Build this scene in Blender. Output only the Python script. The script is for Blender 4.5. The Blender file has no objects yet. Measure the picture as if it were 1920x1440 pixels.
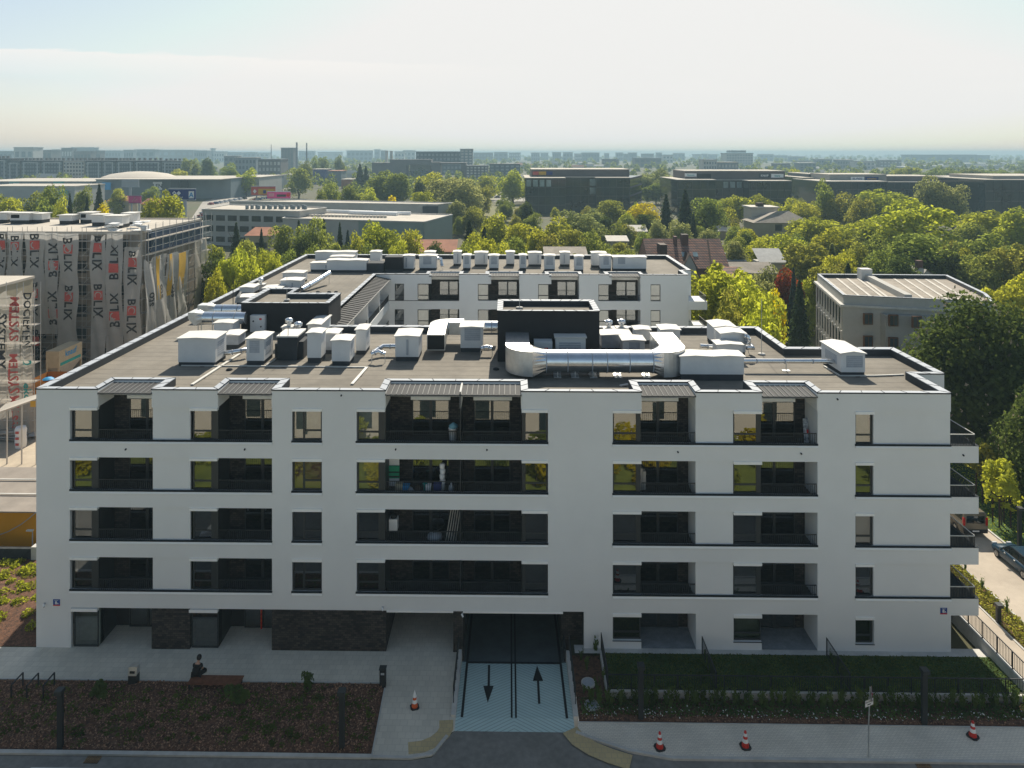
import bpy, bmesh, math, random
import numpy as np
from mathutils import Vector, Matrix
from mathutils.geometry import tessellate_polygon
R = math.radians
S = bpy.context.scene
COL = S.collection
random.seed(7)

# ------------------------------------------------------------------ camera, sky, sun, exposure
F, PX, PY = 1333.0, 935.0, 287.0          # focal length and principal point of the photograph, in its own pixels
TH = 0.01516                              # the camera is turned a little to the west
CY, CZ = -43.0, 30.2                      # the drone hovers 43 m in front of the facade, 30 m up
SN, CS = math.sin(TH), math.cos(TH)
cd = bpy.data.cameras.new('camera')
cam = bpy.data.objects.new('camera', cd); COL.objects.link(cam)
cam.location = (0, CY, CZ); cam.rotation_euler = (R(90), 0, TH)
cd.sensor_width = 36; cd.lens = F * 36 / 1920
cd.shift_x = (960 - PX) / 1920; cd.shift_y = (PY - 720) / 1920
cd.clip_start = 0.5; cd.clip_end = 30000
S.camera = cam

SUN_EL, SUN_AZ = 42.0, 7.0                # the sun stands ahead of the camera, a little to the right
W = bpy.data.worlds.new('World'); S.world = W; W.use_nodes = True
nt = W.node_tree; nt.nodes.clear()
N = nt.nodes.new; L = nt.links.new
out = N('ShaderNodeOutputWorld'); bg = N('ShaderNodeBackground'); sky = N('ShaderNodeTexSky')
sky.sky_type = 'NISHITA'; sky.sun_disc = False
sky.sun_elevation = R(SUN_EL); sky.sun_rotation = R(SUN_AZ)
sky.altitude = 100; sky.air_density = 1.0; sky.dust_density = 1.2; sky.ozone_density = 1.5
bg.inputs['Strength'].default_value = 0.082
# a thin bank of cloud low in the sky
tc = N('ShaderNodeTexCoord'); sep = N('ShaderNodeSeparateXYZ'); L(tc.outputs['Generated'], sep.inputs[0])
def wmath(op, a, b=None, c=None):
    n = N('ShaderNodeMath'); n.operation = op
    for i, v in enumerate((a, b, c)):
        if v is None: continue
        if isinstance(v, (int, float)): n.inputs[i].default_value = v
        else: L(v, n.inputs[i])
    return n.outputs[0]
el = wmath('DIVIDE', sep.outputs[2], wmath('MAXIMUM', sep.outputs[1], 0.05))
az = wmath('DIVIDE', sep.outputs[0], wmath('MAXIMUM', sep.outputs[1], 0.05))
comb = N('ShaderNodeCombineXYZ'); L(wmath('MULTIPLY', az, 2.4), comb.inputs[0]); L(wmath('MULTIPLY', el, 16.0), comb.inputs[1])
nz = N('ShaderNodeTexNoise'); nz.inputs['Scale'].default_value = 2.2; nz.inputs['Detail'].default_value = 7; nz.inputs['Roughness'].default_value = 0.62
L(comb.outputs[0], nz.inputs['Vector'])
noise = wmath('SUBTRACT', nz.outputs[0], 0.5)
top = wmath('MULTIPLY_ADD', noise, 0.034, 0.150)
top = wmath('MULTIPLY_ADD', wmath('ADD', az, 0.72), -0.035, top)
under = wmath('SUBTRACT', top, el)                       # > 0 below the top edge
edge = wmath('MINIMUM', wmath('MAXIMUM', wmath('MULTIPLY', under, 260.0), 0.0), 1.0)
fade = wmath('MINIMUM', wmath('MAXIMUM', wmath('SUBTRACT', 1.0, wmath('MULTIPLY', under, 26.0)), 0.0), 1.0)
side = wmath('MINIMUM', wmath('MAXIMUM', wmath('MULTIPLY', wmath('SUBTRACT', 0.05, az), 3.2), 0.0), 1.0)
bank = wmath('MULTIPLY', wmath('MULTIPLY', edge, fade), side)
wisp = wmath('MULTIPLY', wmath('MINIMUM', wmath('MAXIMUM', wmath('MULTIPLY', noise, 3.0), 0.0), 1.0), 0.35)
band = wmath('MINIMUM', wmath('MAXIMUM', wmath('SUBTRACT', 1.0, wmath('MULTIPLY', wmath('ABSOLUTE', wmath('SUBTRACT', el, 0.10)), 18.0)), 0.0), 1.0)
cl = wmath('MAXIMUM', wmath('MULTIPLY', bank, 0.9), wmath('MULTIPLY', wisp, band))
mixc = N('ShaderNodeMix'); mixc.data_type = 'RGBA'
CLOUD_IN = mixc.inputs[7]; CLOUD_IN.default_value = (7.9, 7.7, 7.4, 1)
hsv = N('ShaderNodeHueSaturation'); hsv.inputs['Saturation'].default_value = 0.80; hsv.inputs['Hue'].default_value = 0.486; L(sky.outputs[0], hsv.inputs['Color'])
# a thin veil of added colour, thicker low down; a cap dims the sky
veil = wmath('MULTIPLY', wmath('MINIMUM', wmath('MAXIMUM', wmath('SUBTRACT', 1.0, wmath('MULTIPLY', el, 2.4)), 0.0), 1.0), 0.36)
mixv = N('ShaderNodeMix'); mixv.data_type = 'RGBA'; mixv.inputs[7].default_value = (7.0, 6.85, 6.5, 1)
cap = N('ShaderNodeMix'); cap.data_type = 'RGBA'; cap.blend_type = 'DARKEN'; cap.inputs[0].default_value = 1.0; cap.inputs[7].default_value = (7.5, 7.5, 7.4, 1)
L(veil, mixv.inputs[0]); L(hsv.outputs[0], cap.inputs[6]); L(cap.outputs[2], mixv.inputs[6])
L(cl, mixc.inputs[0]); L(mixv.outputs[2], mixc.inputs[6]); L(mixc.outputs[2], bg.inputs['Color']); L(bg.outputs[0], out.inputs[0])

sd = bpy.data.lights.new('sun', 'SUN'); sd.energy = 5.0; sd.angle = R(0.5); sd.color = (1.0, 0.91, 0.76)
sun = bpy.data.objects.new('sun', sd); COL.objects.link(sun)
sun.rotation_euler = (R(90 - SUN_EL), 0, R(180 - SUN_AZ))
S.view_settings.view_transform = 'Standard'; S.view_settings.look = 'None'
S.view_settings.exposure = 0.55; S.view_settings.gamma = 1.0
try:
    S.cycles.use_denoising = True; S.cycles.max_bounces = 7; S.cycles.diffuse_bounces = 3; S.cycles.glossy_bounces = 3
    S.cycles.transmission_bounces = 4; S.cycles.transparent_max_bounces = 8; S.cycles.volume_bounces = 0
    S.cycles.sample_clamp_indirect = 6.0; S.cycles.caustics_reflective = False; S.cycles.caustics_refractive = False
except Exception: pass

# ------------------------------------------------------------------ from the photograph's pixels to places in the world
def ray(u, v):
    a = (u - PX) / F
    return (-SN + a * CS, CS + a * SN, -(v - PY) / F)
def xat(u, Y):
    d = ray(u, PY); return (Y - CY) * d[0] / d[1]
def zat(u, v, Y):
    d = ray(u, v); return CZ + (Y - CY) * d[2] / d[1]
def onz(u, v, z=0.0):
    d = ray(u, v); t = (z - CZ) / d[2]
    return (t * d[0], CY + t * d[1])
def fx(u): return xat(u, 0.0)

# ------------------------------------------------------------------ object helpers
def tag(o, label=None, cat=None, group=None, kind=None):
    if label: o['label'] = label
    if cat: o['category'] = cat
    if group: o['group'] = group
    if kind: o['kind'] = kind
    return o
def thing(name, label, cat, loc=(0, 0, 0), rz=0.0, group=None):
    o = bpy.data.objects.new(name, None); COL.objects.link(o)
    o.location = loc; o.rotation_euler = (0, 0, rz); o.empty_display_size = 0.3
    return tag(o, label, cat, group)
def copy_tree(o, parent=None):
    c = o.copy(); COL.objects.link(c); c.parent = parent
    for ch in list(o.children): copy_tree(ch, c)
    return c
ORD = ['first','second','third','fourth','fifth','sixth','seventh','eighth','ninth','tenth','eleventh','twelfth','thirteenth','fourteenth','fifteenth','sixteenth','seventeenth','eighteenth','nineteenth']
TENS = {2:'twenty',3:'thirty',4:'forty',5:'fifty',6:'sixty',7:'seventy',8:'eighty',9:'ninety'}
def ordw(i):
    if i <= 19: return ORD[i-1]
    if i == 100: return 'hundredth'
    if i > 100: return 'hundred-and-' + ordw(i-100)
    t, r = divmod(i, 10)
    return (TENS[t][:-1] + 'ieth') if r == 0 else TENS[t] + '-' + ORD[r-1]

class MB:
    """collects faces and links them as one mesh object"""
    def __init__(s): s.v = []; s.f = []; s.m = []; s.s = []
    def add(s, pts, faces, m=0, smooth=False):
        b = len(s.v); s.v += [tuple(p) for p in pts]
        for f in faces: s.f.append([i + b for i in f]); s.m.append(m); s.s.append(smooth)
        return s
    def quad(s, a, b, c, d, m=0): return s.add([a, b, c, d], [(0, 1, 2, 3)], m)
    def poly(s, pts, m=0):
        if len(pts) <= 4: return s.add(pts, [tuple(range(len(pts)))], m)
        tris = tessellate_polygon([[Vector(p) for p in pts]])
        return s.add(pts, [tuple(t) for t in tris], m)
    def box(s, x0, x1, y0, y1, z0, z1, m=0):
        p = [(x0,y0,z0),(x1,y0,z0),(x1,y1,z0),(x0,y1,z0),(x0,y0,z1),(x1,y0,z1),(x1,y1,z1),(x0,y1,z1)]
        return s.add(p, [(0,3,2,1),(4,5,6,7),(0,1,5,4),(1,2,6,5),(2,3,7,6),(3,0,4,7)], m)
    def prism(s, poly, z0, z1, m=0, mt=None, bottom=False):
        n = len(poly); z1s = z1 if isinstance(z1, (list, tuple)) else [z1] * n
        lo = [(p[0], p[1], z0) for p in poly]; hi = [(p[0], p[1], z) for p, z in zip(poly, z1s)]
        s.add(lo + hi, [(i, (i+1) % n, (i+1) % n + n, i + n) for i in range(n)], m)
        s.poly(hi, m if mt is None else mt)
        if bottom: s.poly(lo[::-1], m)
        return s
    def cyl(s, p0, p1, r, n=10, r2=None, m=0, caps=True, smooth=True):
        p0 = Vector(p0); p1 = Vector(p1); r2 = r if r2 is None else r2
        d = (p1 - p0).normalized(); a = d.orthogonal().normalized(); b = d.cross(a)
        ring = [(math.cos(2*math.pi*i/n), math.sin(2*math.pi*i/n)) for i in range(n)]
        A = [p0 + (a*c + b*q) * r for c, q in ring]; B = [p1 + (a*c + b*q) * r2 for c, q in ring]
        s.add(A + B, [(i, (i+1) % n, (i+1) % n + n, i + n) for i in range(n)], m, smooth)
        if caps: s.add(A, [tuple(range(n))[::-1]], m); s.add(B, [tuple(range(n))], m)
        return s
    def tube(s, pts, r, n=8, m=0):
        pts = [Vector(p) for p in pts]; rings = []
        d0 = (pts[1] - pts[0]).normalized(); a = d0.orthogonal().normalized()
        for i, p in enumerate(pts):
            d = (pts[min(i+1, len(pts)-1)] - pts[max(i-1, 0)]).normalized()
            a = (a - d * a.dot(d)); a = a.normalized() if a.length > 1e-5 else d.orthogonal().normalized()
            b = d.cross(a); rr = r[i] if isinstance(r, (list, tuple)) else r
            rings.append([p + (a*math.cos(2*math.pi*k/n) + b*math.sin(2*math.pi*k/n)) * rr for k in range(n)])
        V = [q for g in rings for q in g]
        s.add(V, [(j*n + i, j*n + (i+1) % n, (j+1)*n + (i+1) % n, (j+1)*n + i) for j in range(len(pts)-1) for i in range(n)], m, True)
        s.add(rings[0], [tuple(range(n))[::-1]], m); s.add(rings[-1], [tuple(range(n))], m)
        return s
    def lathe(s, prof, c=(0, 0, 0), n=14, m=0, smooth=True):
        V = [(c[0] + r*math.cos(2*math.pi*k/n), c[1] + r*math.sin(2*math.pi*k/n), c[2] + z) for r, z in prof for k in range(n)]
        return s.add(V, [(j*n + i, j*n + (i+1) % n, (j+1)*n + (i+1) % n, (j+1)*n + i) for j in range(len(prof)-1) for i in range(n)], m, smooth)
    def loft(s, rings, m=0, smooth=True, caps=True):
        n = len(rings[0]); V = [q for g in rings for q in g]
        s.add(V, [(j*n + i, j*n + (i+1) % n, (j+1)*n + (i+1) % n, (j+1)*n + i) for j in range(len(rings)-1) for i in range(n)], m, smooth)
        if caps: s.add(rings[0], [tuple(range(n))[::-1]], m); s.add(rings[-1], [tuple(range(n))], m)
        return s
    def bar(s, p0, p1, w, h=None, m=0):
        """a square bar between two points"""
        p0 = Vector(p0); p1 = Vector(p1); h = w if h is None else h
        d = (p1 - p0).normalized(); up = Vector((0, 0, 1)) if abs(d.z) < 0.95 else Vector((0, 1, 0))
        a = d.cross(up).normalized() * (w/2); b = a.cross(d).normalized() * (h/2)
        P = [p0-a-b, p0+a-b, p0+a+b, p0-a+b, p1-a-b, p1+a-b, p1+a+b, p1-a+b]
        return s.add(P, [(0,3,2,1),(4,5,6,7),(0,1,5,4),(1,2,6,5),(2,3,7,6),(3,0,4,7)], m)
    def rot(s, ang, c=(0, 0)):
        ca, sa = math.cos(ang), math.sin(ang)
        s.v = [(c[0] + (x-c[0])*ca - (y-c[1])*sa, c[1] + (x-c[0])*sa + (y-c[1])*ca, z) for x, y, z in s.v]; return s
    def mesh(s, name, off=(0, 0, 0)):
        me = bpy.data.meshes.new(name)
        me.from_pydata([(x-off[0], y-off[1], z-off[2]) for x, y, z in s.v], [], s.f)
        me.polygons.foreach_set('material_index', s.m); me.polygons.foreach_set('use_smooth', s.s); me.update()
        return me
    def build(s, name, mats, parent=None, local=False, **kw):
        root = parent; off = Vector((0, 0, 0))
        if not local:
            while root is not None: off += root.location; root = root.parent
        me = s.mesh(name, off)
        for m in (mats if isinstance(mats, (list, tuple)) else [mats]): me.materials.append(m)
        o = bpy.data.objects.new(name, me); COL.objects.link(o)
        if parent is not None: o.parent = parent
        if kw: tag(o, **kw)
        return o
def np_mesh(name, V, Fq, mats, parent=None):
    me = bpy.data.meshes.new(name); nq = len(Fq); k = Fq.shape[1]
    me.vertices.add(len(V)); me.vertices.foreach_set('co', V.astype(np.float32).ravel())
    me.loops.add(nq*k); me.loops.foreach_set('vertex_index', Fq.astype(np.int32).ravel())
    me.polygons.add(nq); me.polygons.foreach_set('loop_start', np.arange(nq, dtype=np.int32)*k)
    try: me.polygons.foreach_set('loop_total', np.full(nq, k, dtype=np.int32))
    except Exception: pass
    me.update(); me.validate()
    for m in mats: me.materials.append(m)
    return me
def obj_of(name, me, parent=None):
    o = bpy.data.objects.new(name, me); COL.objects.link(o); o.parent = parent; return o
_tc = {}
def text_geo(txt, bold=False):
    """flat letters as (verts, faces), about 1 unit high, starting at the origin in the XY plane"""
    if (txt, bold) in _tc: return _tc[(txt, bold)]
    c = bpy.data.curves.new('lettering', 'FONT'); c.body = txt; c.size = 1.38; c.resolution_u = 2
    if bold: c.offset = 0.03
    o = bpy.data.objects.new('lettering', c); COL.objects.link(o)
    dg = bpy.context.evaluated_depsgraph_get(); me = o.evaluated_get(dg).to_mesh()
    vs = [tuple(v.co) for v in me.vertices]; fs = [tuple(p.vertices) for p in me.polygons]
    o.evaluated_get(dg).to_mesh_clear(); bpy.data.objects.remove(o); bpy.data.curves.remove(c)
    _tc[(txt, bold)] = (vs, fs); return vs, fs
def put_text(mb, txt, o, ex, ey, size, m=0, center=False, bold=False):
    """letters laid from point o along unit vectors ex (reading direction) and ey (up)"""
    vs, fs = text_geo(txt, bold); o = Vector(o); ex = Vector(ex); ey = Vector(ey)
    w = max(v[0] for v in vs); x0 = w/2 if center else 0
    mb.add([o + ex*((v[0]-x0)*size) + ey*(v[1]*size) for v in vs], fs, m); return w*size

# ------------------------------------------------------------------ materials
def mat(name, col, rough=0.7, metal=0.0, var=0.12, scale=0.6, detail=4, bump=0.0, bscale=20.0, spec=0.4, col2=None, dirt=0.0, rnd=0.0):
    m = bpy.data.materials.new(name); m.use_nodes = True; t = m.node_tree; b = t.nodes['Principled BSDF']
    b.inputs['Roughness'].default_value = rough; b.inputs['Metallic'].default_value = metal
    b.inputs['Specular IOR Level'].default_value = spec
    n = t.nodes.new; l = t.links.new
    geo = n('ShaderNodeNewGeometry'); nzt = n('ShaderNodeTexNoise'); nzt.inputs['Scale'].default_value = scale; nzt.inputs['Detail'].default_value = detail
    nzt.inputs['Roughness'].default_value = 0.65
    l(geo.outputs['Position'], nzt.inputs['Vector'])
    mx = n('ShaderNodeMix'); mx.data_type = 'RGBA'
    lo = col2 if col2 else tuple(c*(1-var) for c in col); hi = col if col2 else tuple(min(1, c*(1+var)) for c in col)
    mx.inputs[6].default_value = (*lo, 1); mx.inputs[7].default_value = (*hi, 1)
    mr = n('ShaderNodeMapRange'); mr.inputs[1].default_value = 0.33; mr.inputs[2].default_value = 0.67
    l(nzt.outputs[0], mr.inputs[0]); l(mr.outputs[0], mx.inputs[0])
    last = mx.outputs[2]
    if dirt:
        n2 = n('ShaderNodeTexNoise'); n2.inputs['Scale'].default_value = scale*7; n2.inputs['Detail'].default_value = 6
        l(geo.outputs['Position'], n2.inputs['Vector'])
        m2 = n('ShaderNodeMix'); m2.data_type = 'RGBA'; m2.blend_type = 'MULTIPLY'; m2.inputs[0].default_value = dirt
        r2 = n('ShaderNodeMapRange'); r2.inputs[1].default_value = 0.3; r2.inputs[2].default_value = 0.7; r2.inputs[3].default_value = 0.45; r2.inputs[4].default_value = 1.15
        l(n2.outputs[0], r2.inputs[0]); cb = n('ShaderNodeCombineColor')
        for i in range(3): l(r2.outputs[0], cb.inputs[i])
        l(last, m2.inputs[6]); l(cb.outputs[0], m2.inputs[7]); last = m2.outputs[2]
    if rnd:
        oi = n('ShaderNodeObjectInfo'); hs = n('ShaderNodeHueSaturation')
        r3 = n('ShaderNodeMapRange'); r3.inputs[3].default_value = 1 - rnd; r3.inputs[4].default_value = 1 + rnd
        l(oi.outputs['Random'], r3.inputs[0]); l(r3.outputs[0], hs.inputs['Value']); l(last, hs.inputs['Color']); last = hs.outputs[0]
    l(last, b.inputs['Base Color'])
    if bump:
        bp = n('ShaderNodeBump'); bp.inputs['Strength'].default_value = bump; bp.inputs['Distance'].default_value = 0.05
        n3 = n('ShaderNodeTexNoise'); n3.inputs['Scale'].default_value = bscale; n3.inputs['Detail'].default_value = 5
        l(geo.outputs['Position'], n3.inputs['Vector']); l(n3.outputs[0], bp.inputs['Height']); l(bp.outputs[0], b.inputs['Normal'])
    return m
def brickmat(name, c1, c2, mortar, bw, bh, ms=0.02, axis='XZ', rough=0.85, var=0.5):
    m = bpy.data.materials.new(name); m.use_nodes = True; t = m.node_tree; b = t.nodes['Principled BSDF']; n = t.nodes.new; l = t.links.new
    b.inputs['Roughness'].default_value = rough
    geo = n('ShaderNodeNewGeometry'); sp = n('ShaderNodeSeparateXYZ'); cb = n('ShaderNodeCombineXYZ'); l(geo.outputs['Position'], sp.inputs[0])
    if axis == 'XZ':
        ad = n('ShaderNodeMath'); ad.operation = 'ADD'; l(sp.outputs[0], ad.inputs[0]); l(sp.outputs[1], ad.inputs[1]); l(ad.outputs[0], cb.inputs[0]); l(sp.outputs[2], cb.inputs[1])
    else: l(sp.outputs[0], cb.inputs[0]); l(sp.outputs[1], cb.inputs[1])
    bt = n('ShaderNodeTexBrick'); l(cb.outputs[0], bt.inputs['Vector'])
    bt.inputs['Color1'].default_value = (*c1, 1); bt.inputs['Color2'].default_value = (*c2, 1); bt.inputs['Mortar'].default_value = (*mortar, 1)
    bt.inputs['Scale'].default_value = 1.0; bt.inputs['Brick Width'].default_value = bw; bt.inputs['Row Height'].default_value = bh; bt.inputs['Mortar Size'].default_value = ms
    nzt = n('ShaderNodeTexNoise'); nzt.inputs['Scale'].default_value = 0.5; nzt.inputs['Detail'].default_value = 6; l(geo.outputs['Position'], nzt.inputs['Vector'])
    mr = n('ShaderNodeMapRange'); mr.inputs[1].default_value = .3; mr.inputs[2].default_value = .7; mr.inputs[3].default_value = 1 - var*0.5; mr.inputs[4].default_value = 1 + var*0.5; l(nzt.outputs[0], mr.inputs[0])
    hs = n('ShaderNodeHueSaturation'); l(bt.outputs[0], hs.inputs['Color']); l(mr.outputs[0], hs.inputs['Value']); l(hs.outputs[0], b.inputs['Base Color'])
    bp = n('ShaderNodeBump'); bp.inputs['Strength'].default_value = 0.4; bp.inputs['Distance'].default_value = 0.02; bp.invert = True
    l(bt.outputs['Fac'], bp.inputs['Height']); l(bp.outputs[0], b.inputs['Normal'])
    return m
def leafmat(name, col, col2, trans=0.42, rnd=0.16):
    m = bpy.data.materials.new(name); m.use_nodes = True; t = m.node_tree; t.nodes.clear(); n = t.nodes.new; l = t.links.new
    o = n('ShaderNodeOutputMaterial'); geo = n('ShaderNodeNewGeometry'); nzt = n('ShaderNodeTexNoise'); nzt.inputs['Scale'].default_value = 0.55; nzt.inputs['Detail'].default_value = 5
    nzt.inputs['Roughness'].default_value = 0.7; l(geo.outputs['Position'], nzt.inputs['Vector'])
    mr = n('ShaderNodeMapRange'); mr.inputs[1].default_value = .34; mr.inputs[2].default_value = .66; l(nzt.outputs[0], mr.inputs[0])
    mx = n('ShaderNodeMix'); mx.data_type = 'RGBA'; mx.inputs[6].default_value = (*col2, 1); mx.inputs[7].default_value = (*col, 1); l(mr.outputs[0], mx.inputs[0])
    oi = n('ShaderNodeObjectInfo'); hs = n('ShaderNodeHueSaturation'); r3 = n('ShaderNodeMapRange'); r3.inputs[3].default_value = 1 - rnd; r3.inputs[4].default_value = 1 + rnd
    l(oi.outputs['Random'], r3.inputs[0]); l(r3.outputs[0], hs.inputs['Value']); l(mx.outputs[2], hs.inputs['Color'])
    r4 = n('ShaderNodeMapRange'); r4.inputs[3].default_value = 0.490; r4.inputs[4].default_value = 0.512; w = n('ShaderNodeTexWhiteNoise'); w.noise_dimensions = '1D'
    l(oi.outputs['Random'], w.inputs['W']); l(w.outputs['Value'], r4.inputs[0]); l(r4.outputs[0], hs.inputs['Hue'])
    d = n('ShaderNodeBsdfDiffuse'); tr = n('ShaderNodeBsdfTranslucent'); ms = n('ShaderNodeMixShader'); ms.inputs[0].default_value = trans
    br = n('ShaderNodeHueSaturation'); br.inputs['Value'].default_value = 2.1; br.inputs['Saturation'].default_value = 1.08; br.inputs['Hue'].default_value = 0.49; l(hs.outputs[0], br.inputs['Color'])
    l(hs.outputs[0], d.inputs[0]); l(br.outputs[0], tr.inputs[0]); l(d.outputs[0], ms.inputs[1]); l(tr.outputs[0], ms.inputs[2]); l(ms.outputs[0], o.inputs[0])
    return m
def glassmat(name, tint, refl=0.16, rough=0.01):
    m = bpy.data.materials.new(name); m.use_nodes = True; t = m.node_tree; t.nodes.clear(); n = t.nodes.new; l = t.links.new
    o = n('ShaderNodeOutputMaterial'); tr = n('ShaderNodeBsdfTransparent'); tr.inputs[0].default_value = (*tint, 1)
    g = n('ShaderNodeBsdfGlossy'); g.inputs['Roughness'].default_value = rough; g.inputs[0].default_value = (.92, .95, .96, 1)
    lw = n('ShaderNodeLayerWeight'); lw.inputs[0].default_value = 0.35; mr = n('ShaderNodeMapRange'); mr.inputs[3].default_value = refl; mr.inputs[4].default_value = 0.9
    l(lw.outputs['Fresnel'], mr.inputs[0]); ms = n('ShaderNodeMixShader'); l(mr.outputs[0], ms.inputs[0]); l(tr.outputs[0], ms.inputs[1]); l(g.outputs[0], ms.inputs[2]); l(ms.outputs[0], o.inputs[0])
    return m
def netmat(name, col, opacity=0.82):
    m = bpy.data.materials.new(name); m.use_nodes = True; t = m.node_tree; t.nodes.clear(); n = t.nodes.new; l = t.links.new
    o = n('ShaderNodeOutputMaterial'); d = n('ShaderNodeBsdfDiffuse'); tl = n('ShaderNodeBsdfTranslucent'); tp = n('ShaderNodeBsdfTransparent')
    geo = n('ShaderNodeNewGeometry'); nzt = n('ShaderNodeTexNoise'); nzt.inputs['Scale'].default_value = 1.3; nzt.inputs['Detail'].default_value = 6; l(geo.outputs['Position'], nzt.inputs['Vector'])
    mx = n('ShaderNodeMix'); mx.data_type = 'RGBA'; mx.inputs[6].default_value = (*[c*0.75 for c in col], 1); mx.inputs[7].default_value = (*col, 1); l(nzt.outputs[0], mx.inputs[0])
    for q in (d, tl): l(mx.outputs[2], q.inputs[0])
    a = n('ShaderNodeMixShader'); a.inputs[0].default_value = 0.3; l(d.outputs[0], a.inputs[1]); l(tl.outputs[0], a.inputs[2])
    b = n('ShaderNodeMixShader'); b.inputs[0].default_value = opacity; l(tp.outputs[0], b.inputs[1]); l(a.outputs[0], b.inputs[2]); l(b.outputs[0], o.inputs[0])
    return m
M = {}
M['plaster'] = mat('white_plaster', (.70, .71, .71), .85, var=.035, scale=.22, bump=.05, bscale=60)
M['plaster2'] = mat('white_sill_plaster', (.84, .83, .80), .8, var=.03, scale=.3)  # paler than the wall: top light on the ledges put into the colour
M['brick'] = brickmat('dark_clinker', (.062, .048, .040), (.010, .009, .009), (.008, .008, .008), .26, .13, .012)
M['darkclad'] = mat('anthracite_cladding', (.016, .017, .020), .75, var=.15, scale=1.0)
M['frame'] = mat('anthracite_window_frame', (.028, .032, .034), .45, var=.05)
M['room'] = mat('dark_room', (.028, .030, .030), .9, var=.5, scale=.5)  # near-black backing paints the darkness of the unlit room behind the glass
M['curtain'] = mat('pale_curtain', (.55, .53, .47), .9, var=.12, scale=2.0)
M['curtain2'] = mat('green_grey_curtain', (.30, .34, .29), .9, var=.15, scale=3.0)
M['pink'] = mat('pink_curtain', (.60, .30, .27), .9, var=.1)
M['wood_in'] = mat('sunlit_wood_board', (.42, .25, .12), .6, var=.1)
M['glass'] = glassmat('window_glass', (.55, .60, .60), .17)
M['glass_far'] = mat('far_window_glass', (.030, .042, .048), .12, var=.4, scale=.2, spec=.6)
M['rail'] = mat('anthracite_railing', (.022, .025, .028), .5, var=.05)
M['blind'] = mat('white_blind_box', (.84, .84, .82), .5, var=.03)
M['membrane'] = mat('bitumen_roof', (.190, .172, .143), .92, var=.20, scale=.22, dirt=.22, bump=.15, bscale=8)
M['upstand'] = mat('bitumen_upstand', (.045, .05, .056), .9, var=.2)
M['coping'] = mat('pale_metal_coping', (.36, .39, .43), .62, metal=.0, var=.06, scale=.5, spec=.25)
M['seam'] = mat('dark_coping_seam', (.018, .024, .030), .8, spec=.15)
M['canopy'] = mat('standing_seam_canopy', (.055, .057, .06), .75, var=.1, spec=.2)
M['canopy_rib'] = mat('canopy_rib', (.25, .25, .24), .7, var=.05, spec=.2)
M['unit'] = mat('white_housing', (.66, .67, .67), .65, var=.05, scale=.8, rnd=.05)
M['lid'] = mat('white_housing_lid', (.60, .59, .56), .75, var=.05, scale=.6, rnd=.05)
M['louvre'] = mat('grey_louvre', (.36, .39, .43), .5, var=.1, scale=3)
M['steel'] = mat('galvanised_steel', (.74, .76, .78), .24, metal=1.0, var=.08, scale=1.6)
M['steel2'] = mat('dull_galvanised_steel', (.62, .63, .62), .42, metal=.85, var=.1, scale=2)
M['pipe'] = mat('pale_cable_duct', (.55, .54, .50), .6)
M['paving'] = brickmat('light_concrete_paving', (.61, .57, .48), (.55, .515, .435), (.47, .44, .375), .40, .40, .012, 'XY', var=.18)
M['sidewalk'] = brickmat('sidewalk_paving', (.70, .65, .55), (.62, .575, .49), (.46, .43, .375), .20, .10, .012, 'XY', var=.22)
M['asphalt'] = mat('grey_asphalt', (.205, .20, .185), .9, var=.14, scale=.5, dirt=.35, bump=.1, bscale=60)
M['kerb'] = mat('concrete_kerb', (.46, .455, .43), .85, var=.12, scale=1.5)
M['concrete'] = mat('pale_concrete', (.50, .49, .46), .85, var=.12, scale=.8, dirt=.15)
M['yellow_pave'] = brickmat('yellow_tactile_paving', (.50, .40, .21), (.45, .36, .20), (.40, .33, .20), .30, .30, .02, 'XY', var=.15)
M['mulch'] = mat('bark_mulch', (.20, .095, .055), .95, scale=6.0, detail=9, col2=(.045, .026, .017), dirt=.6, bump=.8, bscale=14)
M['beige_drive'] = mat('beige_concrete_drive', (.42, .36, .29), .9, var=.1, scale=.3, dirt=.12)
M['sand'] = mat('sandy_ground', (.46, .39, .30), .95, var=.14, scale=.25, dirt=.2, bump=.2, bscale=3)
M['lawn'] = mat('short_lawn', (.050, .105, .014), .95, scale=1.5, col2=(.028, .064, .010), detail=8, dirt=.4, bump=.5, bscale=30)
M['earth'] = mat('grassy_earth', (.062, .074, .026), .95, scale=.03, col2=(.095, .078, .044), detail=9, dirt=.35)
M['road_far'] = mat('pale_far_road', (.30, .28, .25), .9, var=.12, scale=.02)
M['black'] = mat('black_paint', (.010, .012, .014), .6)
M['wood'] = mat('brown_bench_slats', (.17, .066, .035), .6, var=.25, scale=4)
M['white'] = mat('white_paint', (.78, .78, .77), .55, var=.03)
M['red'] = mat('red_plastic', (.55, .025, .018), .5, var=.05)
M['orange'] = mat('orange_plastic', (.62, .10, .018), .5, var=.05)
M['rubber'] = mat('black_rubber', (.02, .02, .022), .8)
M['skin'] = mat('skin', (.46, .27, .19), .6, var=.05)
M['cloth'] = mat('black_cotton', (.008, .008, .010), .9, var=.2)
M['hair'] = mat('dark_hair', (.012, .010, .009), .6)
M['blue_sign'] = mat('blue_sign', (.010, .055, .25), .5)
M['red_sign'] = mat('red_sign', (.50, .012, .016), .5)
M['navy'] = mat('navy_hoarding', (.006, .022, .16), .5)
M['pinkad'] = mat('pink_hoarding', (.60, .055, .22), .5)
M['yellow'] = mat('yellow_wall', (.63, .27, .004), .7, var=.06, scale=.3)
M['corr'] = mat('grey_brown_corrugated_roof', (.30, .26, .22), .6, var=.12, scale=.7)
M['darkwall'] = mat('dark_granite_chip_wall', (.028, .033, .036), .9, var=.4, scale=3, detail=8)
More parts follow.
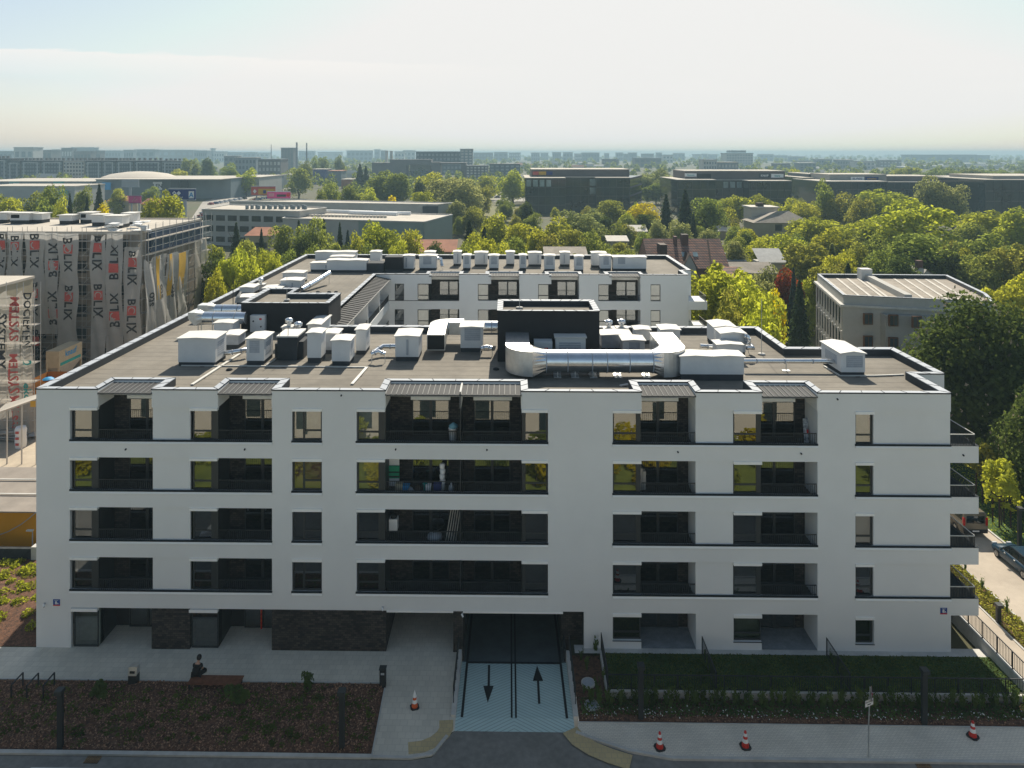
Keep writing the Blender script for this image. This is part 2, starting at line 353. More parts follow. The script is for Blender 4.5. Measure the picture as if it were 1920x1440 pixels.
M['tan'] = mat('tan_metal_silo', (.44, .36, .24), .6, var=.1, scale=1.5)
M['tan2'] = mat('grey_silo_panel', (.34, .31, .27), .6, var=.1, scale=1.5)
M['rust'] = mat('orange_skip', (.42, .16, .02), .6, var=.12)
M['knauf'] = mat('blue_lettering', (.01, .25, .52), .6)
M['teal_sign'] = mat('teal_lettering', (.02, .30, .28), .6)
M['ink'] = mat('dark_net_lettering', (.040, .042, .045), .8)
M['net_red'] = mat('red_net_print', (.50, .10, .085), .8, var=.1)
M['net_yel'] = mat('yellow_net_band', (.55, .33, .04), .8, var=.1)
M['net'] = netmat('white_debris_net', (.64, .63, .60), .86)
M['net2'] = netmat('pale_debris_net', (.68, .64, .57), .55)
M['raw_wall'] = mat('raw_render_wall', (.33, .29, .24), .9, var=.15, scale=.4)
M['pole'] = mat('scaffold_steel', (.42, .42, .42), .45, metal=.6)
M['deck'] = mat('scaffold_deck', (.30, .27, .23), .8, var=.2, scale=2)
M['bluewrap'] = mat('blue_glazing', (.02, .05, .11), .3)
M['grey_render'] = mat('grey_render', (.42, .41, .38), .9, var=.06, scale=.3, dirt=.1)
M['grey_render2'] = mat('darker_grey_render', (.31, .31, .295), .9, var=.06, scale=.3, dirt=.1)
M['old_roof'] = mat('weathered_felt_roof', (.31, .275, .23), .95, var=.2, scale=.4, dirt=.35)
M['felt_strip'] = mat('pale_roof_strip', (.47, .44, .39), .8, var=.12)
M['brown_frame'] = mat('brown_window_frame', (.12, .05, .02), .6)
M['tile'] = brickmat('weathered_clay_tiles', (.42, .19, .12), (.22, .125, .10), (.075, .055, .05), .55, .45, .07, 'XZ', var=.5)
M['tile_far'] = mat('far_clay_tiles', (.40, .17, .10), .85, var=.2, scale=.4)
M['brown_wood'] = mat('dark_brown_boards', (.05, .028, .02), .8, var=.2)
M['brick_chim'] = brickmat('chimney_brick', (.15, .055, .04), (.10, .042, .035), (.09, .08, .07), .25, .075, .012)
M['beige_wall'] = mat('beige_house_wall', (.36, .32, .23), .9, var=.08, scale=.3)
M['cream'] = mat('cream_wall', (.52, .47, .40), .9, var=.05, scale=.3)
M['bluegrey'] = mat('blue_grey_sheet_wall', (.17, .21, .235), .7, var=.1, scale=.1)
M['lightgrey'] = mat('light_grey_sheet_wall', (.40, .40, .38), .7, var=.08, scale=.15)
M['greengrey'] = mat('grey_green_sheet_wall', (.23, .29, .27), .6, var=.05, scale=.15)
M['flatroof'] = mat('pale_flat_roof', (.47, .43, .37), .9, var=.12, scale=.1, dirt=.15)
M['darkblock'] = mat('dark_blue_grey_block', (.055, .068, .082), .7, var=.12, scale=.1)
M['block_line'] = mat('pale_block_line', (.42, .43, .43), .7)
M['brownblock'] = mat('grey_brown_block', (.13, .115, .115), .8, var=.1, scale=.1)
M['bluehaze'] = mat('grey_blue_tower', (.20, .23, .25), .8, var=.1, scale=.05, rnd=.2)  # bluish distance haze put into the wall colour
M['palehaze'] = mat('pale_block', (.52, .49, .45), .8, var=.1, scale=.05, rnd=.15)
M['redroofs'] = mat('far_red_roof', (.36, .16, .10), .85, rnd=.2)
M['curtainwall'] = mat('dark_green_curtain_wall', (.018, .032, .032), .08, var=.5, scale=.12, spec=.7)
M['mullion'] = mat('dark_mullion', (.05, .055, .056), .5, metal=.3)
M['lightglass'] = mat('bright_reflecting_pane', (.25, .33, .34), .1, var=.4, scale=.2, spec=.8)  # reflection in the office panes put into a paler base colour
M['bark'] = mat('tree_bark', (.085, .065, .048), .95, var=.3, scale=3)
M['soil'] = mat('dark_soil', (.05, .035, .025), .95, var=.3, scale=2)
M['leaf_bright'] = leafmat('leaf_yellow_green', (.335, .355, .052), (.190, .215, .035), 0.5)
M['leaf_mid'] = leafmat('leaf_mid_green', (.205, .240, .052), (.105, .130, .035), 0.5)
M['leaf_olive'] = leafmat('leaf_olive', (.25, .25, .050), (.14, .15, .036), 0.5)
M['leaf_dark'] = leafmat('leaf_dark_green', (0.102, 0.132, 0.034), (0.046, 0.066, 0.022), 0.4)
M['leaf_grey'] = leafmat('leaf_grey_green', (0.264, 0.282, 0.102), (0.150, 0.168, 0.066), 0.45)
M['leaf_gold'] = leafmat('leaf_golden', (.46, .38, .015), (.30, .27, .015), 0.5)
M['leaf_conifer'] = leafmat('conifer_needles', (.062, .088, .034), (.028, .044, .022), 0.25)
M['leaf_blue'] = leafmat('blue_spruce_needles', (.07, .10, .085), (.035, .055, .048), 0.2)
M['leaf_red'] = leafmat('reddish_leaves', (.26, .075, .03), (.13, .05, .02), 0.4)
M['leaf_shrub'] = leafmat('dark_shrub_leaves', (.105, .150, .040), (.050, .080, .024), .3)
M['leaf_cover'] = leafmat('ground_cover_leaves', (.110, .150, .034), (.055, .080, .020), .3)
M['blossom'] = mat('cream_blossom', (.50, .40, .27), .9, var=.25, scale=2)
M['flower'] = mat('white_flowers', (.72, .72, .66), .8)
for k, c in dict(white=(.72,.72,.72), silver=(.42,.43,.44), black=(.015,.015,.017), grey=(.13,.135,.14), red=(.38,.03,.025), blue=(.03,.075,.20), teal=(.012,.042,.075), green=(.15,.28,.25), beige=(.36,.32,.26), olive=(.165,.145,.11)).items():
    M['car_'+k] = mat('car_paint_'+k, c, .25, metal=.2 if k in ('silver','teal','olive') else 0, var=.03, spec=.6)
M['car_glass'] = mat('car_glass', (.012, .016, .018), .05, spec=.8)
M['tyre'] = mat('tyre', (.018, .018, .018), .9)
M['rim'] = mat('alloy_rim', (.45, .45, .45), .35, metal=.8)
M['lamp_red'] = mat('red_tail_lamp', (.40, .01, .01), .25)
M['lamp_clear'] = mat('clear_headlamp', (.6, .62, .64), .1, spec=.7)

# herringbone paving of the ramp
def herring():
    m = bpy.data.materials.new('blue_grey_herringbone_paving'); m.use_nodes = True; t = m.node_tree; b = t.nodes['Principled BSDF']; n = t.nodes.new; l = t.links.new
    b.inputs['Roughness'].default_value = .8
    geo = n('ShaderNodeNewGeometry'); sp = n('ShaderNodeSeparateXYZ'); l(geo.outputs['Position'], sp.inputs[0])
    def mt(op, a, c=None):
        k = n('ShaderNodeMath'); k.operation = op
        for i, v in enumerate((a, c)):
            if v is None: continue
            if isinstance(v, (int, float)): k.inputs[i].default_value = v
            else: l(v, k.inputs[i])
        return k.outputs[0]
    x = mt('ABSOLUTE', mt('SUBTRACT', sp.outputs[0], 0.25))
    y = mt('ADD', sp.outputs[1], mt('MULTIPLY', x, 0.62))
    fr = mt('FRACT', mt('MULTIPLY', y, 4.2)); line = mt('LESS_THAN', fr, 0.22)
    nzt = n('ShaderNodeTexNoise'); nzt.inputs['Scale'].default_value = 1.2; nzt.inputs['Detail'].default_value = 7; l(geo.outputs['Position'], nzt.inputs['Vector'])
    mx = n('ShaderNodeMix'); mx.data_type = 'RGBA'; mx.inputs[6].default_value = (.40, .54, .53, 1); mx.inputs[7].default_value = (.52, .67, .65, 1); l(nzt.outputs[0], mx.inputs[0])
    m2 = n('ShaderNodeMix'); m2.data_type = 'RGBA'; m2.inputs[7].default_value = (.25, .34, .34, 1); l(mx.outputs[2], m2.inputs[6]); l(mt('MULTIPLY', line, .8), m2.inputs[0])
    l(m2.outputs[2], b.inputs['Base Color']); return m
M['terrace'] = mat('blue_grey_terrace', (.22, .24, .26), .85, var=.15, scale=2, dirt=.3); M['herring'] = herring(); M['garage'] = mat('dark_garage_concrete', (.085, .105, .11), .85, var=.15, scale=1)  # garage concrete, its colour darkened to stand in for the shade inside
# ================================================================== ground (the large structure first)
RX0, RX1 = onz(852, 1372)[0], onz(1078, 1372)[0]          # ramp edges
RY = onz(950, 1372)[1]                                    # ramp foot at the street
g = MB()
for x0, x1, y0, y1 in ((-7000, RX0-.3, -300, 7000), (RX1+.3, 7000, -300, 7000), (RX0-.3, RX1+.3, -300, RY), (RX0-.3, RX1+.3, 13, 7000)):
    g.quad((x0, y0, 0), (x1, y0, 0), (x1, y1, 0), (x0, y1, 0))
g.build('ground', M['earth'], kind='structure')

def sheet(name, pts, z, m, kind='structure'):
    mb = MB(); mb.poly([(x, y, z) for x, y in pts]); return mb.build(name, m, kind=kind)
KY = onz(300, 1412)[1]                                    # kerb of the street, left part
KYR = onz(1500, 1424)[1]
# street
mb = MB(); mb.poly([(x, y, .004) for x, y in ((-90, -40), (90, -40), (90, KYR-.15), (onz(1260,1421)[0], KYR-.15), (onz(1180,1412)[0], KYR+.25), (onz(1110,1393)[0], KYR+1.0), (RX1, RY), (RX0, RY),
    (onz(838,1385)[0], RY-.45), (onz(812,1405)[0], KY-.05), (onz(770,1414)[0], KY-.25), (-90, KY-.25))]); mb.build('road', M['asphalt'], kind='structure')
# kerbs
mb = MB(); mb.box(-90, onz(697, 1413)[0], KY-.22, KY, -.1, .10)
crv = [(onz(697,1413)[0], KY-.11), (onz(770,1414)[0], KY-.14), (onz(812,1405)[0], KY+.1), (onz(838,1385)[0], RY-.35)]
for a, b in zip(crv, crv[1:]): mb.bar((*a, .03), (*b, .03), .16, .10)
crv = [(90, KYR-.1), (onz(1260,1421)[0], KYR-.1), (onz(1180,1412)[0], KYR+.32), (onz(1110,1393)[0], KYR+1.05), (RX1+.05, RY-.05)]
for a, b in zip(crv, crv[1:]): mb.bar((*a, .03), (*b, .03), .16, .16)
mb.build('kerb', M['kerb'], kind='structure')
BX = onz(722, 1283)[0]; BX2 = onz(697, 1413)[0]; BYT = onz(400, 1279)[1]
# pavement in front of and under the building, to the left of the ramp
sheet('street_lawn', [(-80, -29), (80, -29), (80, -19), (-80, -19)], .02, mat('sunlit_street_grass', (.17, .20, .03), .95, scale=.6, col2=(.09, .12, .02), detail=8))
sheet('pavement', [(-70, BYT), (BX, BYT), (BX2, KY), (onz(770,1414)[0], KY-.1), (onz(812,1405)[0], KY+.15), (onz(838,1385)[0], RY-.25), (RX0, RY), (RX0, 11), (BX-9, 11), (BX-9, 2.2), (-28.7, 2.2), (-28.7, -.0), (-70, -.0)], .008, M['paving'])
# planting bed, left
bed = MB(); nx, ny = 90, 14
bx0, bx1 = -60.0, BX
P = []; Fc = []
for i in range(nx+1):
    for j in range(ny+1):
        t = j/ny; xe = BX2 + (BX-BX2)*t; x = bx0 + (xe-bx0)*i/nx; y = KY + (BYT-KY)*t
        e = min(1, j, ny-j, nx-i+.0)
        P.append((x, y, .012 + (.05 + .05*random.random())*e))
for i in range(nx):
    for j in range(ny): a = i*(ny+1)+j; Fc.append((a, a+ny+1, a+ny+2, a+1))
bed.add(P, Fc, 0, True); bed.build('mulch_bed', M['mulch'], kind='structure')
mb = MB(); mb.bar((bx0, BYT+.04, .02), (BX, BYT+.04, .02), .07, .06); mb.bar((BX+.03, BYT, .02), (BX2+.03, KY, .02), .07, .06); mb.build('bed_edging', M['kerb'], kind='structure')
# bed and sidewalk, right
RBT, RBB = -3.55, onz(1500, 1361)[1]
bed = MB(); P = []; Fc = []; nx = 80; ny = 8
for i in range(nx+1):
    for j in range(ny+1):
        x = RX1+.28 + (48-RX1)*i/nx; t = j/ny; y0 = onz(1500 if x > 6 else 1200, 1361)[1]
        e = min(1, i, j, ny-j)
        P.append((x, RBB + (RBT-RBB)*t, .012 + (.05+.07*random.random())*e))
for i in range(nx):
    for j in range(ny): a = i*(ny+1)+j; Fc.append((a, a+ny+1, a+ny+2, a+1))
bed.add(P, Fc, 0, True)
bed.poly([(RX1+.28, RBT, .06), (5.35, RBT, .06), (5.35, -.35, .10), (RX1+.28, -.35, .10)])
bed.build('mulch_bed', M['mulch'], kind='structure')
sheet('sidewalk', [(RX1+.05, RY), (onz(1110,1393)[0], KYR+1.1), (onz(1180,1412)[0], KYR+.36), (onz(1260,1421)[0], KYR-.06), (70, KYR-.06), (70, RBB), (RX1+.28, RBB)], .06, M['sidewalk'])
mb = MB(); mb.bar((RX1+.2, RBB-.03, .06), (70, RBB-.03, .06), .06, .08); mb.build('bed_edging', M['kerb'], kind='structure')
# yellow tactile strips at the crossing
def arc_strip(name, pts, w, z):
    mb = MB(); P = []; n = len(pts)
    for i, p in enumerate(pts):
        d = Vector(pts[min(i+1, n-1)]) - Vector(pts[max(i-1, 0)]); d.normalize(); q = Vector((-d.y, d.x)) * w
        P += [(p[0], p[1], z), (p[0]+q.x, p[1]+q.y, z)]
    mb.add(P, [(2*i, 2*i+2, 2*i+3, 2*i+1) for i in range(n-1)]); return mb.build(name, M['yellow_pave'], kind='structure')
arc_strip('tactile_paving', [onz(*p) for p in ((850, 1350), (850, 1368), (841, 1384), (822, 1400), (796, 1411), (766, 1415))][::-1], .75, .013)
arc_strip('tactile_paving', [onz(*p, .06) for p in ((1186, 1416), (1150, 1405), (1118, 1392), (1095, 1378), (1082, 1362))][::-1], -.9, .066)
# ramp into the garage
def rz(Y): return .004 if Y < -5.0 else .004 - .105*(Y + 5.0)
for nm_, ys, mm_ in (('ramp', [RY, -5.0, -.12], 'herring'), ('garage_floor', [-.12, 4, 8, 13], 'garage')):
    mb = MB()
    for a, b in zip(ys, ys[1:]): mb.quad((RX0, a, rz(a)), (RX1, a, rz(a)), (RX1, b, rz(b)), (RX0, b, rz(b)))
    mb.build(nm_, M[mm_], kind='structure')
mb = MB()
def rampline(x0, y0, x1, y1, w, dz=.006):
    n = 6
    for i in range(n):
        ya, yb = y0+(y1-y0)*i/n, y0+(y1-y0)*(i+1)/n; xa, xb = x0+(x1-x0)*i/n, x0+(x1-x0)*(i+1)/n
        mb.quad((xa-w/2, ya, rz(ya)+dz), (xa+w/2, ya, rz(ya)+dz), (xb+w/2, yb, rz(yb)+dz), (xb-w/2, yb, rz(yb)+dz))
def ronz(u, v):
    z = 0.
    for _ in range(8): X, Y = onz(u, v, z); z = rz(Y)
    return X, Y
xl, yl = ronz(866, 1345); xr = ronz(1063, 1346)[0]; xc1 = ronz(959.5, 1346)[0]; xc2 = ronz(967.5, 1346)[0]
for x in (xl, xr): rampline(x, yl, x, 8, .14)
for x in (xc1, xc2): rampline(x, yl, x, 8, .10)
yc = ronz(960, 1243)[1]; mb.quad((xl, yc-.09, rz(yc)+.009), (xr, yc-.09, rz(yc)+.009), (xr, yc+.09, rz(yc)+.009), (xl, yc+.09, rz(yc)+.009))
ax, ay = ronz(914.5, 1318); axt, ayt = ronz(917, 1247); ah = ronz(915, 1286)[1]
mb.poly([(ax, ay, rz(ay)+.011), (ax+.30, ah, rz(ah)+.011), (ax-.30, ah, rz(ah)+.011)]); rampline(ax+.01, ah, axt, ayt, .13, .011)
bx, by = ronz(1011, 1320); btx, bty = ronz(1007, 1248); bh = ronz(1008, 1277)[1]
mb.poly([(btx, bty, rz(bty)+.011), (btx-.30, bh, rz(bh)+.011), (btx+.30, bh, rz(bh)+.011)]); rampline(bx, by, btx, bh, .13, .011)
mb.build('road_markings', M['black'], kind='structure')
# raised front garden
GW = -3.5
GX0 = xat(1140, GW)
sheet('lawn', [(GX0+.12, GW+.2), (29.2, GW+.2), (29.2, -.42), (GX0+.12, -.42)], .32, M['lawn'])
sheet('gravel_strip', [(RX1+.5, -.42), (29.2, -.42), (29.2, .3), (RX1+.5, .3)], .30, M['concrete'])
# right side: path, planted strip, drive, far lawn
sheet('path', [(28.7, -3.3), (31.3, -3.3), (31.3, 40), (28.7, 40)], .008, M['beige_drive'])
sheet('planted_strip', [(31.3, -3.5), (33.0, -3.5), (33.0, 16), (31.3, 16)], .03, M['mulch'])
sheet('driveway', [(33.0, -8), (38.3, -8), (38.3, 26), (48, 60), (43, 75), (33, 60)], .012, M['beige_drive'])
sheet('grass_verge', [(38.3, -4), (70, -4), (70, 40), (43, 40), (38.3, 24)], .02, M['lawn'])
mb = MB(); mb.box(38.2, 38.35, -4, 24, 0, .1); mb.box(32.93, 33.05, -3.5, 16, 0, .08); mb.box(31.2, 31.32, -3.5, 16, 0, .06); mb.build('kerb', M['kerb'], kind='structure')
# left side: bank and building site ground
mb = MB(); P = []; Fc = []; nx, ny = 26, 16
for i in range(nx+1):
    for j in range(ny+1):
        x = -62 + (62-28.95)*i/nx; y = .05 + 8.5*j/ny; e = 1 if 0 < j else 0
        P.append((x, y, .02 + e*(.35*min(1, j/5) + .1*random.random())))
for i in range(nx):
    for j in range(ny): a = i*(ny+1)+j; Fc.append((a, a+ny+1, a+ny+2, a+1))
mb.add(P, Fc, 0, True); mb.build('planted_bank', M['mulch'], kind='structure')
sheet('site_ground', [(-110, 9), (-29, 9), (-29, 75), (-60, 100), (-110, 100)], .006, M['sand'])
# roads farther off
def far_sheet(name, pts, z, m):
    return sheet(name, [onz(u, v) for u, v in pts], z, m)
far_sheet('far_road', [(352, 470), (395, 470), (420, 400), (470, 372), (560, 350), (620, 335), (660, 326), (640, 322), (560, 332), (470, 352), (380, 378), (352, 420)], .01, M['road_far'])
far_sheet('car_park', [(780, 378), (1000, 378), (1000, 356), (800, 356)], .012, M['road_far'])
far_sheet('meadow', [(880, 420), (1010, 420), (1000, 388), (870, 380)], .014, mat('sunny_meadow', (.125, .135, .035), .95, scale=.1, col2=(.15, .13, .06), detail=8))

# ================================================================== builders of repeated things
def leaves_mesh(rng, P, Nrm, size, name, mats, k=None):
    """one kite-shaped leaf spray per point"""
    n = len(P); Nrm = Nrm / np.maximum(np.linalg.norm(Nrm, axis=1, keepdims=True), 1e-6)
    t = rng.normal(size=(n, 3)); t -= Nrm*(t*Nrm).sum(1, keepdims=True); t /= np.maximum(np.linalg.norm(t, axis=1, keepdims=True), 1e-6)
    b = np.cross(Nrm, t); s = (size*rng.uniform(.55, 1.45, n))[:, None]
    V = np.stack([P - t*s, P + b*s*.62 + Nrm*s*.12, P + t*s, P - b*s*.62 + Nrm*s*.12], 1).reshape(-1, 3)
    return np_mesh(name, V, np.arange(4*n).reshape(n, 4), mats)
def crown_mesh(seed, n, leaf, kind='round', lobes=13):
    rng = np.random.default_rng(seed)
    if kind == 'conifer':
        h = rng.beta(1.0, 1.6, n); ang = rng.uniform(0, 2*np.pi, n); nl = 15
        lay = np.floor(h*nl)/nl; fr = h*nl - np.floor(h*nl)
        wh = np.cos(ang*5 + lay*37.0)*.18 + .86
        rad = (1 - lay)**.85*(.42 + .58*(1-fr*.75))*wh; r = rad*np.sqrt(rng.uniform(.12, 1, n))
        P = np.stack([r*np.cos(ang), r*np.sin(ang), 2*(lay + fr/nl*.8) - r*.16], 1)
        Nr = np.stack([np.cos(ang)*.4, np.sin(ang)*.4, np.full(n, .9)], 1) + rng.normal(size=(n, 3))*.35
        return leaves_mesh(rng, P, Nr, leaf, 'crown_conifer', [M['leaf_conifer']])
    C = []; Rr = []
    while len(C) < lobes:
        p = rng.uniform(-1, 1, 3)
        q = np.linalg.norm(p)
        if q > 1: continue
        if kind == 'tall': c = np.array([p[0]*.55, p[1]*.55, 1 + p[2]*.78]); r = rng.uniform(.17, .40)*(1.15 - .35*max(0, p[2]))
        elif kind == 'poplar': c = np.array([p[0]*.5, p[1]*.5, 1 + p[2]*.85]); r = rng.uniform(.25, .45)*(1.1 - .6*max(0, p[2]))
        elif kind == 'flat': c = np.array([p[0]*.75, p[1]*.75, 1 + p[2]*.62]); r = rng.uniform(.15, .40)
        else: c = np.array([p[0]*.66, p[1]*.66, .98 + p[2]*.62]); r = rng.uniform(.16, .44)
        C.append(c); Rr.append(r)
    C = np.array(C); Rr = np.array(Rr)
    w = Rr**2/np.sum(Rr**2); idx = rng.choice(lobes, n, p=w)
    d = rng.normal(size=(n, 3)); d /= np.linalg.norm(d, axis=1, keepdims=True); d[:, 2] = np.where(d[:, 2] < -.55, -d[:, 2], d[:, 2])
    rr = Rr[idx]*(1.06 - .42*rng.uniform(0, 1, n)**2.2)
    rr *= 1 + .16*np.sin(d[:, 0]*7 + idx*1.7)*np.sin(d[:, 1]*6 + idx)*np.cos(d[:, 2]*6)
    P = C[idx] + d*rr[:, None]
    Nr = d*.75 + rng.normal(size=(n, 3))*.55 + np.array([0, 0, .35])
    zmin, zmax = np.percentile(P[:, 2], .5), np.percentile(P[:, 2], 99.7)
    P[:, 2] = (P[:, 2]-zmin)/(zmax-zmin)*2
    rx = np.percentile(np.hypot(P[:, 0], P[:, 1]), 98); P[:, :2] /= rx
    return leaves_mesh(rng, P, Nr, leaf, 'crown_'+kind, [M['leaf_mid']])
def trunk_mesh(seed, n_limb=6):
    """a unit-high trunk with limbs that reach into the crown"""
    rng = random.Random(seed); mb = MB()
    pts = [(0, 0, -.02)]; 
    for i in range(1, 6): pts.append((rng.uniform(-.02, .02)*i, rng.uniform(-.02, .02)*i, i*.155))
    mb.tube(pts, [.034, .028, .024, .020, .015, .008], 7)
    for i in range(n_limb):
        j = rng.randint(2, 4); a = i*2.4 + rng.uniform(-.4, .4); p = Vector(pts[j]); ln = rng.uniform(.18, .30)
        q = p + Vector((math.cos(a)*ln*.55, math.sin(a)*ln*.55, ln*.45)); r = q + Vector((math.cos(a)*ln*.45, math.sin(a)*ln*.45, ln*.5))
        mb.tube([p, q, r], [.013, .009, .004], 5)
    return mb.mesh('trunk')
TRUNKS = [trunk_mesh(s) for s in range(4)]
for t_ in TRUNKS: t_.materials.append(M['bark'])
CR = {k: [crown_mesh(sd_, n, lf, kd, lb) for sd_ in sds] for k, (sds, n, lf, kd, lb) in dict(
    round=(range(6), 6200, .054, 'round', 26), tall=(range(10, 14), 5200, .054, 'tall', 26), poplar=(range(20, 23), 3200, .062, 'poplar', 16),
    flat=(range(30, 34), 6200, .054, 'flat', 28), conifer=(range(40, 43), 3600, .075, 'conifer', 0), near=(range(50, 52), 26000, .034, 'round', 70), nearflat=(range(54, 55), 24000, .032, 'flat', 70),
    small=(range(60, 63), 900, .115, 'round', 9), shrub=(range(70, 73), 700, .11, 'flat', 8)).items()}
tree_i = [0]
LABELQ = {}
def tree(X, Y, H, rx, kind, leaf, desc, where, name=None, z0=0.0, low=.12, label=None, cat='tree', group=None):
    """a tree on the ground at X, Y; H its height, rx the radius of its crown. desc and where make up the label"""
    tree_i[0] += 1; i = tree_i[0]; rng = random.Random(i*31)
    nm = name or {'conifer': 'conifer_tree', 'poplar': 'poplar_tree', 'shrub': 'shrub', 'small': 'young_tree'}.get(kind, 'broadleaf_tree')
    t = thing(nm, label, cat, (X, Y, z0), rng.uniform(0, 6.28), group or ('trees ' + where if cat == 'tree' else 'shrubs ' + where))
    me = CR[kind][i % len(CR[kind])]; c = obj_of('crown', me, t)
    cb = low*H if kind != 'conifer' else .06*H
    if kind == 'shrub': cb = 0
    c.location = (0, 0, cb); c.scale = (rx, rx*rng.uniform(.9, 1.1), (H-cb)/2)
    c.material_slots[0].link = 'OBJECT'; c.material_slots[0].material = M['leaf_'+leaf]
    if kind != 'shrub':
        k = obj_of('trunk', TRUNKS[i % 4], t); w = max(.5, min(1.3, rx/4.0)); k.scale = (H*.8*w, H*.8*w, H*.86)
    if not label: LABELQ.setdefault((cat, desc, where), []).append((X, Y, t))
    return t
def flush_labels():
    for (cat, desc, where), lst in LABELQ.items():
        lst.sort(key=lambda q: q[0]/(q[1]-CY)); n = len(lst)
        for i, (X, Y, t) in enumerate(lst):
            if n == 1: t['label'] = f'only {desc} {where}'
            else: t['label'] = f'{ordw(i+1)} {desc} from left, {where}'
def T(u, vtop, wpx, d, kind, leaf, desc, where, **k):
    Y = d + CY; tree(xat(u, Y), Y, zat(u, vtop, Y), wpx*d/F/2*(1.45 if kind == 'conifer' else 1.15), kind, leaf, desc, where, **k)

# ------------------------------------------------------------------ cars
def car_parts(L=4.3, Wd=1.76, H=1.46, hatch=True):
    """body, windows and lamps of a car that points to +Y, standing on z = 0, as MBs"""
    hw = Wd/2
    st = [(-.5, .36, .62, .80), (-.47, .28, .80, .92), (-.40, .22, .90, 1.0), (-.18, .20, .93, 1.0), (.05, .20, .92, 1.0), (.22, .20, .89, 1.0), (.36, .22, .80, .98), (.46, .28, .68, .90), (.5, .36, .56, .76)]
    body = MB(); rings = []
    for y, z0, z1, w in st:
        a = hw*w; rings.append([(-a*.92, y*L, z0), (-a, y*L, z0+.12), (-a, y*L, z1-.16), (-a*.90, y*L, z1), (a*.90, y*L, z1), (a, y*L, z1-.16), (a, y*L, z0+.12), (a*.92, y*L, z0)])
    body.loft(rings)
    roof = [(-.455, .90, .88), (-.36, H-.08, .74), (-.20, H, .74), (.02, H-.02, .72), (.08, H-.08, .72), (.245, .90, .86)] if hatch else [(-.36, .92, .86), (-.25, H-.07, .72), (-.12, H, .73), (.02, H-.02, .72), (.08, H-.08, .72), (.25, .90, .86)]
    body.loft([[(-hw*w, y*L, .84), (-hw*w, y*L, z), (hw*w, y*L, z), (hw*w, y*L, .84)] for y, z, w in roof[1:-1]], 0, False)
    glass = MB(); e = .012
    a, b, c, d, f_, g_ = roof
    glass.quad((-hw*a[2]*.9, a[0]*L-e, a[1]+.03), (hw*a[2]*.9, a[0]*L-e, a[1]+.03), (hw*b[2]*.94, b[0]*L-e, b[1]-.03), (-hw*b[2]*.94, b[0]*L-e, b[1]-.03))
    glass.quad((-hw*g_[2]*.93, g_[0]*L, g_[1]+.01), (hw*g_[2]*.93, g_[0]*L, g_[1]+.01), (hw*f_[2]*.96, f_[0]*L+e, f_[1]+.02), (-hw*f_[2]*.96, f_[0]*L+e, f_[1]+.02))
    for sgn in (-1, 1):
        x0, x1 = sgn*hw*.90, sgn*(hw*.735+e)
        for ya, yb, ta, tb in ((-.40, -.16, -.335, -.16), (-.145, .05, -.145, .035), (.065, .205, .05, .085)):
            glass.quad((x0, ya*L, .93), (x0, yb*L, .93), (x1, tb*L, H-.10), (x1, ta*L, H-.10))
    pill = MB()   # sloping pillars and sides below the glass
    for sgn in (-1, 1):
        body.add([(sgn*hw*.885, a[0]*L, a[1]), (sgn*hw*.885, g_[0]*L, g_[1]), (sgn*hw*.72, f_[0]*L, f_[1]), (sgn*hw*.74, b[0]*L, b[1])], [(0, 1, 2, 3)])
    body.quad((-hw*.885, a[0]*L, a[1]), (hw*.885, a[0]*L, a[1]), (hw*.74, b[0]*L, b[1]), (-hw*.74, b[0]*L, b[1]))
    body.quad((-hw*.885, g_[0]*L, g_[1]), (hw*.885, g_[0]*L, g_[1]), (hw*.72, f_[0]*L, f_[1]), (-hw*.72, f_[0]*L, f_[1]))
    return body, glass
def make_car(color, label, loc, rz, L=4.3, Wd=1.76, H=1.46, hatch=True, group=None, detail=True, name='parked_car'):
    t = thing(name, label, 'car', loc, rz, group); body, glass = car_parts(L, Wd, H, hatch); hw = Wd/2
    body.build('body', M['car_'+color], t, local=True); glass.build('windows' if not detail else 'glazing', M['car_glass'], t, local=True)
    for sx in (-1, 1):
        for sy in (-.30, .31):
            w = MB(); x = sx*(hw-.10); w.cyl((x-sx*.11, sy*L, .31), (x+sx*.115, sy*L, .31), .31, 14 if detail else 8)
            wo = w.build('wheel', M['tyre'], t, local=True)
            if detail:
                q = MB(); q.cyl((x+sx*.10, sy*L, .31), (x+sx*.125, sy*L, .31), .20, 12)
                for k in range(5): an = k*1.2566; q.bar((x+sx*.128, sy*L, .31), (x+sx*.128, sy*L+math.cos(an)*.19, .31+math.sin(an)*.19), .05, .02)
                q.build('rim', M['rim'], wo, local=True)
    if detail:
        for sx in (-1, 1):
            q = MB(); q.box(sx*hw*.60-.16, sx*hw*.60+.16, L*.5-.16, L*.5-.02, .60, .74); q.build('headlight', M['lamp_clear'], t, local=True)
            q = MB(); q.box(sx*hw*.72-.10, sx*hw*.72+.10, -L*.5+.02, -L*.5+.14, .66, .92); q.build('tail_light', M['lamp_red'], t, local=True)
            q = MB(); q.box(sx*(hw+.09)-.09, sx*(hw+.09)+.09, .16*L, .19*L, .92, 1.06); q.build('mirror', M['car_'+color], t, local=True)
            for y in (-.10, .12): q = MB(); q.box(sx*(hw+.0)-.015, sx*(hw+.0)+.015, y*L-.09, y*L+.06, .80, .83); q.build('door_handle', M['rim'], t, local=True)
    return t
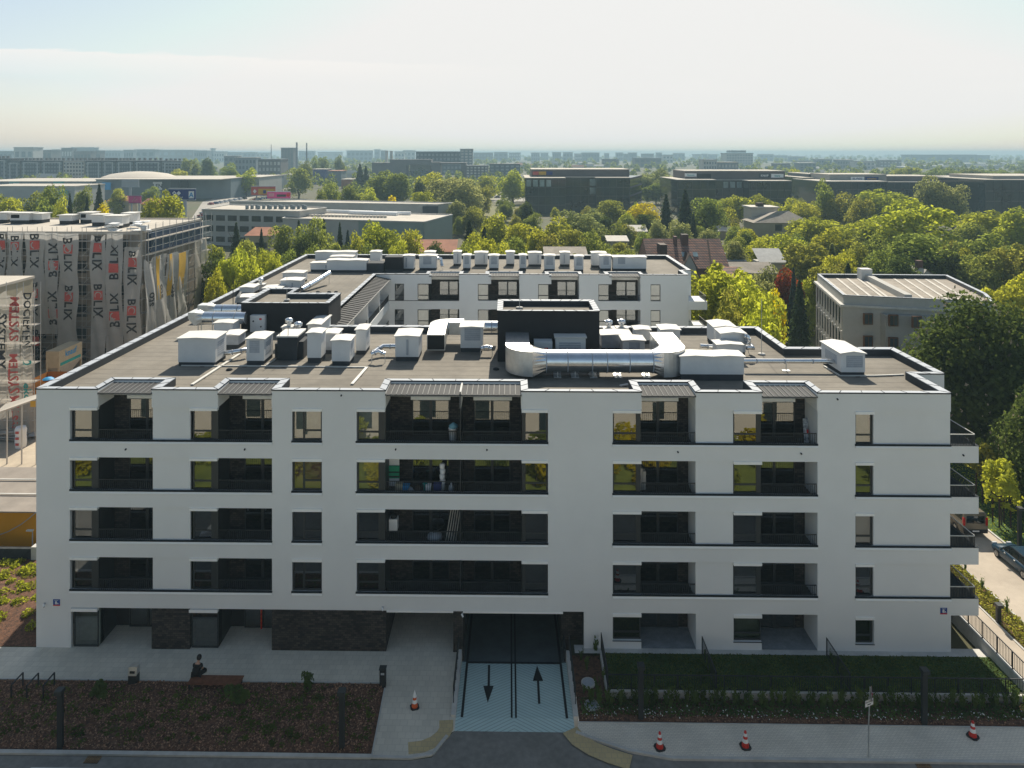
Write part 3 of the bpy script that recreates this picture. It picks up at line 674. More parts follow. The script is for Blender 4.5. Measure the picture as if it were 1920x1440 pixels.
# ================================================================== the white apartment building
B = thing('apartment_building', 'white five-storey apartment building with recessed dark balconies around a courtyard', 'building', (0, 0, 0))
FX = fx
ZP, ZR = 15.77, 15.30
SILL = [12.66, 9.61, 6.57, 3.52]
WALLT = .24
def facade_wall(parent, Y, xL, xR, z0, z1, holes, recess, mats, thick=WALLT, top_notch=()):
    xs = sorted({round(x, 4) for x in [xL, xR] + [h[i] for h in list(holes)+list(recess) for i in (0, 1)] if xL-1e-6 <= x <= xR+1e-6})
    zs = sorted({round(z, 4) for z in [z0, z1] + [h[i] for h in list(holes)+list(recess) for i in (2, 3)] if z0-1e-6 <= z <= z1+1e-6})
    def dep(i, j):
        if i < 0 or j < 0 or i >= len(xs)-1 or j >= len(zs)-1: return None
        x, z = (xs[i]+xs[i+1])/2, (zs[j]+zs[j+1])/2
        for h in holes:
            if h[0] < x < h[1] and h[2] < z < h[3]: return thick
        for h in recess:
            if h[0] < x < h[1] and h[2] < z < h[3]: return h[4]
        return 0.0
    mb = MB()
    for i in range(len(xs)-1):
        for j in range(len(zs)-1):
            d = dep(i, j); a, b, c, e = xs[i], xs[i+1], zs[j], zs[j+1]
            if d < thick: mb.quad((a, Y+d, c), (b, Y+d, c), (b, Y+d, e), (a, Y+d, e)); mb.quad((a, Y+thick, c), (a, Y+thick, e), (b, Y+thick, e), (b, Y+thick, c))
            r = dep(i+1, j); r = thick if r is None else r
            if r != d: mb.quad((b, Y+d, c), (b, Y+r, c), (b, Y+r, e), (b, Y+d, e))
            if i == 0 and d < thick: mb.quad((a, Y+d, c), (a, Y+d, e), (a, Y+thick, e), (a, Y+thick, c))
            t = dep(i, j+1); t = thick if t is None else t
            if t != d: mb.quad((a, Y+d, e), (b, Y+d, e), (b, Y+t, e), (a, Y+t, e))
    return mb.build('wall', mats, parent)
wcount = [0]
def window(parent, x0, x1, z0, z1, y, style='A', back='room', depth=.30, pl=0, pr=0):
    """frame with its panes; style A: transom low, C: two casements, D: two door leaves, P: one pane"""
    f = MB(); w = .065; d = .07; wcount[0] += 1
    def bx(a, b, c, e): f.box(a, b, y-d, y, c, e)
    bx(x0, x0+w+pl, z0, z1); bx(x1-w-pr, x1, z0, z1); bx(x0+w+pl, x1-w-pr, z0, z0+w+.02); bx(x0+w+pl, x1-w-pr, z1-w, z1)
    panes = []; a0, a1, c0, c1 = x0+w+pl, x1-w-pr, z0+w+.02, z1-w; mid = (x0+x1)/2
    if style == 'A':
        zt = z0 + (z1-z0)*.30; bx(a0, a1, zt-.05, zt+.05); panes = [(a0, a1, c0, zt-.05), (a0, a1, zt+.05, c1)]
    elif style == 'C':
        xm = x0 + (x1-x0)*.37; zt = z0 + (z1-z0)*.32; bx(xm-.06, xm+.06, c0, c1); bx(xm+.06, a1, zt-.05, zt+.05)
        panes = [(a0, xm-.06, c0, c1), (xm+.06, a1, c0, zt-.05), (xm+.06, a1, zt+.05, c1)]
    elif style == 'D':
        bx(mid-.09, mid+.09, c0, c1); panes = [(a0, mid-.09, c0, c1), (mid+.09, a1, c0, c1)]
    else: panes = [(a0, a1, c0, c1)]
    f.quad((x0, y+depth, z0), (x1, y+depth, z0), (x1, y+depth, z1), (x0, y+depth, z1), 1)
    f.quad((x0, y, z0), (x1, y, z0), (x1, y+depth, z0), (x0, y+depth, z0), 1); f.quad((x0, y, z1), (x1, y, z1), (x1, y+depth, z1), (x0, y+depth, z1), 1)
    f.quad((x0, y, z0), (x0, y+depth, z0), (x0, y+depth, z1), (x0, y, z1), 1); f.quad((x1, y, z0), (x1, y+depth, z0), (x1, y+depth, z1), (x1, y, z1), 1)
    o = f.build('window', [M['frame'], M[back]], parent)
    rng = random.Random(wcount[0])
    for (a, b, c, e) in panes:
        p = MB(); t = rng.uniform(-.004, .004); q = rng.uniform(-.004, .004)       # panes never hang perfectly true
        yy = y-d*.55; p.add([(a, yy+t, c), (b, yy-t, c), (b, yy-t+q, e), (a, yy+t+q, e), (a, yy+t+.02, c), (b, yy-t+.02, c), (b, yy-t+q+.02, e), (a, yy+t+q+.02, e)],
            [(0, 1, 2, 3)]); p.build('pane', M['glass'], o)
    return o
def railing(parent, x0, x1, y, z0, h=.66, step=.125):
    m = MB(); m.box(x0, x1, y-.025, y+.025, z0+h-.04, z0+h); n = max(2, int((x1-x0)/step))
    m.box(x0, x1, y-.015, y+.015, z0+.05, z0+.08)
    for i in range(n+1): x = x0 + (x1-x0)*i/n; m.box(x-.011, x+.011, y-.011, y+.011, z0, z0+h-.04)
    return m.build('railing', M['rail'], parent)
def blind(parent, x0, x1, y, z0, z1):
    m = MB(); m.box(x0, x1, y-.06, y+.17, z0, z1); return m.build('blind_box', M['blind'], parent)

# ---- bays of the street front, in pixels of the photograph at the height of the third floor
uw = lambda *a: tuple(FX(u) for u in a)
A, Bb, Cc, D, E, Fb, G = (131, 183, 285), (355.5, 408, 510), (547.5, 603.5), (668.5, 722, 978, 1027.5), (1149, 1202.5, 1305), (1375.5, 1428.5, 1533), (1604, 1639)
holes, recess = [], []; front = []
for s in SILL:
    hd = s + 2.03; ht = ZP if s == SILL[0] else hd
    for b in (A, Bb, E, Fb):
        x0, x1, x2 = uw(*b); holes += [(x0, x1, s, s+2.0), (x1, x2, s, ht)]
    x0, x1 = uw(*Cc); holes.append((x0, x1, s, s+2.03))
    x0, x1, x2, x3 = uw(*D); holes += [(x0, x1, s, s+2.0), (x1, x2, s, ht), (x2, x3, s, s+2.0)]
    x0, x1 = uw(*G); holes.append((x0, x1, s, s+2.0))
    recess += [(FX(285), FX(355.5), s, s+2.03, .10), (FX(1305), FX(1375.5), s, s+2.03, .10), (FX(1639), FX(1783), s, s+2.03, .08)]
# ground floor
holes += [(FX(133), FX(1055.5), -.2, 2.46), (FX(1055.5), FX(1095), -.2, 2.5)]
holes += [(FX(1149), FX(1202.5), .78, 2.42), (FX(1202.5), FX(1305), .0, 2.46), (FX(1375.5), FX(1428.5), .78, 2.42), (FX(1428.5), FX(1533), .0, 2.46), (FX(1604), FX(1639), .72, 2.36)]
XL, XR = FX(68), FX(1783)
facade_wall(B, 0, XL, XR, -.2, ZP, holes, recess, M['plaster'])
# ledges under every row of openings
for s in SILL:
    m = MB()
    for a, b in ((131, 510.5), (547, 604), (667.5, 1028), (1148.5, 1533.5), (1603.5, 1783)):
        x0, x1 = FX(a), FX(b)
        m.add([(x0, -.10, s-.13), (x1, -.10, s-.13), (x1, -.02, s-.03), (x0, -.02, s-.03), (x0, .0, s-.15), (x1, .0, s-.15)], [(0, 1, 2, 3), (4, 5, 1, 0)], 0); m.box(x0-.02, x1, -.05, .0, s-.03, s+.075, 1)
    m.build('sill', [M['plaster2'], M['seam']], B)
for a, b in ((725, 850), (868, 1055.5)): m = MB(); m.box(FX(a), FX(b), -.03, .03, 2.37, 2.47, 0); m.build('lintel', M['plaster2'], B)
# side and rear walls, courtyard walls
W2 = MB()
def wallq(x0, y0, x1, y1, z0=-.2, z1=ZP): W2.quad((x0, y0, z0), (x1, y1, z0), (x1, y1, z1), (x0, y0, z1))
YS, YE, XE, YB, XI = 3.8, 10.0, 28.35, 16.2, -15.9
XC = xat(1476, 9.9); Y2 = 41.4; XB = xat(1291, Y2)
wallq(XL, WALLT, XL, 57.6); wallq(XR, WALLT, XR, YS); wallq(XR, YS, XE, YS); wallq(XE, YS, XE, YE); wallq(XE, YE, XC, YE); wallq(XC, YE, XC, YB); wallq(XC, YB, XI, YB)
wallq(XB, Y2+WALLT, XB, Y2+3.2); wallq(XB, Y2+3.2, XB+1.1, Y2+3.2); wallq(XB+1.1, Y2+3.2, XB+1.1, 57.6); wallq(XB+1.1, 57.6, XL, 57.6)
W2.build('wall', M['plaster'], B)
# left wing towards the courtyard: dark cladding, slab fronts
W3 = MB(); W3.quad((XI, YB, -.2), (XI, Y2, -.2), (XI, Y2, 15.2), (XI, YB, 15.2)); W3.build('courtyard_cladding', M['brick'], B)
for s in SILL: m = MB(); m.box(XI, XI+1.6, YB+3, Y2, s-1.0, s); m.build('balcony_slab', M['plaster'], B)
m = MB(); yy = [YB+3+i*.14 for i in range(int((Y2-YB-3)/.14))]
for s in SILL[:2]:
    m.box(XI+1.52, XI+1.56, YB+3, Y2, s+.62, s+.66)
    for y in yy: m.box(XI+1.53, XI+1.55, y, y+.02, s, s+.62)
m.build('railing', M['rail'], B)
m = MB(); m.add([(XI+.02, YB+2.4, 15.50), (XI+1.75, YB+2.4, 15.2), (XI+1.75, Y2-.05, 15.2), (XI+.02, Y2-.05, 15.50)], [(0, 1, 2, 3)]); m.box(XI+1.72, XI+1.80, YB+2.4, Y2-.05, 15.12, 15.22, 1)
for i in range(30): y = YB+2.6+i*.77; m.bar((XI+.04, y, 15.53), (XI+1.72, y, 15.24), .04, .05, 0)
m.build('canopy', [M['canopy'], M['canopy_rib']], B)
for i in range(3):
    y = YB+6+i*6.5; m = MB(); m.box(XI, XI+1.6, y, y+.15, SILL[0], 15.1); m.build('balcony_partition', M['plaster'] if i else M['lid'], B)

# ---- loggias and windows
LD = 1.85
BACK = {}
def loggia(x0, x1, zf, zc, y0, door=(), side_l='frame', side_r='plaster', depth=LD, ceil=True, floor='darkwall'):
    m = MB(); y1 = y0+depth
    m.quad((x0, y1, zf), (x1, y1, zf), (x1, y1, zc), (x0, y1, zc), 0)
    m.quad((x0, y0+WALLT, zf), (x0, y1, zf), (x0, y1, zc), (x0, y0+WALLT, zc), 1)
    m.quad((x1, y0+WALLT, zf), (x1, y1, zf), (x1, y1, zc), (x1, y0+WALLT, zc), 2)
    m.quad((x0, y0+WALLT, zf), (x1, y0+WALLT, zf), (x1, y1, zf), (x0, y1, zf), 3)
    m.quad((x0, y0+.02, zf), (x1, y0+.02, zf), (x1, y0+WALLT, zf), (x0, y0+WALLT, zf), 3)
    if ceil: m.quad((x0, y0+WALLT, zc), (x1, y0+WALLT, zc), (x1, y1, zc), (x0, y1, zc), 4)
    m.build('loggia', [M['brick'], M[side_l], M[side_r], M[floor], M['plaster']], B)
def canopy(x0, x1, y0):
    m = MB(); zf, zb = 15.575, 15.655
    m.add([(x0+.01, y0-.06, zf), (x1-.01, y0-.06, zf), (x1-.01, y0+LD-.03, zb), (x0+.01, y0+LD-.03, zb), (x0+.01, y0-.06, zf-.07), (x1-.01, y0-.06, zf-.07), (x1-.01, y0+LD-.03, zb-.07), (x0+.01, y0+LD-.03, zb-.07)],
          [(0, 1, 2, 3), (4, 7, 6, 5), (0, 4, 5, 1), (0, 3, 7, 4), (1, 5, 6, 2)])
    n = max(3, round((x1-x0)/.33))
    for i in range(n+1): x = x0+.04 + (x1-x0-.08)*i/n; m.bar((x, y0-.05, zf+.02), (x, y0+LD-.04, zb+.02), .03, .05, 1)
    m.build('canopy', [M['canopy'], M['canopy_rib']], B)
    m = MB(); m.box(x0+.01, x1-.01, y0+LD-.10, y0+LD-.004, 14.86, ZP-.02); m.box(x0+.004, x0+.03, y0+.02, y0+LD-.11, 14.72, ZP-.02); m.box(x1-.03, x1-.004, y0+.02, y0+LD-.11, 14.72, ZP-.02); m.build('lintel', M['plaster2'], B)
rng = random.Random(11)
for fi, s in enumerate(SILL):
    zc = s+2.05 if fi else ZP-.02
    for bi, b in enumerate((A, Bb, E, Fb)):
        x0, x1, x2 = uw(*b); left = bi < 2
        window(B, x0+(.16 if left else .02), x1-.02, s+.03, s+1.86, .20, 'A', back='room', pr=.36 if left else .22)
        blind(B, x0+.0, x1, .0, s+1.86, s+2.02)
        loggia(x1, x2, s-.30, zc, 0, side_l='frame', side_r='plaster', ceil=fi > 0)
        ln = x2-x1
        d0, d1 = (x1+ln*.30, x2-.05) if left else (x1+.10, x2-ln*.20)
        window(B, d0, d1, s-.28, s+2.0, LD-.03, 'D', depth=.25)
        if fi == 0: blind(B, d0-.1, d1, LD-.12, s+2.0, s+2.2); canopy(x1, x2, 0)
        railing(B, x1+.04, x2-.02, .12, s)
    x0, x1 = uw(*Cc); window(B, x0+.05, x1-.03, s+.08, s+1.86, .19, 'C', back={0: 'curtain', 1: 'pink', 2: 'room', 3: 'room'}[fi], depth=.35); blind(B, x0, x1, 0, s+1.86, s+2.03)
    x0, x1, x2, x3 = uw(*D); xm = FX(863)
    window(B, x0+.05, x1-.02, s+.03, s+1.86, .20, 'A', back=['curtain', 'curtain2', 'room', 'room'][fi], pr=.34); blind(B, x0, x1, 0, s+1.86, s+2.02)
    window(B, x2+.02, x3-.05, s+.03, s+1.86, .20, 'A', pl=.16); blind(B, x2, x3, 0, s+1.86, s+2.02)
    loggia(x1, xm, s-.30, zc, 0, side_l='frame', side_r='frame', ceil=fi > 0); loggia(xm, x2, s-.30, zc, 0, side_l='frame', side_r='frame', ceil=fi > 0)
    window(B, FX(765.5), FX(838), s-.28, s+2.0, LD-.03, 'D', depth=.25); window(B, FX(886), FX(957), s-.28, s+2.0, LD-.03, 'D', depth=.25)
    m = MB(); m.box(xm-.03, xm+.03, -.02, LD-.05, s, zc-.01); m.build('balcony_partition', M['rail'], B)
    if fi == 0: canopy(x1, xm-.01, 0); canopy(xm+.01, x2, 0); blind(B, FX(763), FX(840), LD-.12, s+2.0, s+2.2); blind(B, FX(885), FX(960), LD-.12, s+2.0, s+2.2)
    railing(B, x1+.04, x2-.04, .12, s)
    x0, x1 = uw(*G); window(B, x0+.02, x1-.10, s+.03, s+1.86, .19, 'A', back=['curtain2', 'room', 'cream', 'room'][fi]); blind(B, x0, x1, 0, s+1.86, s+2.02)
# ground floor rooms behind the openings
for (u0, u1, back, st) in ((137, 183, 'curtain2', 'P'), (358, 408, 'room', 'P')):
    window(B, FX(u0), FX(u1), .02, 2.24, .16, st, back=back, depth=.5); blind(B, FX(u0)-.1, FX(u1), 0, 2.24, 2.42)
for u0, u1 in ((183, 285), (408, 510)):
    m = MB(); x0, x1 = FX(u0), FX(u1); m.quad((x0, 2.1, 0), (x1, 2.1, 0), (x1, 2.1, 2.46), (x0, 2.1, 2.46), 1)
    m.quad((x0, .3, 0), (x0, 2.1, 0), (x0, 2.1, 2.46), (x0, .3, 2.46), 2); m.quad((x1, .3, 0), (x1, 2.1, 0), (x1, 2.1, 2.46), (x1, .3, 2.46), 0); m.quad((x0, .24, 2.45), (x1, .24, 2.45), (x1, 2.1, 2.45), (x0, 2.1, 2.45), 3)
    window(B, x0+.9, x1-.05, .02, 2.4, 2.02, 'D', back='room')
    m.build('entrance_recess', [M['brick'], M['darkclad'], M['frame'], M['plaster']], B)
for u0, u1, ya, d in ((285, 356, -.04, 2.0), (510, 724, -.04, 9.0), (850, 868, -.04, 1.5), (1055.5, 1095, 1.2, 1.5)): m = MB(); m.box(FX(u0), FX(u1), ya, d, -.1, 2.455); m.build('clinker_pier', M['brick'], B)
m = MB(); m.quad((FX(724), 3.9, 2.44), (FX(1055), 3.9, 2.44), (FX(1055), .24, 2.44), (FX(724), .24, 2.44)); m.quad((FX(724), 11, 2.44), (FX(1095), 11, 2.44), (FX(1095), 3.9, 2.44), (FX(724), 3.9, 2.44)); m.quad((FX(1055), 3.9, 2.44), (FX(1096), 3.9, 2.44), (FX(1096), .24, 2.44), (FX(1055), .24, 2.44)); m.quad((FX(1095), .24, -1), (FX(1095), 1.5, -1), (FX(1095), 1.5, 2.5), (FX(1095), .24, 2.5)); m.quad((FX(1055), 1.5, -1), (FX(1096), 1.5, -1), (FX(1096), 1.5, 2.5), (FX(1055), 1.5, 2.5))
m.quad((FX(724), 11, -2), (FX(1095), 11, -2), (FX(1095), 11, 2.44), (FX(724), 11, 2.44)); m.quad((FX(1055.5), 1.5, -2), (FX(1055.5), 11, -2), (FX(1055.5), 11, 2.44), (FX(1055.5), 1.5, 2.44)); m.quad((FX(868), 1.5, -2), (FX(868), 11, -2), (FX(868), 11, 2.44), (FX(868), 1.5, 2.44))
m.build('passage_lining', M['darkclad'], B)
for b in (E, Fb):
    x0, x1, x2 = uw(*b); window(B, x0+.02, x1-.02, .82, 2.24, .19, 'A', back='room' if b is E else 'curtain2'); blind(B, x0, x1, 0, 2.24, 2.42)
    loggia(x1, x2, .33, 2.46, 0, depth=2.0, floor='terrace'); window(B, x1+.15, x2-(x2-x1)*.18, .36, 2.4, 1.97, 'D', depth=.25, back='curtain2')
x0, x1 = uw(*G); window(B, x0+.02, x1-.10, .75, 2.2, .19, 'A'); blind(B, x0, x1, 0, 2.2, 2.36)
m = MB(); m.box(FX(1604)-.02, FX(1639)+.03, -.05, .0, .70, .725); m.box(FX(1149)-.02, FX(1202.5), -.05, .0, .765, .79); m.box(FX(1375.5)-.02, FX(1428.5), -.05, .0, .765, .79); m.build('sill', M['seam'], B)
# side balconies on the right
for s in SILL:
    m = MB(); m.box(XR+.004, FX(1835), .0, YS-.01, s-1.02, s, 0); m.box(XR+.004, FX(1836), -.03, YS-.01, s, s+.02, 1); m.build('balcony_slab', [M['plaster'], M['seam']], B)
    m = MB(); xe = FX(1830)
    m.box(XR, xe, .06, .10, s+.64, s+.68, 1); m.box(xe-.04, xe, .06, YS-.05, s+.64, s+.68, 1)
    for i in range(16): x = XR+.05+(xe-XR-.1)*i/15; m.box(x-.018, x+.018, .07, .09, s+.02, s+.64)
    for i in range(30): y = .1+(YS-.2)*i/29; m.box(xe-.03, xe-.008, y-.018, y+.018, s+.02, s+.64)
    m.build('railing', [M['rail'], M['pipe']], B)
    m = MB(); m.box(XR+.25, XR+1.3, YS-.06, YS-.01, s-.0, s+2.1); m.build('balcony_door', M['frame'], B)
# spouts and camera dots on the front
for (u, v) in ((236, 842), (459, 842), (640, 741), (742, 842), (913, 843), (1271, 847), (1502, 850), (1570, 748), (1806, 853)):
    y = 0; m = MB(); x, z = xat(u, -.02), zat(u, v, -.02); m.cyl((x, .02, z), (x, -.10, z-.02), .045, 8); m.build('rain_spout', M['seam'], B)

# ---- back wing front towards the courtyard
px2 = lambda u: xat(u, Y2)
holes = []; recess = []
bw = [((783, 804), (811, 861)), ((896, 916), (922, 974)), ((1009, 1029), (1036, 1086)), ((1122, 1142), (1150, 1201))]
for s in SILL:
    for (w0, w1), (l0, l1) in bw: holes += [(px2(w0), px2(w1)+.3, s, s+2.0), (px2(w1)+.3, px2(l1), s, ZP if s == SILL[0] else s+2.03)]
    holes += [(px2(1220), px2(1238.5), s, s+2.0), (px2(740), px2(757.5), s, s+2.0)]
facade_wall(B, Y2, XI, XB, -.2, ZP, holes, recess, M['plaster'])
for fi, s in enumerate(SILL[:2]):
    for (w0, w1), (l0, l1) in bw:
        a, b, c = px2(w0), px2(w1)+.3, px2(l1); window(B, a, b-.3, s+.03, s+1.95, Y2+.2, 'A', back='curtain' if (w0+fi) % 3 else 'room')
        loggia(b-.3, c, s-.3, s+2.05 if fi else ZP-.02, Y2, side_l='brick', ceil=fi > 0)
        window(B, b+.8, c-.25, s-.28, s+2.0, Y2+LD-.03, 'D', back='curtain', depth=.25)
        if fi == 0: canopy(b-.28, c, Y2)
        m = MB(); m.box(b-.2, c, Y2+.10, Y2+.14, s+.60, s+.65); 
        for i in range(24): x = b-.2+(c-b+.2)*i/23; m.box(x-.012, x+.012, Y2+.11, Y2+.13, s, s+.6)
        m.build('railing', M['rail'], B)
    for u0, u1 in ((1220, 1238.5), (740, 757.5)): window(B, px2(u0), px2(u1), s+.03, s+1.95, Y2+.2, 'A', back='curtain' if u0 > 1000 else 'room')
    m = MB(); m.box(XI, px2(804), Y2-.04, Y2, s-.03, s+.02); m.box(px2(783), px2(861), Y2-.04, Y2, s-.03, s+.02); m.build('sill', M['seam'], B)
    m = MB(); m.box(XB+.01, XB+2.2, Y2, Y2+3.2, s-1.0, s, 0); m.box(XB, XB+2.1, Y2+.06, Y2+.1, s+.62, s+.66, 1); m.box(XB+2.06, XB+2.1, Y2+.06, Y2+3.2, s+.62, s+.66, 1)
    for i in range(26): y = Y2+.1+3.0*i/25; m.box(XB+2.07, XB+2.09, y, y+.03, s, s+.62, 1)
    m.build('balcony_slab', [M['plaster'], M['rail']], B)

# ---- roof: membrane, upstands and coping all round
def notches(pairs, y, off=LD):
    o = []
    for a, b in pairs: o += [(a, y), (a, y+off), (b, y+off), (b, y)]
    return o
fr = [(FX(b[1]), FX(b[2])) for b in (A, Bb, D, E, Fb)]
bk = [(px2(w1), px2(l1)) for (_, w1), (_, l1) in bw]
poly = [(XL, 0)] + notches(fr, 0) + [(XR, 0), (XR, YS), (XE, YS), (XE, YE), (XC, YE), (XC, YB), (XI, YB), (XI, Y2)] + notches(bk, Y2) + [(XB, Y2), (XB, Y2+3.2), (XB+1.1, Y2+3.2), (XB+1.1, 57.6), (XL, 57.6)]
def offset(poly, w):
    n = len(poly); o = []
    for i in range(n):
        p0, p1, p2 = Vector(poly[i-1]), Vector(poly[i]), Vector(poly[(i+1) % n]); d1 = (p1-p0).normalized(); d2 = (p2-p1).normalized()
        n1 = Vector((-d1.y, d1.x)); n2 = Vector((-d2.y, d2.x)); k = n1+n2; k = k/max(1e-6, k.dot(n1)); o.append(tuple(p1 + k*w))
    return o
def parapet(parent, poly, zt, zr, w=.40, over=.04, seam=1.5, roofmat='membrane', name='roof'):
    o_ = offset(poly, -over); i_ = offset(poly, w); n = len(poly); m = MB()
    for k in range(n):
        a, b = k, (k+1) % n; A_, B_, C_, D_ = o_[a], o_[b], i_[b], i_[a]
        m.quad((*A_, zt+.01), (*B_, zt+.01), (*C_, zt-.015), (*D_, zt-.015), 0); m.quad((*A_, zt-.07), (*B_, zt-.07), (*B_, zt+.01), (*A_, zt+.01), 1)
        m.quad((*D_, zt-.015), (*C_, zt-.015), (*C_, zt-.06), (*D_, zt-.06), 0)
        L_ = (Vector(B_)-Vector(A_)).length; ns = int(L_/seam)
        m.bar((*A_, zt+.016), (*D_, zt-.009), .035, .02, 1)
        for j in range(1, ns+1):
            t = j/(ns+1); pa = Vector(A_).lerp(Vector(B_), t); pb = Vector(D_).lerp(Vector(C_), t)
            if L_ > 1: m.bar((*pa, zt+.014), (*pb, zt-.011), .035, .02, 1)
    m.build('coping', [M['coping'], M['seam']], parent)
    m = MB(); m.poly([(*p, zr) for p in i_], 0)
    for k in range(n): a, b = i_[k], i_[(k+1) % n]; m.quad((*a, zr), (*b, zr), (*b, zt-.06), (*a, zt-.06), 1)
    return m.build(name, [M[roofmat], M['upstand']], parent)
parapet(B, poly, ZP+.06, ZR)
m = MB()
for k in range(14):
    y = 2.5+k*1.02; m.box(XL+.5, (XR-.5 if y < YS else XE-.5) if y < YE else XC-.5, y, y+.035, ZR-.01, ZR+.004)
for k in range(12): x = XL+1.6+k*.98; m.box(x, x+.03, YB+6, 57, ZR-.01, ZR+.004)
m.build('roof_seam', mat('roof_lap_seam', (.12, .11, .095), .9), B)
# stair heads on the roof
def stairhead(x0, x1, y0, y1, zt, notch=None):
    p = [(x0, y0), (x1, y0), (x1, y1), (x0, y1)] if not notch else [(x0, y0), (x1, y0), (x1, y1-notch[1]), (x0+notch[0], y1-notch[1]), (x0+notch[0], y1), (x0, y1)]
    m = MB(); n = len(p)
    for k in range(n): a, b = p[k], p[(k+1) % n]; m.quad((*a, ZR), (*b, ZR), (*b, zt), (*a, zt))
    m.build('stair_head_wall', M['darkclad'], B); parapet(B, p, zt+.05, zt-.38, w=.38, seam=.9, name='stair_head_roof')
ya = onz(452, 622, ZR)[1]; xa = xat(452, ya); xa2 = xat(616, ya); za = zat(500, 569, ya)
stairhead(xa, xa2+.0, ya, ya+6.6, za, notch=(xa2-xa-4.4, 2.3))
yb = onz(933, 678, ZR)[1]; stairhead(xat(933, yb), xat(1124, yb), yb, yb+3.9, zat(1000, 584, yb))
m = MB(); m.box(xa+3.5, xa+4.5, ya-.25, ya-.01, ZR+.15, ZR+2.1); EL = m
# ================================================================== plant on the roof
GR = 'white ventilation housings on the roof'
def unit(u0, u1, vt, vb, dy, label, mats=('upstand', 'unit', 'lid'), z=ZR, louv=None, ladder=None, over=.10, plinth=.30, group=GR, name='ventilation_housing', pitch=.06, seam=0, side=None):
    Y = onz((u0+u1)/2, vb, z)[1]; x0, x1 = xat(u0, Y), xat(u1, Y); zt = zat((u0+u1)/2, vt, Y); xm, ym = (x0+x1)/2, Y+dy/2
    t = thing(name, label, 'vent housing', (xm, ym, z), 0, group)
    m = MB(); m.box(x0+.03, x1-.03, Y+.02, Y+dy-.02, z-.02, z+plinth); m.build('plinth', M[mats[0]], t)
    m = MB(); m.box(x0, x1, Y, Y+dy, z+plinth, zt-.04); m.build('housing', M[mats[1]], t)
    m = MB(); a, b, c, d = x0-over, x1+over, Y-over, Y+dy+over; n = max(1, seam+1)
    for k in range(n):
        p, q = a+(b-a)*k/n+(.012 if k else 0), a+(b-a)*(k+1)/n-(.012 if k < n-1 else 0)
        mid = (p+q)/2
        m.add([(p, c, zt-.035), (mid, c, zt+pitch-.035), (q, c, zt-.035), (q, d, zt-.035), (mid, d, zt+pitch-.035), (p, d, zt-.035), (p, c, zt-.09), (q, c, zt-.09), (q, d, zt-.09), (p, d, zt-.09)],
              [(0, 1, 4, 5), (1, 2, 3, 4), (6, 7, 2, 1, 0), (8, 9, 5, 4, 3), (6, 0, 5, 9), (7, 8, 3, 2), (6, 9, 8, 7)])
    m.build('lid', M[mats[2]], t)
    if louv:
        f0, f1, g0, g1 = louv; m = MB(); lx0, lx1 = x0+(x1-x0)*f0, x0+(x1-x0)*f1; lz0, lz1 = z+plinth+(zt-z-plinth)*g0, z+plinth+(zt-z-plinth)*g1; n = 6
        for k in range(n):
            q = lz0+(lz1-lz0)*k/n; h = (lz1-lz0)/n; m.add([(lx0, Y-.012, q), (lx1, Y-.012, q), (lx1, Y-.004, q+h*.9), (lx0, Y-.004, q+h*.9), (lx0, Y+.01, q), (lx1, Y+.01, q)], [(0, 1, 2, 3), (0, 4, 5, 1)])
        m.box(lx0-.03, lx0, Y-.016, Y, lz0, lz1); m.box(lx1, lx1+.03, Y-.016, Y, lz0, lz1)
        m.build('louvre', M['louvre'], t)
    if side is not None:
        m = MB(); n = 7; zz0, zz1 = z+plinth+.35, zt-.35; X = x1 if side > 0 else x0
        for k in range(n): q = zz0+(zz1-zz0)*k/n; m.box(X-.01, X+.012, Y+dy*.2, Y+dy*.8, q, q+(zz1-zz0)/n*.6)
        m.build('louvre', M['louvre'], t)
    if ladder is not None:
        m = MB(); lx = x0+(x1-x0)*ladder; m.box(lx-.07, lx+.07, Y-.05, Y, z+plinth+.15, zt-.3); m.build('cable_trunk', M['louvre'], t)
    return t
# front block, west part
unit(334, 404, 633, 686, 1.9, 'widest white housing at the west end of the front roof, flexible duct on its side', plinth=.25, side=1)
unit(462, 495, 634, 684.5, 1.9, 'white housing with louvred front beside the dark chimney block on the front roof', louv=(.2, .72, .35, .9), side=1)
unit(576, 602, 623, 681, 1.3, 'slim tall white housing just east of the dark chimney block', plinth=.38)
unit(604, 633, 624, 664, 1.4, 'pale low housing half hidden behind the slim tall housing', mats=('upstand', 'louvre', 'lid'))
unit(622, 656, 637, 685.5, 1.5, 'plain white housing standing forward, east of the slim tall one', side=1)
unit(667, 686, 617, 665, 1.6, 'narrow white housing with pipe stub, behind the plain forward housing', side=1)
unit(741, 785, 629, 677, 2.1, 'white housing with a dark cable trunk on its front, west of the square elbow duct', ladder=.52)
unit(863.5, 905, 612, 660, 1.4, 'white housing with grey square grille west of the middle stair head', louv=(.2, .88, .35, .92))
unit(401, 436, 604.5, 637, 1.6, 'white housing below the two big ducts at the western stair head', plinth=.2)
unit(418, 447, 627, 654, 1.5, 'low dark-sided box with pale lid behind the widest western housing', mats=('upstand', 'louvre', 'lid'))
unit(577, 601, 607, 640, 3.2, 'white housing leaning up to the western stair head corner', plinth=.3)
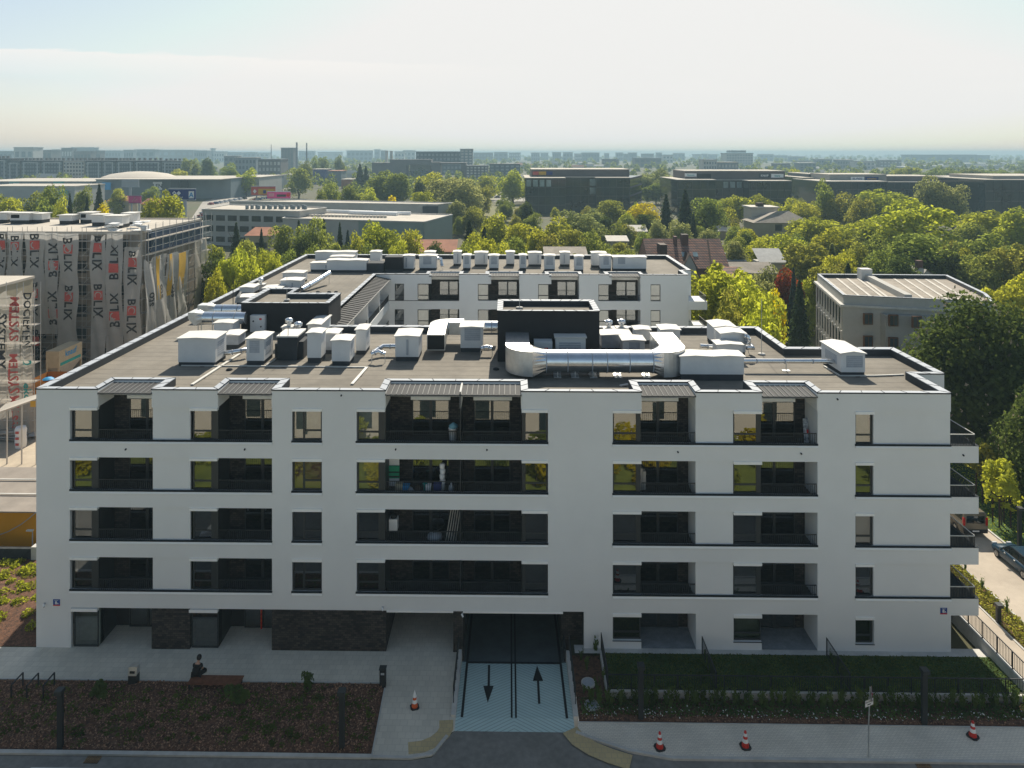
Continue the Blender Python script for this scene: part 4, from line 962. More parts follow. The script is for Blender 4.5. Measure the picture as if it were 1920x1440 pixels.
# middle and east
unit(1128, 1184, 627, 655, 1.6, 'low grey-sided box beside the middle stair head, east side', mats=('upstand', 'louvre', 'lid'), plinth=.1)
unit(1168, 1209, 637, 668, 1.4, 'white housing with pale square grille east of the middle stair head', louv=(.3, .75, .1, .8))
unit(1191, 1219, 617, 645, 1.2, 'small white housing behind the square grille housing, east part')
unit(1240, 1275, 617, 663, 1.5, 'tall white housing by the rear parapet, left of the twin ridge housings', ladder=.6)
unit(1276, 1395, 666.5, 714, 1.3, 'longest white housing with two lids in front of the thin silver pipe', plinth=.42, seam=1)
unit(1339, 1380, 612, 652, 2.0, 'rear one of the two joined tall housings near the eastern lightning rod', pitch=.12)
unit(1352, 1398, 624, 668, 1.4, 'front one of the two joined tall housings near the eastern lightning rod', pitch=.12)
unit(1345, 1393, 645, 678, 1.2, 'low white housing between the joined tall housings and the longest housing', pitch=.08)
unit(1577, 1622, 661, 705, 3.0, 'big white housing with slatted grille at the east end of the roof', louv=(.24, .88, .25, .85), plinth=.25, pitch=.14, side=-1)
# back wing, front row and rear row
for (u0, u1, vt, vb, lab, kw) in ((756, 776, 479, 508, 'cable-trunked white housing beside the dark box at the back wing corner', dict(ladder=.3)),
    (786, 818, 479, 507, 'wide louvred white housing with bent pipe on the back wing', dict(louv=(.25, .7, .3, .9))),
    (868, 882, 478, 507, 'first slim front-row housing from the left on the back wing, east of the bent pipe', dict(louv=(.25, .75, .3, .9))),
    (917, 935, 478.5, 507, 'second slim front-row housing from the left on the back wing', dict(louv=(.25, .8, .3, .9))),
    (974, 987, 478, 507, 'third slim front-row housing from the left on the back wing', dict(louv=(.25, .8, .3, .9))),
    (1021, 1040.5, 478.5, 509, 'fourth slim front-row housing from the left on the back wing', dict(louv=(.2, .8, .3, .9))),
    (1078, 1094, 480, 510, 'fifth slim front-row housing from the left on the back wing', dict(louv=(.2, .8, .3, .9))),
    (1126, 1146, 479, 508, 'sixth front-row housing on the back wing, next to the long double-lid one', dict(louv=(.3, .75, .3, .9))),
    (1150, 1212, 481.5, 509, 'long double-lid white housing at the east end of the back wing', dict(seam=1, louv=(.15, .35, .4, .95), plinth=.35)),
    (796, 815, 472, 497, 'small housing peeping out behind the wide louvred one on the back wing', {}),
    (850, 864, 471.5, 499, 'slim rear-row housing with cable trunk, first of its row on the back wing', dict(ladder=.6)),
    (890, 914, 473, 500, 'broad rear-row housing, second of its row on the back wing', dict(ladder=.75)),
    (949, 964.5, 472, 499, 'slim rear-row housing in the middle of the back wing', {}),
    (991, 1015, 473.5, 500, 'broad rear-row housing right of the middle of the back wing', dict(ladder=.75)),
    (1051, 1068.5, 473, 500, 'slim rear-row housing with cable trunk right of the broad one on the back wing', dict(ladder=.4)),
    (1110, 1137, 473.5, 502, 'broad rear-row housing behind the sixth front-row one on the back wing', {}),
    (591, 666, 472, 492, 'long low housing at the rear western corner of the back wing', dict(seam=1)),
    (612.5, 687, 487.5, 511, 'long white housing with two lids at the western corner of the back wing', dict(seam=1, plinth=.3)),
    (582, 621, 492.5, 510, 'box housing with pipe stub west of the long two-lid housing', dict(ladder=.75)),
    (619, 661, 480.5, 498, 'low flat housing between the two long western housings', {}),
    (694, 713, 471.5, 496, 'white housing behind the dark boxes of the back wing', {})):
    unit(u0, u1, vt, vb, 1.5, lab, **kw)
# west wing
for (u0, u1, vt, vb, lab) in ((530, 568, 511, 532, 'white housing on the west wing, behind another of the same size'), (526, 563, 525, 546, 'white housing with cable trunk in the middle of the west wing, pipe at its side'),
    (492, 526, 539.5, 552, 'flat white housing on the west wing in front of the pipe housing'), (449, 475, 538, 553, 'small flat housing near the west parapet of the west wing'),
    (443, 476, 557, 572, 'white housing just behind the western stair head roof')):
    unit(u0, u1, vt, vb, 1.8, lab, plinth=.25, ladder=.6 if 'trunk' in lab else None)
# dark roof boxes
unit(721.5, 755, 481.5, 510, 1.8, 'black clad box on the back wing beside the white housings', mats=('upstand', 'darkclad', 'upstand'), group='dark roof boxes', name='dark_roof_box', pitch=0, over=.02)
unit(688, 719, 493, 511, 2.0, 'dark low box with aerials on the back wing, left of the black box', mats=('upstand', 'upstand', 'upstand'), group='dark roof boxes', name='dark_roof_box', pitch=0, over=.02)
# dark chimney block
Y = onz(540, 676, ZR)[1]; t = thing('chimney_block', 'dark stepped chimney block with pale lid and thin rods on the front roof', 'chimney', (xat(540, Y), Y+1, ZR))
m = MB(); x0, x1 = xat(520, Y), xat(557, Y); zt = zat(540, 633, Y); m.box(x0, x1, Y, Y+2.0, ZR, zt); m.box(xat(512, Y), x0, Y+.4, Y+1.7, ZR, zt-.55); m.box(x1, xat(566, Y), Y+.4, Y+1.9, ZR, zt-.4); m.build('stack', M['upstand'], t)
m = MB(); m.box(x0-.06, x1+.06, Y-.06, Y+2.06, zt+.02, zt+.12); m.build('lid', M['lid'], t)
m = MB(); m.cyl((x0+.15, Y+.1, zt), (x0+.15, Y+.1, zt+.75), .02, 5); m.cyl((x0+.75, Y+.1, zt-1.5), (x0+.75, Y+.1, zt+.75), .02, 5); m.build('rod', M['seam'], t)
# turbine ventilators
def turbine(u, v0, v1, zb, lab):
    d = (CZ-zb)*F/(v1-PY); Y = d+CY; x = xat(u, Y); h = (v1-v0)*d/F; t = thing('roof_ventilator', lab, 'roof vent', (x, Y, ZR), 0, 'turbine ventilators on the roof')
    m = MB(); m.box(x-.42, x+.42, Y-.4, Y+.4, ZR, zb-.08); m.box(x-.5, x+.5, Y-.48, Y+.48, zb-.08, zb); m.build('base', M['lid'], t)
    m = MB(); m.cyl((x, Y, zb), (x, Y, zb+h*.45), h*.28, 12); m.build('neck', M['steel2'], t)
    m = MB(); m.lathe([(h*.30, h*.40), (h*.44, h*.50), (h*.48, h*.68), (h*.42, h*.88), (h*.20, h*.98), (.0, h)], (x, Y, zb), 16)
    for k in range(16): a = k*math.pi/8; m.bar((x+math.cos(a)*h*.46, Y+math.sin(a)*h*.46, zb+h*.46), (x+math.cos(a+.25)*h*.45, Y+math.sin(a+.25)*h*.45, zb+h*.84), .02, .03)
    m.build('turbine_head', M['steel'], t)
turbine(542, 597, 612, ZR+1.5, 'round silver ventilator on a white base, left one of two by the chimney block')
turbine(559, 604, 620, ZR+1.2, 'round silver ventilator, right and lower one of two by the chimney block')
turbine(1141.5, 598, 613, ZR+.9, 'round silver ventilator on a flat base, left one of two east of the stair head')
turbine(1165.5, 597, 612, ZR+.9, 'round silver ventilator on a flat base, right one of two east of the stair head')
turbine(489, 522, 533, ZR+.7, 'small ventilator on the west wing near the west parapet')
# ---- ducts
def arc(c, r, a0, a1, n=8, plane='XY'):
    o = []
    for i in range(n+1):
        a = a0+(a1-a0)*i/n
        o.append((c[0]+r*math.cos(a), c[1]+r*math.sin(a), c[2]) if plane == 'XY' else (c[0]+r*math.cos(a), c[1], c[2]+r*math.sin(a)))
    return o
def collars(m, p0, p1, r, n, mm=1):
    p0, p1 = Vector(p0), Vector(p1); d = (p1-p0).normalized()
    for i in range(n): c = p0.lerp(p1, (i+.5)/n); m.cyl(c-d*.035, c+d*.035, r+.022, 24, m=mm)
Yd = onz(1100, 706, ZR)[1]; rd = 21*(Yd-CY)/F; zd = zat(1100, 677, Yd)
t = thing('big_round_duct', 'big silver round duct on stands in front of the middle stair head', 'duct', (xat(1110, Yd), Yd, ZR))
m = MB(); xL_, xR_ = xat(1024, Yd), xat(1222, Yd); m.cyl((xL_, Yd, zd), (xR_, Yd, zd), rd, 28, caps=False)
for f_ in (.0, .2, .43, .57, .78, 1.0): x = xL_+(xR_-xL_)*f_; m.cyl((x-.03, Yd, zd), (x+.03, Yd, zd), rd+.02, 28, m=1)
m.build('round_pipe', [M['steel'], M['louvre']], t)
def ring_c(x, r, n=24): return [(x, Yd+r*math.cos(2*math.pi*i/n+math.pi/4), zd+r*math.sin(2*math.pi*i/n+math.pi/4)) for i in range(n)]
def ring_s(x, h, n=24, h2=None):
    o = []; h2 = h2 or h
    for i in range(n):
        a = 2*math.pi*i/n+math.pi/4; c, s_ = math.cos(a), math.sin(a); k = 1/max(abs(c), abs(s_)); o.append((x, Yd+h*c*k, zd+h2*s_*k))
    return o
hs = .82
xa_, xb_ = xat(998, Yd), xat(1240, Yd)
for p_, q_ in ((xL_, xa_), (xR_, xb_)): m = MB(); m.loft([ring_c(p_, rd), ring_s(q_, hs)], 0, False, False); m.build('transition', M['steel'], t)
# left elbow turns back towards the stair head and rises, right elbow runs back as a square duct
m = MB(); n = 9; rings = []
for i in range(n+1):
    a = math.pi/2*i/n; cx, cy = xa_, Yd+hs+.15; ro, ri = 2*hs+.15, .15
    p = lambda rr: (cx-rr*math.sin(a), cy-rr*math.cos(a)); o_, q_ = p(ro), p(ri)
    rings.append([(*o_, zd-hs), (*q_, zd-hs), (*q_, zd+hs), (*o_, zd+hs)])
m.loft(rings, 0, False, False); xo, xi = xa_-(2*hs+.15), xa_-.15; ye = Yd+hs+.15
m.loft([[(xo, ye, zd-hs), (xi, ye, zd-hs), (xi, ye, zd+hs), (xo, ye, zd+hs)], [(xo, yb, zd-hs+.1), (xi, yb, zd-hs+.1), (xi, yb, zd+hs+.25), (xo, yb, zd+hs+.25)]], 0, False, False)
m.build('elbow', M['steel2'], t)
m = MB(); rings = []
for i in range(n+1):
    a = math.pi/2*i/n; cx, cy = xb_, Yd+hs+.1; ro, ri = 2*hs+.1, .1
    p = lambda rr: (cx+rr*math.sin(a), cy-rr*math.cos(a)); o_, q_ = p(ro), p(ri)
    rings.append([(*q_, zd-hs), (*o_, zd-hs), (*o_, zd+hs), (*q_, zd+hs)])
m.loft(rings, 0, False, False); m.build('elbow', M['steel2'], t)
m = MB(); xo, xi = xb_+(2*hs+.1), xb_+.1; ye = Yd+hs+.1; yq = ye+3.4
for k in range(3):
    a, b = ye+(yq-ye)*k/3, ye+(yq-ye)*(k+1)/3; m.box(xi, xo, a+.01, b-.01, zd-hs, zd+hs); m.box(xi-.03, xo+.03, b-.03, b+.03, zd-hs-.03, zd+hs+.03)
m.build('square_duct', M['steel2'], t)
m = MB()
for u in (1045, 1078, 1112, 1158, 1212):
    x = xat(u, Yd); m.box(x-.25, x+.25, Yd-.35, Yd+.5, ZR+.005, ZR+.07)
    for yy in (-.25, .3): m.bar((x, Yd+yy, ZR+.07), (x, Yd+yy, zd-rd*.8), .06)
    m.bar((x, Yd-.5, ZR+.42), (x, Yd+.6, ZR+.42), .05)
m.bar((xat(1030, Yd), Yd-.28, ZR+.42), (xat(1225, Yd), Yd-.28, ZR+.42), .04); m.build('stand', M['steel2'], t)
# thin pipe to the eastern housing
Yp = onz(1480, 696, ZR)[1]; zp = zat(1480, 677, Yp); t = thing('thin_silver_pipe', 'long thin silver pipe running to the big eastern housing', 'pipe', (xat(1480, Yp), Yp, ZR))
m = MB(); m.tube([(xat(1392, Yp), Yp, zp), (xat(1550, Yp), Yp, zp), (xat(1562, Yp)+.2, Yp+.05, zp-.05)], .155, 14); collars(m, (xat(1392, Yp), Yp, zp), (xat(1550, Yp), Yp, zp), .155, 3); m.build('round_pipe', [M['steel'], M['louvre']], t)
m = MB(); x = xat(1474, Yp); m.bar((x, Yp, ZR+.05), (x, Yp, zp), .05); m.box(x-.25, x+.25, Yp-.15, Yp+.15, ZR+.005, ZR+.06); m.build('stand', M['steel2'], t)
# duct with square mouth between the western housings and the stair head
Ym = onz(820, 664, ZR)[1]; t = thing('square_elbow_duct', 'silver duct with open square mouth curving back to the middle stair head', 'duct', (xat(822, Ym), Ym, ZR))
x0, x1 = xat(801, Ym), xat(834, Ym); zt = zat(815, 628, Ym); zl = zat(815, 656, Ym)
m = MB(); m.box(x0, x1, Ym, Ym+.02, zl, zt, 1)
rings = [[(x0, Ym-.01, zl), (x1, Ym-.01, zl), (x1, Ym-.01, zt), (x0, Ym-.01, zt)], [(x0, Ym+.8, zl+.15), (x1, Ym+.8, zl+.15), (x1, Ym+.8, zt+.2), (x0, Ym+.8, zt+.2)], [(x0, Ym+2.3, zl+.5), (x1, Ym+2.3, zl+.5), (x1, Ym+2.3, zt+.35), (x0, Ym+2.3, zt+.35)]]
m.loft(rings, 0, False, False)
for r_ in rings: 
    for k in range(4): m.bar(r_[k], r_[(k+1) % 4], .05, .05, 0)
m.build('square_duct', [M['steel2'], M['black']], t)
m = MB(); rings = []; cx, cy = x1+.1, Ym+2.3; w_ = x1-x0; za0, za1 = zl+.5, zt+.35
for i in range(9):
    a = math.pi/2*i/8; p = lambda rr: (cx-rr*math.cos(a), cy+rr*math.sin(a)); o_, q_ = p(w_+.1), p(.1)
    rings.append([(*o_, za0), (*q_, za0), (*q_, za1), (*o_, za1)])
m.loft(rings, 0, True, False); yo, yi = cy+w_+.1, cy+.1; xe = cx+1.1
m.loft([[(cx, yo, za0), (cx, yi, za0), (cx, yi, za1), (cx, yo, za1)], [(xe, yo, za0), (xe, yi, za0), (xe, yi, za1), (xe, yo, za1)]], 0, False, False); m.build('elbow', M['steel2'], t)
m = MB(); ymid = (yo+yi)/2; zm = (za0+za1)/2; rr = (za1-za0)*.48; xw = xat(933, ymid); m.cyl((xe-.05, ymid, zm), (xw, ymid, zm), rr, 24); collars(m, (xe, ymid, zm), (xw, ymid, zm), rr, 3); m.build('round_pipe', [M['steel'], M['louvre']], t)
m = MB()
for x in (x0+.1, x1-.1, xe): m.bar((x, Ym+1.2 if x < x1 else ymid, ZR), (x, Ym+1.2 if x < x1 else ymid, zl+.3), .05)
m.build('stand', M['steel2'], t)
# the two big ducts at the western stair head
for (vc, rr_px, uL, uT, vL0, vL1, lab, ybase) in ((596, 11.5, 383, 358, 583, 616, 'front one of two silver ducts with square funnel ends by the western stair head', 626), (581, 10, 405, 375, 575, 592, 'rear one of two silver ducts with square funnel ends by the western stair head', 600)):
    Yq = onz(420, ybase, ZR)[1]; dq = Yq-CY; zq = zat(420, vc, Yq); rq = rr_px*dq/F
    t = thing('funnel_duct', lab, 'duct', (xat(420, Yq), Yq, ZR), 0, 'big ducts at the western stair head')
    m = MB(); xl_, xr_ = xat(uL, Yq), xat(455, Yq)+.3; m.cyl((xl_, Yq, zq), (xr_, Yq, zq), rq, 24); collars(m, (xl_, Yq, zq), (xr_, Yq, zq), rq, 2); m.build('round_pipe', [M['steel'], M['louvre']], t)
    xt = xat(uT, Yq); xm_ = xat(uL-13, Yq); hq = rq*1.08
    sq = lambda x, h0, h1, hy: [(x, Yq-hy, zq-h0), (x, Yq+hy, zq-h0), (x, Yq+hy, zq+h1), (x, Yq-hy, zq+h1)]
    n = 16; ring = [(xl_, Yq+rq*math.cos(2*math.pi*i/n-math.pi*.75), zq+rq*math.sin(2*math.pi*i/n-math.pi*.75)) for i in range(n)]
    c4 = sq(xm_, hq, hq, hq); rs = []
    for i in range(n): k = i//4; f_ = (i % 4)/4; p_, q_ = Vector(c4[k]), Vector(c4[(k+1) % 4]); rs.append(tuple(p_.lerp(q_, f_)))
    m = MB(); m.loft([ring, rs], 0, False, False); m.loft([c4, [(xt, Yq-hq, zq+hq*.1), (xt, Yq+hq, zq+hq*.1), (xt, Yq+hq, zq+hq), (xt, Yq-hq, zq+hq)]], 0, False, True); m.build('funnel_end', M['steel2'], t)
    m = MB()
    for x in (xm_+.2, xl_+.8): m.bar((x, Yq-.3, ZR), (x, Yq-.3, zq-rq*.7), .06); m.bar((x, Yq+.3, ZR), (x, Yq+.3, zq-rq*.7), .06)
    m.build('stand', M['steel2'], t)
# smaller flexible ducts
def flex(lab, pts, r, base=ZR, legs=True):
    t = thing('small_bent_pipe', lab, 'pipe', (pts[0][0], pts[0][1], base), 0, 'small bent silver pipes on the roof')
    m = MB(); m.tube(pts, r, 12)
    for a, b in zip(pts, pts[1:]): collars(m, a, b, r, 1)
    m.build('bent_pipe', [M['steel'], M['louvre']], t)
    if legs:
        m = MB(); a, b = pts[0], pts[-1]
        for p in (a, b): m.bar((p[0], p[1], base), (p[0], p[1], p[2]-r*.8), .04)
        m.build('stand', M['steel2'], t)
def fpts(lst, vb):
    Y = onz(lst[0][0], vb, ZR)[1]; return [(xat(u, Y), Y+dy, zat(u, v, Y)) for u, v, dy in lst]
flex('bent silver pipe stub on the side of the widest western housing', fpts([(404, 665, .3), (425, 664, .3), (440, 662, .4), (452, 661, .7), (457, 664, .9)], 676), .17)
flex('silver pipe ending in a T, west of the cable trunk housing', fpts([(742, 655, .8), (715, 655, .8), (703, 660, .2), (698, 662, -.1)], 672), .18)
flex('short crosswise silver pipe in front of the T pipe', fpts([(697, 664, 0), (710, 659, 0), (722, 664, 0)], 680), .15)
flex('silver T pipe beside the grey square grille housing', fpts([(901, 654, .1), (912, 652, .2), (923, 654, .1)], 668), .17)
flex('curved pipe falling from the joined housings near the lightning rod', fpts([(1397, 632, .3), (1404, 634, .3), (1406, 641, .3), (1404, 648, .3)], 672), .19, legs=False)
flex('short silver pipe with rounded end beside the low eastern housing', fpts([(1316, 652, .5), (1345, 654, .5), (1392, 654, .4), (1414, 654, .2), (1412, 651, 1.0)], 668), .16)
flex('bent white pipe next to the wide louvred housing of the back wing', fpts([(818, 485, .5), (826, 486, .5), (827, 494, .5), (829, 500, .2)], 507), .2)
flex('pale straight pipe beside the trunk housing of the west wing', fpts([(565, 543, 0), (580, 536, 2.2), (595, 527, 5.0)], 548), .3)
# flat cable ducts lying on the roof
def strip_thing(lab, pts, w=.12, h=.07, name='cable_duct'):
    P_ = [(*onz(u, v, ZR), ZR+.06) for u, v in pts]; t = thing(name, lab, 'cable duct', P_[0][:2] + (ZR,), 0, 'cable ducts lying on the roof')
    m = MB()
    for a, b in zip(P_, P_[1:]): m.bar(a, b, w, h)
    m.build('duct_run', M['pipe'], t); m = MB()
    for a, b in zip(P_, P_[1:]):
        k = max(1, int((Vector(a)-Vector(b)).length/2.2))
        for i in range(k): c = Vector(a).lerp(Vector(b), (i+.5)/k); m.box(c.x-.14, c.x+.14, c.y-.14, c.y+.14, ZR+.004, ZR+.03)
    m.build('foot_block', M['brown_wood'], t)
strip_thing('pale cable duct slanting from the front parapet up to the widest western housing', [(360, 723), (400, 697), (460, 658)], .2)
strip_thing('pale cable duct slanting from the front parapet east of the western housings', [(660, 722), (688, 690)], .2)
strip_thing('long pale cable duct running along in front of the western housings', [(340, 687), (500, 688), (690, 690)], .10)
strip_thing('pale cable duct in front of the big eastern housing', [(1545, 688), (1575, 706), (1640, 706), (1695, 704)], .10)
strip_thing('short pale duct run west of the stair head pipes', [(500, 686), (545, 655)], .1)
strip_thing('ladder-like duct near the front parapet by the eastern notch', [(1163, 725), (1178, 722)], .2)
# wall boxes of the stair heads, aerials, lightning rods
t = thing('cooling_box', 'white cooling box with red mark against the western stair head', 'cooler', (xat(486, ya), ya-.3, ZR)); m = MB(); m.box(xat(473, ya), xat(500, ya), ya-.5, ya-.06, ZR+.1, zat(486, 589, ya)); m.build('cabinet', M['unit'], t)
m = MB(); m.box(xat(490, ya), xat(494.5, ya), ya-.51, ya-.5, zat(490, 597.5, ya), zat(490, 594, ya)); m.build('badge', M['red_sign'], t)
m = MB(); m.cyl((xat(479, ya), ya-.52, ZR+1.0), (xat(479, ya), ya-.5, ZR+1.0), .07, 10); m.cyl((xat(493, ya), ya-.52, ZR+.55), (xat(493, ya), ya-.5, ZR+.55), .07, 10); m.build('dial', M['seam'], t)
for (u0, u1, v, lab, red) in ((1001, 1035, 638, 'white cooling box with red mark behind the big round duct', True), (1041, 1097, 631, 'wide white cooling housing with grille behind the big round duct', False)):
    t = thing('cooling_box', lab, 'cooler', (xat((u0+u1)/2, yb), yb-.6, ZR)); x0, x1 = xat(u0, yb-.5), xat(u1, yb-.5); zt = zat(u0, v, yb-.5)
    m = MB(); m.box(x0, x1, yb-.9, yb-.06, ZR+.1, zt); m.build('cabinet', M['unit'], t)
    if red: m = MB(); m.box(x1-.55, x1-.30, yb-.915, yb-.9, zt-.55, zt-.42); m.build('badge', M['red_sign'], t)
    else:
        m = MB(); m.box(x0-.08, x1+.08, yb-1.0, yb-.02, zt+.003, zt+.1); m.build('lid', M['lid'], t)
        m = MB()
        for k in range(7): q = ZR+.5+k*.17; m.box(x0+.25, x1-.35, yb-.92, yb-.9, q, q+.11)
        m.build('louvre', M['louvre'], t)
def rod(u, v0, v1, z, lab, name='lightning_rod'):
    X, Y = onz(u, v1, z); t = thing(name, lab, 'lightning rod', (X, Y, z), 0, 'lightning rods on the roof'); zt = zat(u, v0, Y)
    m = MB(); m.cyl((X, Y, z), (X, Y, zt), .022, 6, r2=.012); m.build('rod', M['pipe'], t); m = MB(); m.lathe([(.0, .0), (.28, .0), (.26, .09), (.06, .12)], (X, Y, z+.003), 12); m.build('foot', M['concrete'], t)
rod(1428, 560, 665, ZR, 'thin lightning rod on the eastern roof, in front of the yellow-green tree')
rod(974, 545, 578, zat(1000, 584, yb)-.36, 'thin lightning rod on the middle stair head roof')
rod(538, 500, 563, za-.3, 'thin lightning rod on the western stair head roof')
X, Y = onz(437, 572, ZR); t = thing('satellite_dish', 'pale satellite dish on a mast beside the western stair head', 'satellite dish', (X, Y, ZR)); m = MB(); m.cyl((X, Y, ZR), (X, Y, zat(437, 526, Y)), .04, 8); m.bar((X, Y, zat(437, 527, Y)), (X+1.3, Y, zat(437, 527, Y)), .04); m.build('mast', M['seam'], t)
m = MB(); c = Vector((X+.45, Y-.3, zat(437, 556, Y))); m.lathe([(0, .0), (.35, .05), (.62, .17), (.66, .19)], (0, 0, 0), 16); m.v = [(c.x+z*.9+x*.35, c.y+y*.9-.1*z, c.z+x*.9) for x, y, z in m.v]; m.build('dish', M['unit'], t)
# roof outlets
for k, (u, v) in enumerate(((430, 694), (596, 548), (617, 548), (630, 548), (930, 693))):
    X, Y = onz(u, v, ZR); t = thing('roof_outlet', ['small round drain in the roof in front of the widest western housing', 'round drain on the lower west wing roof, first of three', 'round drain on the lower west wing roof, second of three', 'round drain on the lower west wing roof, third of three', 'small round drain in the shade of the big round duct'][k], 'roof drain', (X, Y, ZR), 0, 'round roof drains'); m = MB(); m.lathe([(.22, 0), (.2, .08), (.1, .13), (0, .13)], (X, Y, ZR+.003), 12); m.build('drain_cap', M['seam'], t)
# ================================================================== the street front: furniture, fences, planting
def lamp_post(u, vb, vt, label, group='black box-shaped lamp posts', z=0.02, xy=None, h=None, w=.13):
    X, Y = xy or onz(u, vb, z); H = h or zat(u, vt, Y)-z
    t = thing('lamp_post', label, 'lamp post', (X, Y, z), 0, group)
    m = MB(); m.box(X-w, X+w, Y-w*.7, Y+w*.7, z-.05, z+H-.20); m.build('post', M['rail'], t)
    m = MB(); m.box(X-w-.05, X+w+.05, Y-w*.7-.16, Y+w*.7+.05, z+H-.19, z+H); m.box(X-w, X+w, Y-w*.7-.02, Y+w*.7, z+H-.2, z+H-.19); m.build('lamp_head', M['frame'], t)
    m = MB(); m.box(X-w-.03, X+w+.03, Y-w*.7-.03, Y+w*.7+.03, z, z+.03); m.build('base_plate', M['seam'], t)
lamp_post(113, 1402, 1291, 'dark lamp post in the bark bed near the bike stands')
lamp_post(641, 1405, 1292, 'dark lamp post at the ramp end of the left bark bed')
lamp_post(1201.5, 1350, 1244, 'dark lamp post in the flower bed beside the manhole covers')
lamp_post(1733, 1358, 1253, 'dark lamp post in the flower bed beyond the parking sign')
lamp_post(0, 0, 0, 'tall dark lamp post on the grass behind the teal car', xy=(38.75, 11.6), h=3.3)
lamp_post(1872, 1168, 1134, 'short bollard lamp in the planted strip by the drive', h=1.25)
# bicycle stands
for k, (ua, va, ub, vb_, lab) in enumerate(((21, 1310, 43, 1286, 'leftmost of the three black bike stands in the bark bed'), (50, 1311, 72, 1287, 'middle one of the three black bike stands in the bark bed'), (81, 1311, 102, 1286, 'right one of the three black bike stands, next to the lamp post'))):
    a, b = onz(ua, va, .05), onz(ub, vb_, .05); h = .80; t = thing('bike_stand', lab, 'bike stand', (a[0], a[1], .0), 0, 'bike stands')
    m = MB()
    for p in (a, b): m.bar((*p, -.05), (*p, h), .06)
    m.build('upright', M['rail'], t); m = MB(); m.bar((*a, h), (*b, h), .06); m.build('top_bar', M['rail'], t)
# litter bin
X, Y = onz(251, 1281, .0); t = thing('litter_bin', 'dark litter bin with silver hood at the edge of the pavement', 'litter bin', (X, Y, 0))
m = MB(); m.box(X-.23, X+.23, Y-.2, Y+.2, 0.0, .55); m.build('bin_body', M['rail'], t)
m = MB(); m.add([(X-.24, Y-.21, .56), (X+.24, Y-.21, .56), (X+.24, Y+.21, .56), (X-.24, Y+.21, .56), (X-.24, Y-.10, 1.0), (X+.24, Y-.10, 1.0), (X+.24, Y+.21, 1.0), (X-.24, Y+.21, 1.0)], [(0, 1, 5, 4), (1, 2, 6, 5), (2, 3, 7, 6), (3, 0, 4, 7), (4, 5, 6, 7)]); m.build('hood', M['steel2'], t)
m = MB(); m.box(X-.14, X+.14, Y-.20, Y-.16, .68, .80); m.build('opening', M['black'], t)
# dark cabinet bollard beside the entrance path
X, Y = onz(718, 1287, .0); t = thing('cable_cabinet', 'dark upright cabinet at the corner of the bark bed', 'cabinet', (X, Y, 0)); m = MB(); m.box(X-.17, X+.17, Y-.15, Y+.15, -.02, 1.02); m.build('cabinet', M['darkclad'], t)
m = MB(); m.box(X-.20, X+.20, Y-.18, Y+.18, 1.025, 1.08); m.build('lid', M['rail'], t); m = MB(); m.box(X-.10, X+.10, Y-.156, Y-.150, .75, .86); m.build('badge', M['louvre'], t)
# bench and the person on it
bx0, by0 = onz(350, 1283, .45); bx1, by1 = onz(459, 1266, .45); bxw = onz(450, 1282, .45)[0]
t = thing('park_bench', 'broad brown slatted bench without a back at the edge of the bark bed', 'bench', ((bx0+bxw)/2, by0, 0))
m = MB(); nsl = 7; dy = (by1-by0)/nsl
for k in range(nsl):
    for a, b in ((bx0, (bx0+bxw)/2-.01), ((bx0+bxw)/2+.01, bxw)): m.box(a, b, by0+k*dy+.012, by0+(k+1)*dy-.012, .41, .45)
m.build('seat_slat', M['wood'], t)
for x in (bx0+.12, bxw-.12):
    m = MB(); m.box(x-.04, x+.04, by0+.03, by1-.03, .35, .405); m.box(x-.04, x+.04, by0+.05, by0+.11, -.02, .35); m.box(x-.04, x+.04, by1-.11, by1-.05, -.02, .35); m.build('leg_frame', M['rail'], t)

def skin_body(name, verts, edges, radii, m_, parent, root=0, sub=2):
    me = bpy.data.meshes.new(name); me.from_pydata(verts, edges, []); me.update()
    o = bpy.data.objects.new(name, me); COL.objects.link(o); o.parent = parent
    md = o.modifiers.new('skin', 'SKIN'); md.use_smooth_shade = True
    for i, sv in enumerate(me.skin_vertices[0].data):
        r = radii[i]; sv.radius = r if isinstance(r, tuple) else (r, r); sv.use_root = (i == root)
    sb = o.modifiers.new('smooth', 'SUBSURF'); sb.levels = sb.render_levels = sub
    me.materials.append(m_); return o
psx, psy = onz(369, 1268, .45)
P_ = thing('person', 'person in black clothes sitting cross-legged on the brown bench, back to the viewer', 'person', (psx, psy, .455)); P_.scale = (1.16, 1.16, 1.16)
# +y looks at the building, the figure leans forward over its lap; coordinates from the seat
V = [(0, 0, .10), (0, .0, .24), (0, .03, .38), (0, .09, .50), (.0, .13, .585), (.015, .165, .66), (.03, .20, .73), (.035, .215, .82),
     (.17, .10, .50), (.225, .16, .28), (.13, .34, .16), (-.17, .10, .50), (-.215, .17, .28), (-.06, .34, .17),
     (.10, .05, .10), (.36, .24, .13), (.10, .42, .07), (-.10, .05, .10), (-.30, .30, .12), (-.06, .44, .07), (.02, .47, .06), (.05, .47, .06), (.10, .38, .17), (-.02, .385, .18)]
Ed = [(0, 1), (1, 2), (2, 3), (3, 4), (4, 5), (5, 6), (6, 7), (3, 8), (8, 9), (9, 10), (3, 11), (11, 12), (12, 13), (0, 14), (14, 15), (15, 16), (0, 17), (17, 18), (18, 19), (16, 20), (19, 21), (10, 22), (13, 23)]
Rd = [(.15, .11), (.13, .10), (.145, .10), (.15, .09), (.066, .062), (.062, .062), (.098, .108), (.086, .10), (.06, .055), (.042, .042), (.028, .03), (.06, .055), (.042, .042), (.028, .03), (.09, .09), (.065, .065), (.045, .045), (.09, .09), (.065, .065), (.045, .045), (.035, .045), (.035, .045), (.022, .03), (.022, .03)]
skin_body('body', V, Ed, Rd, M['skin'], P_)
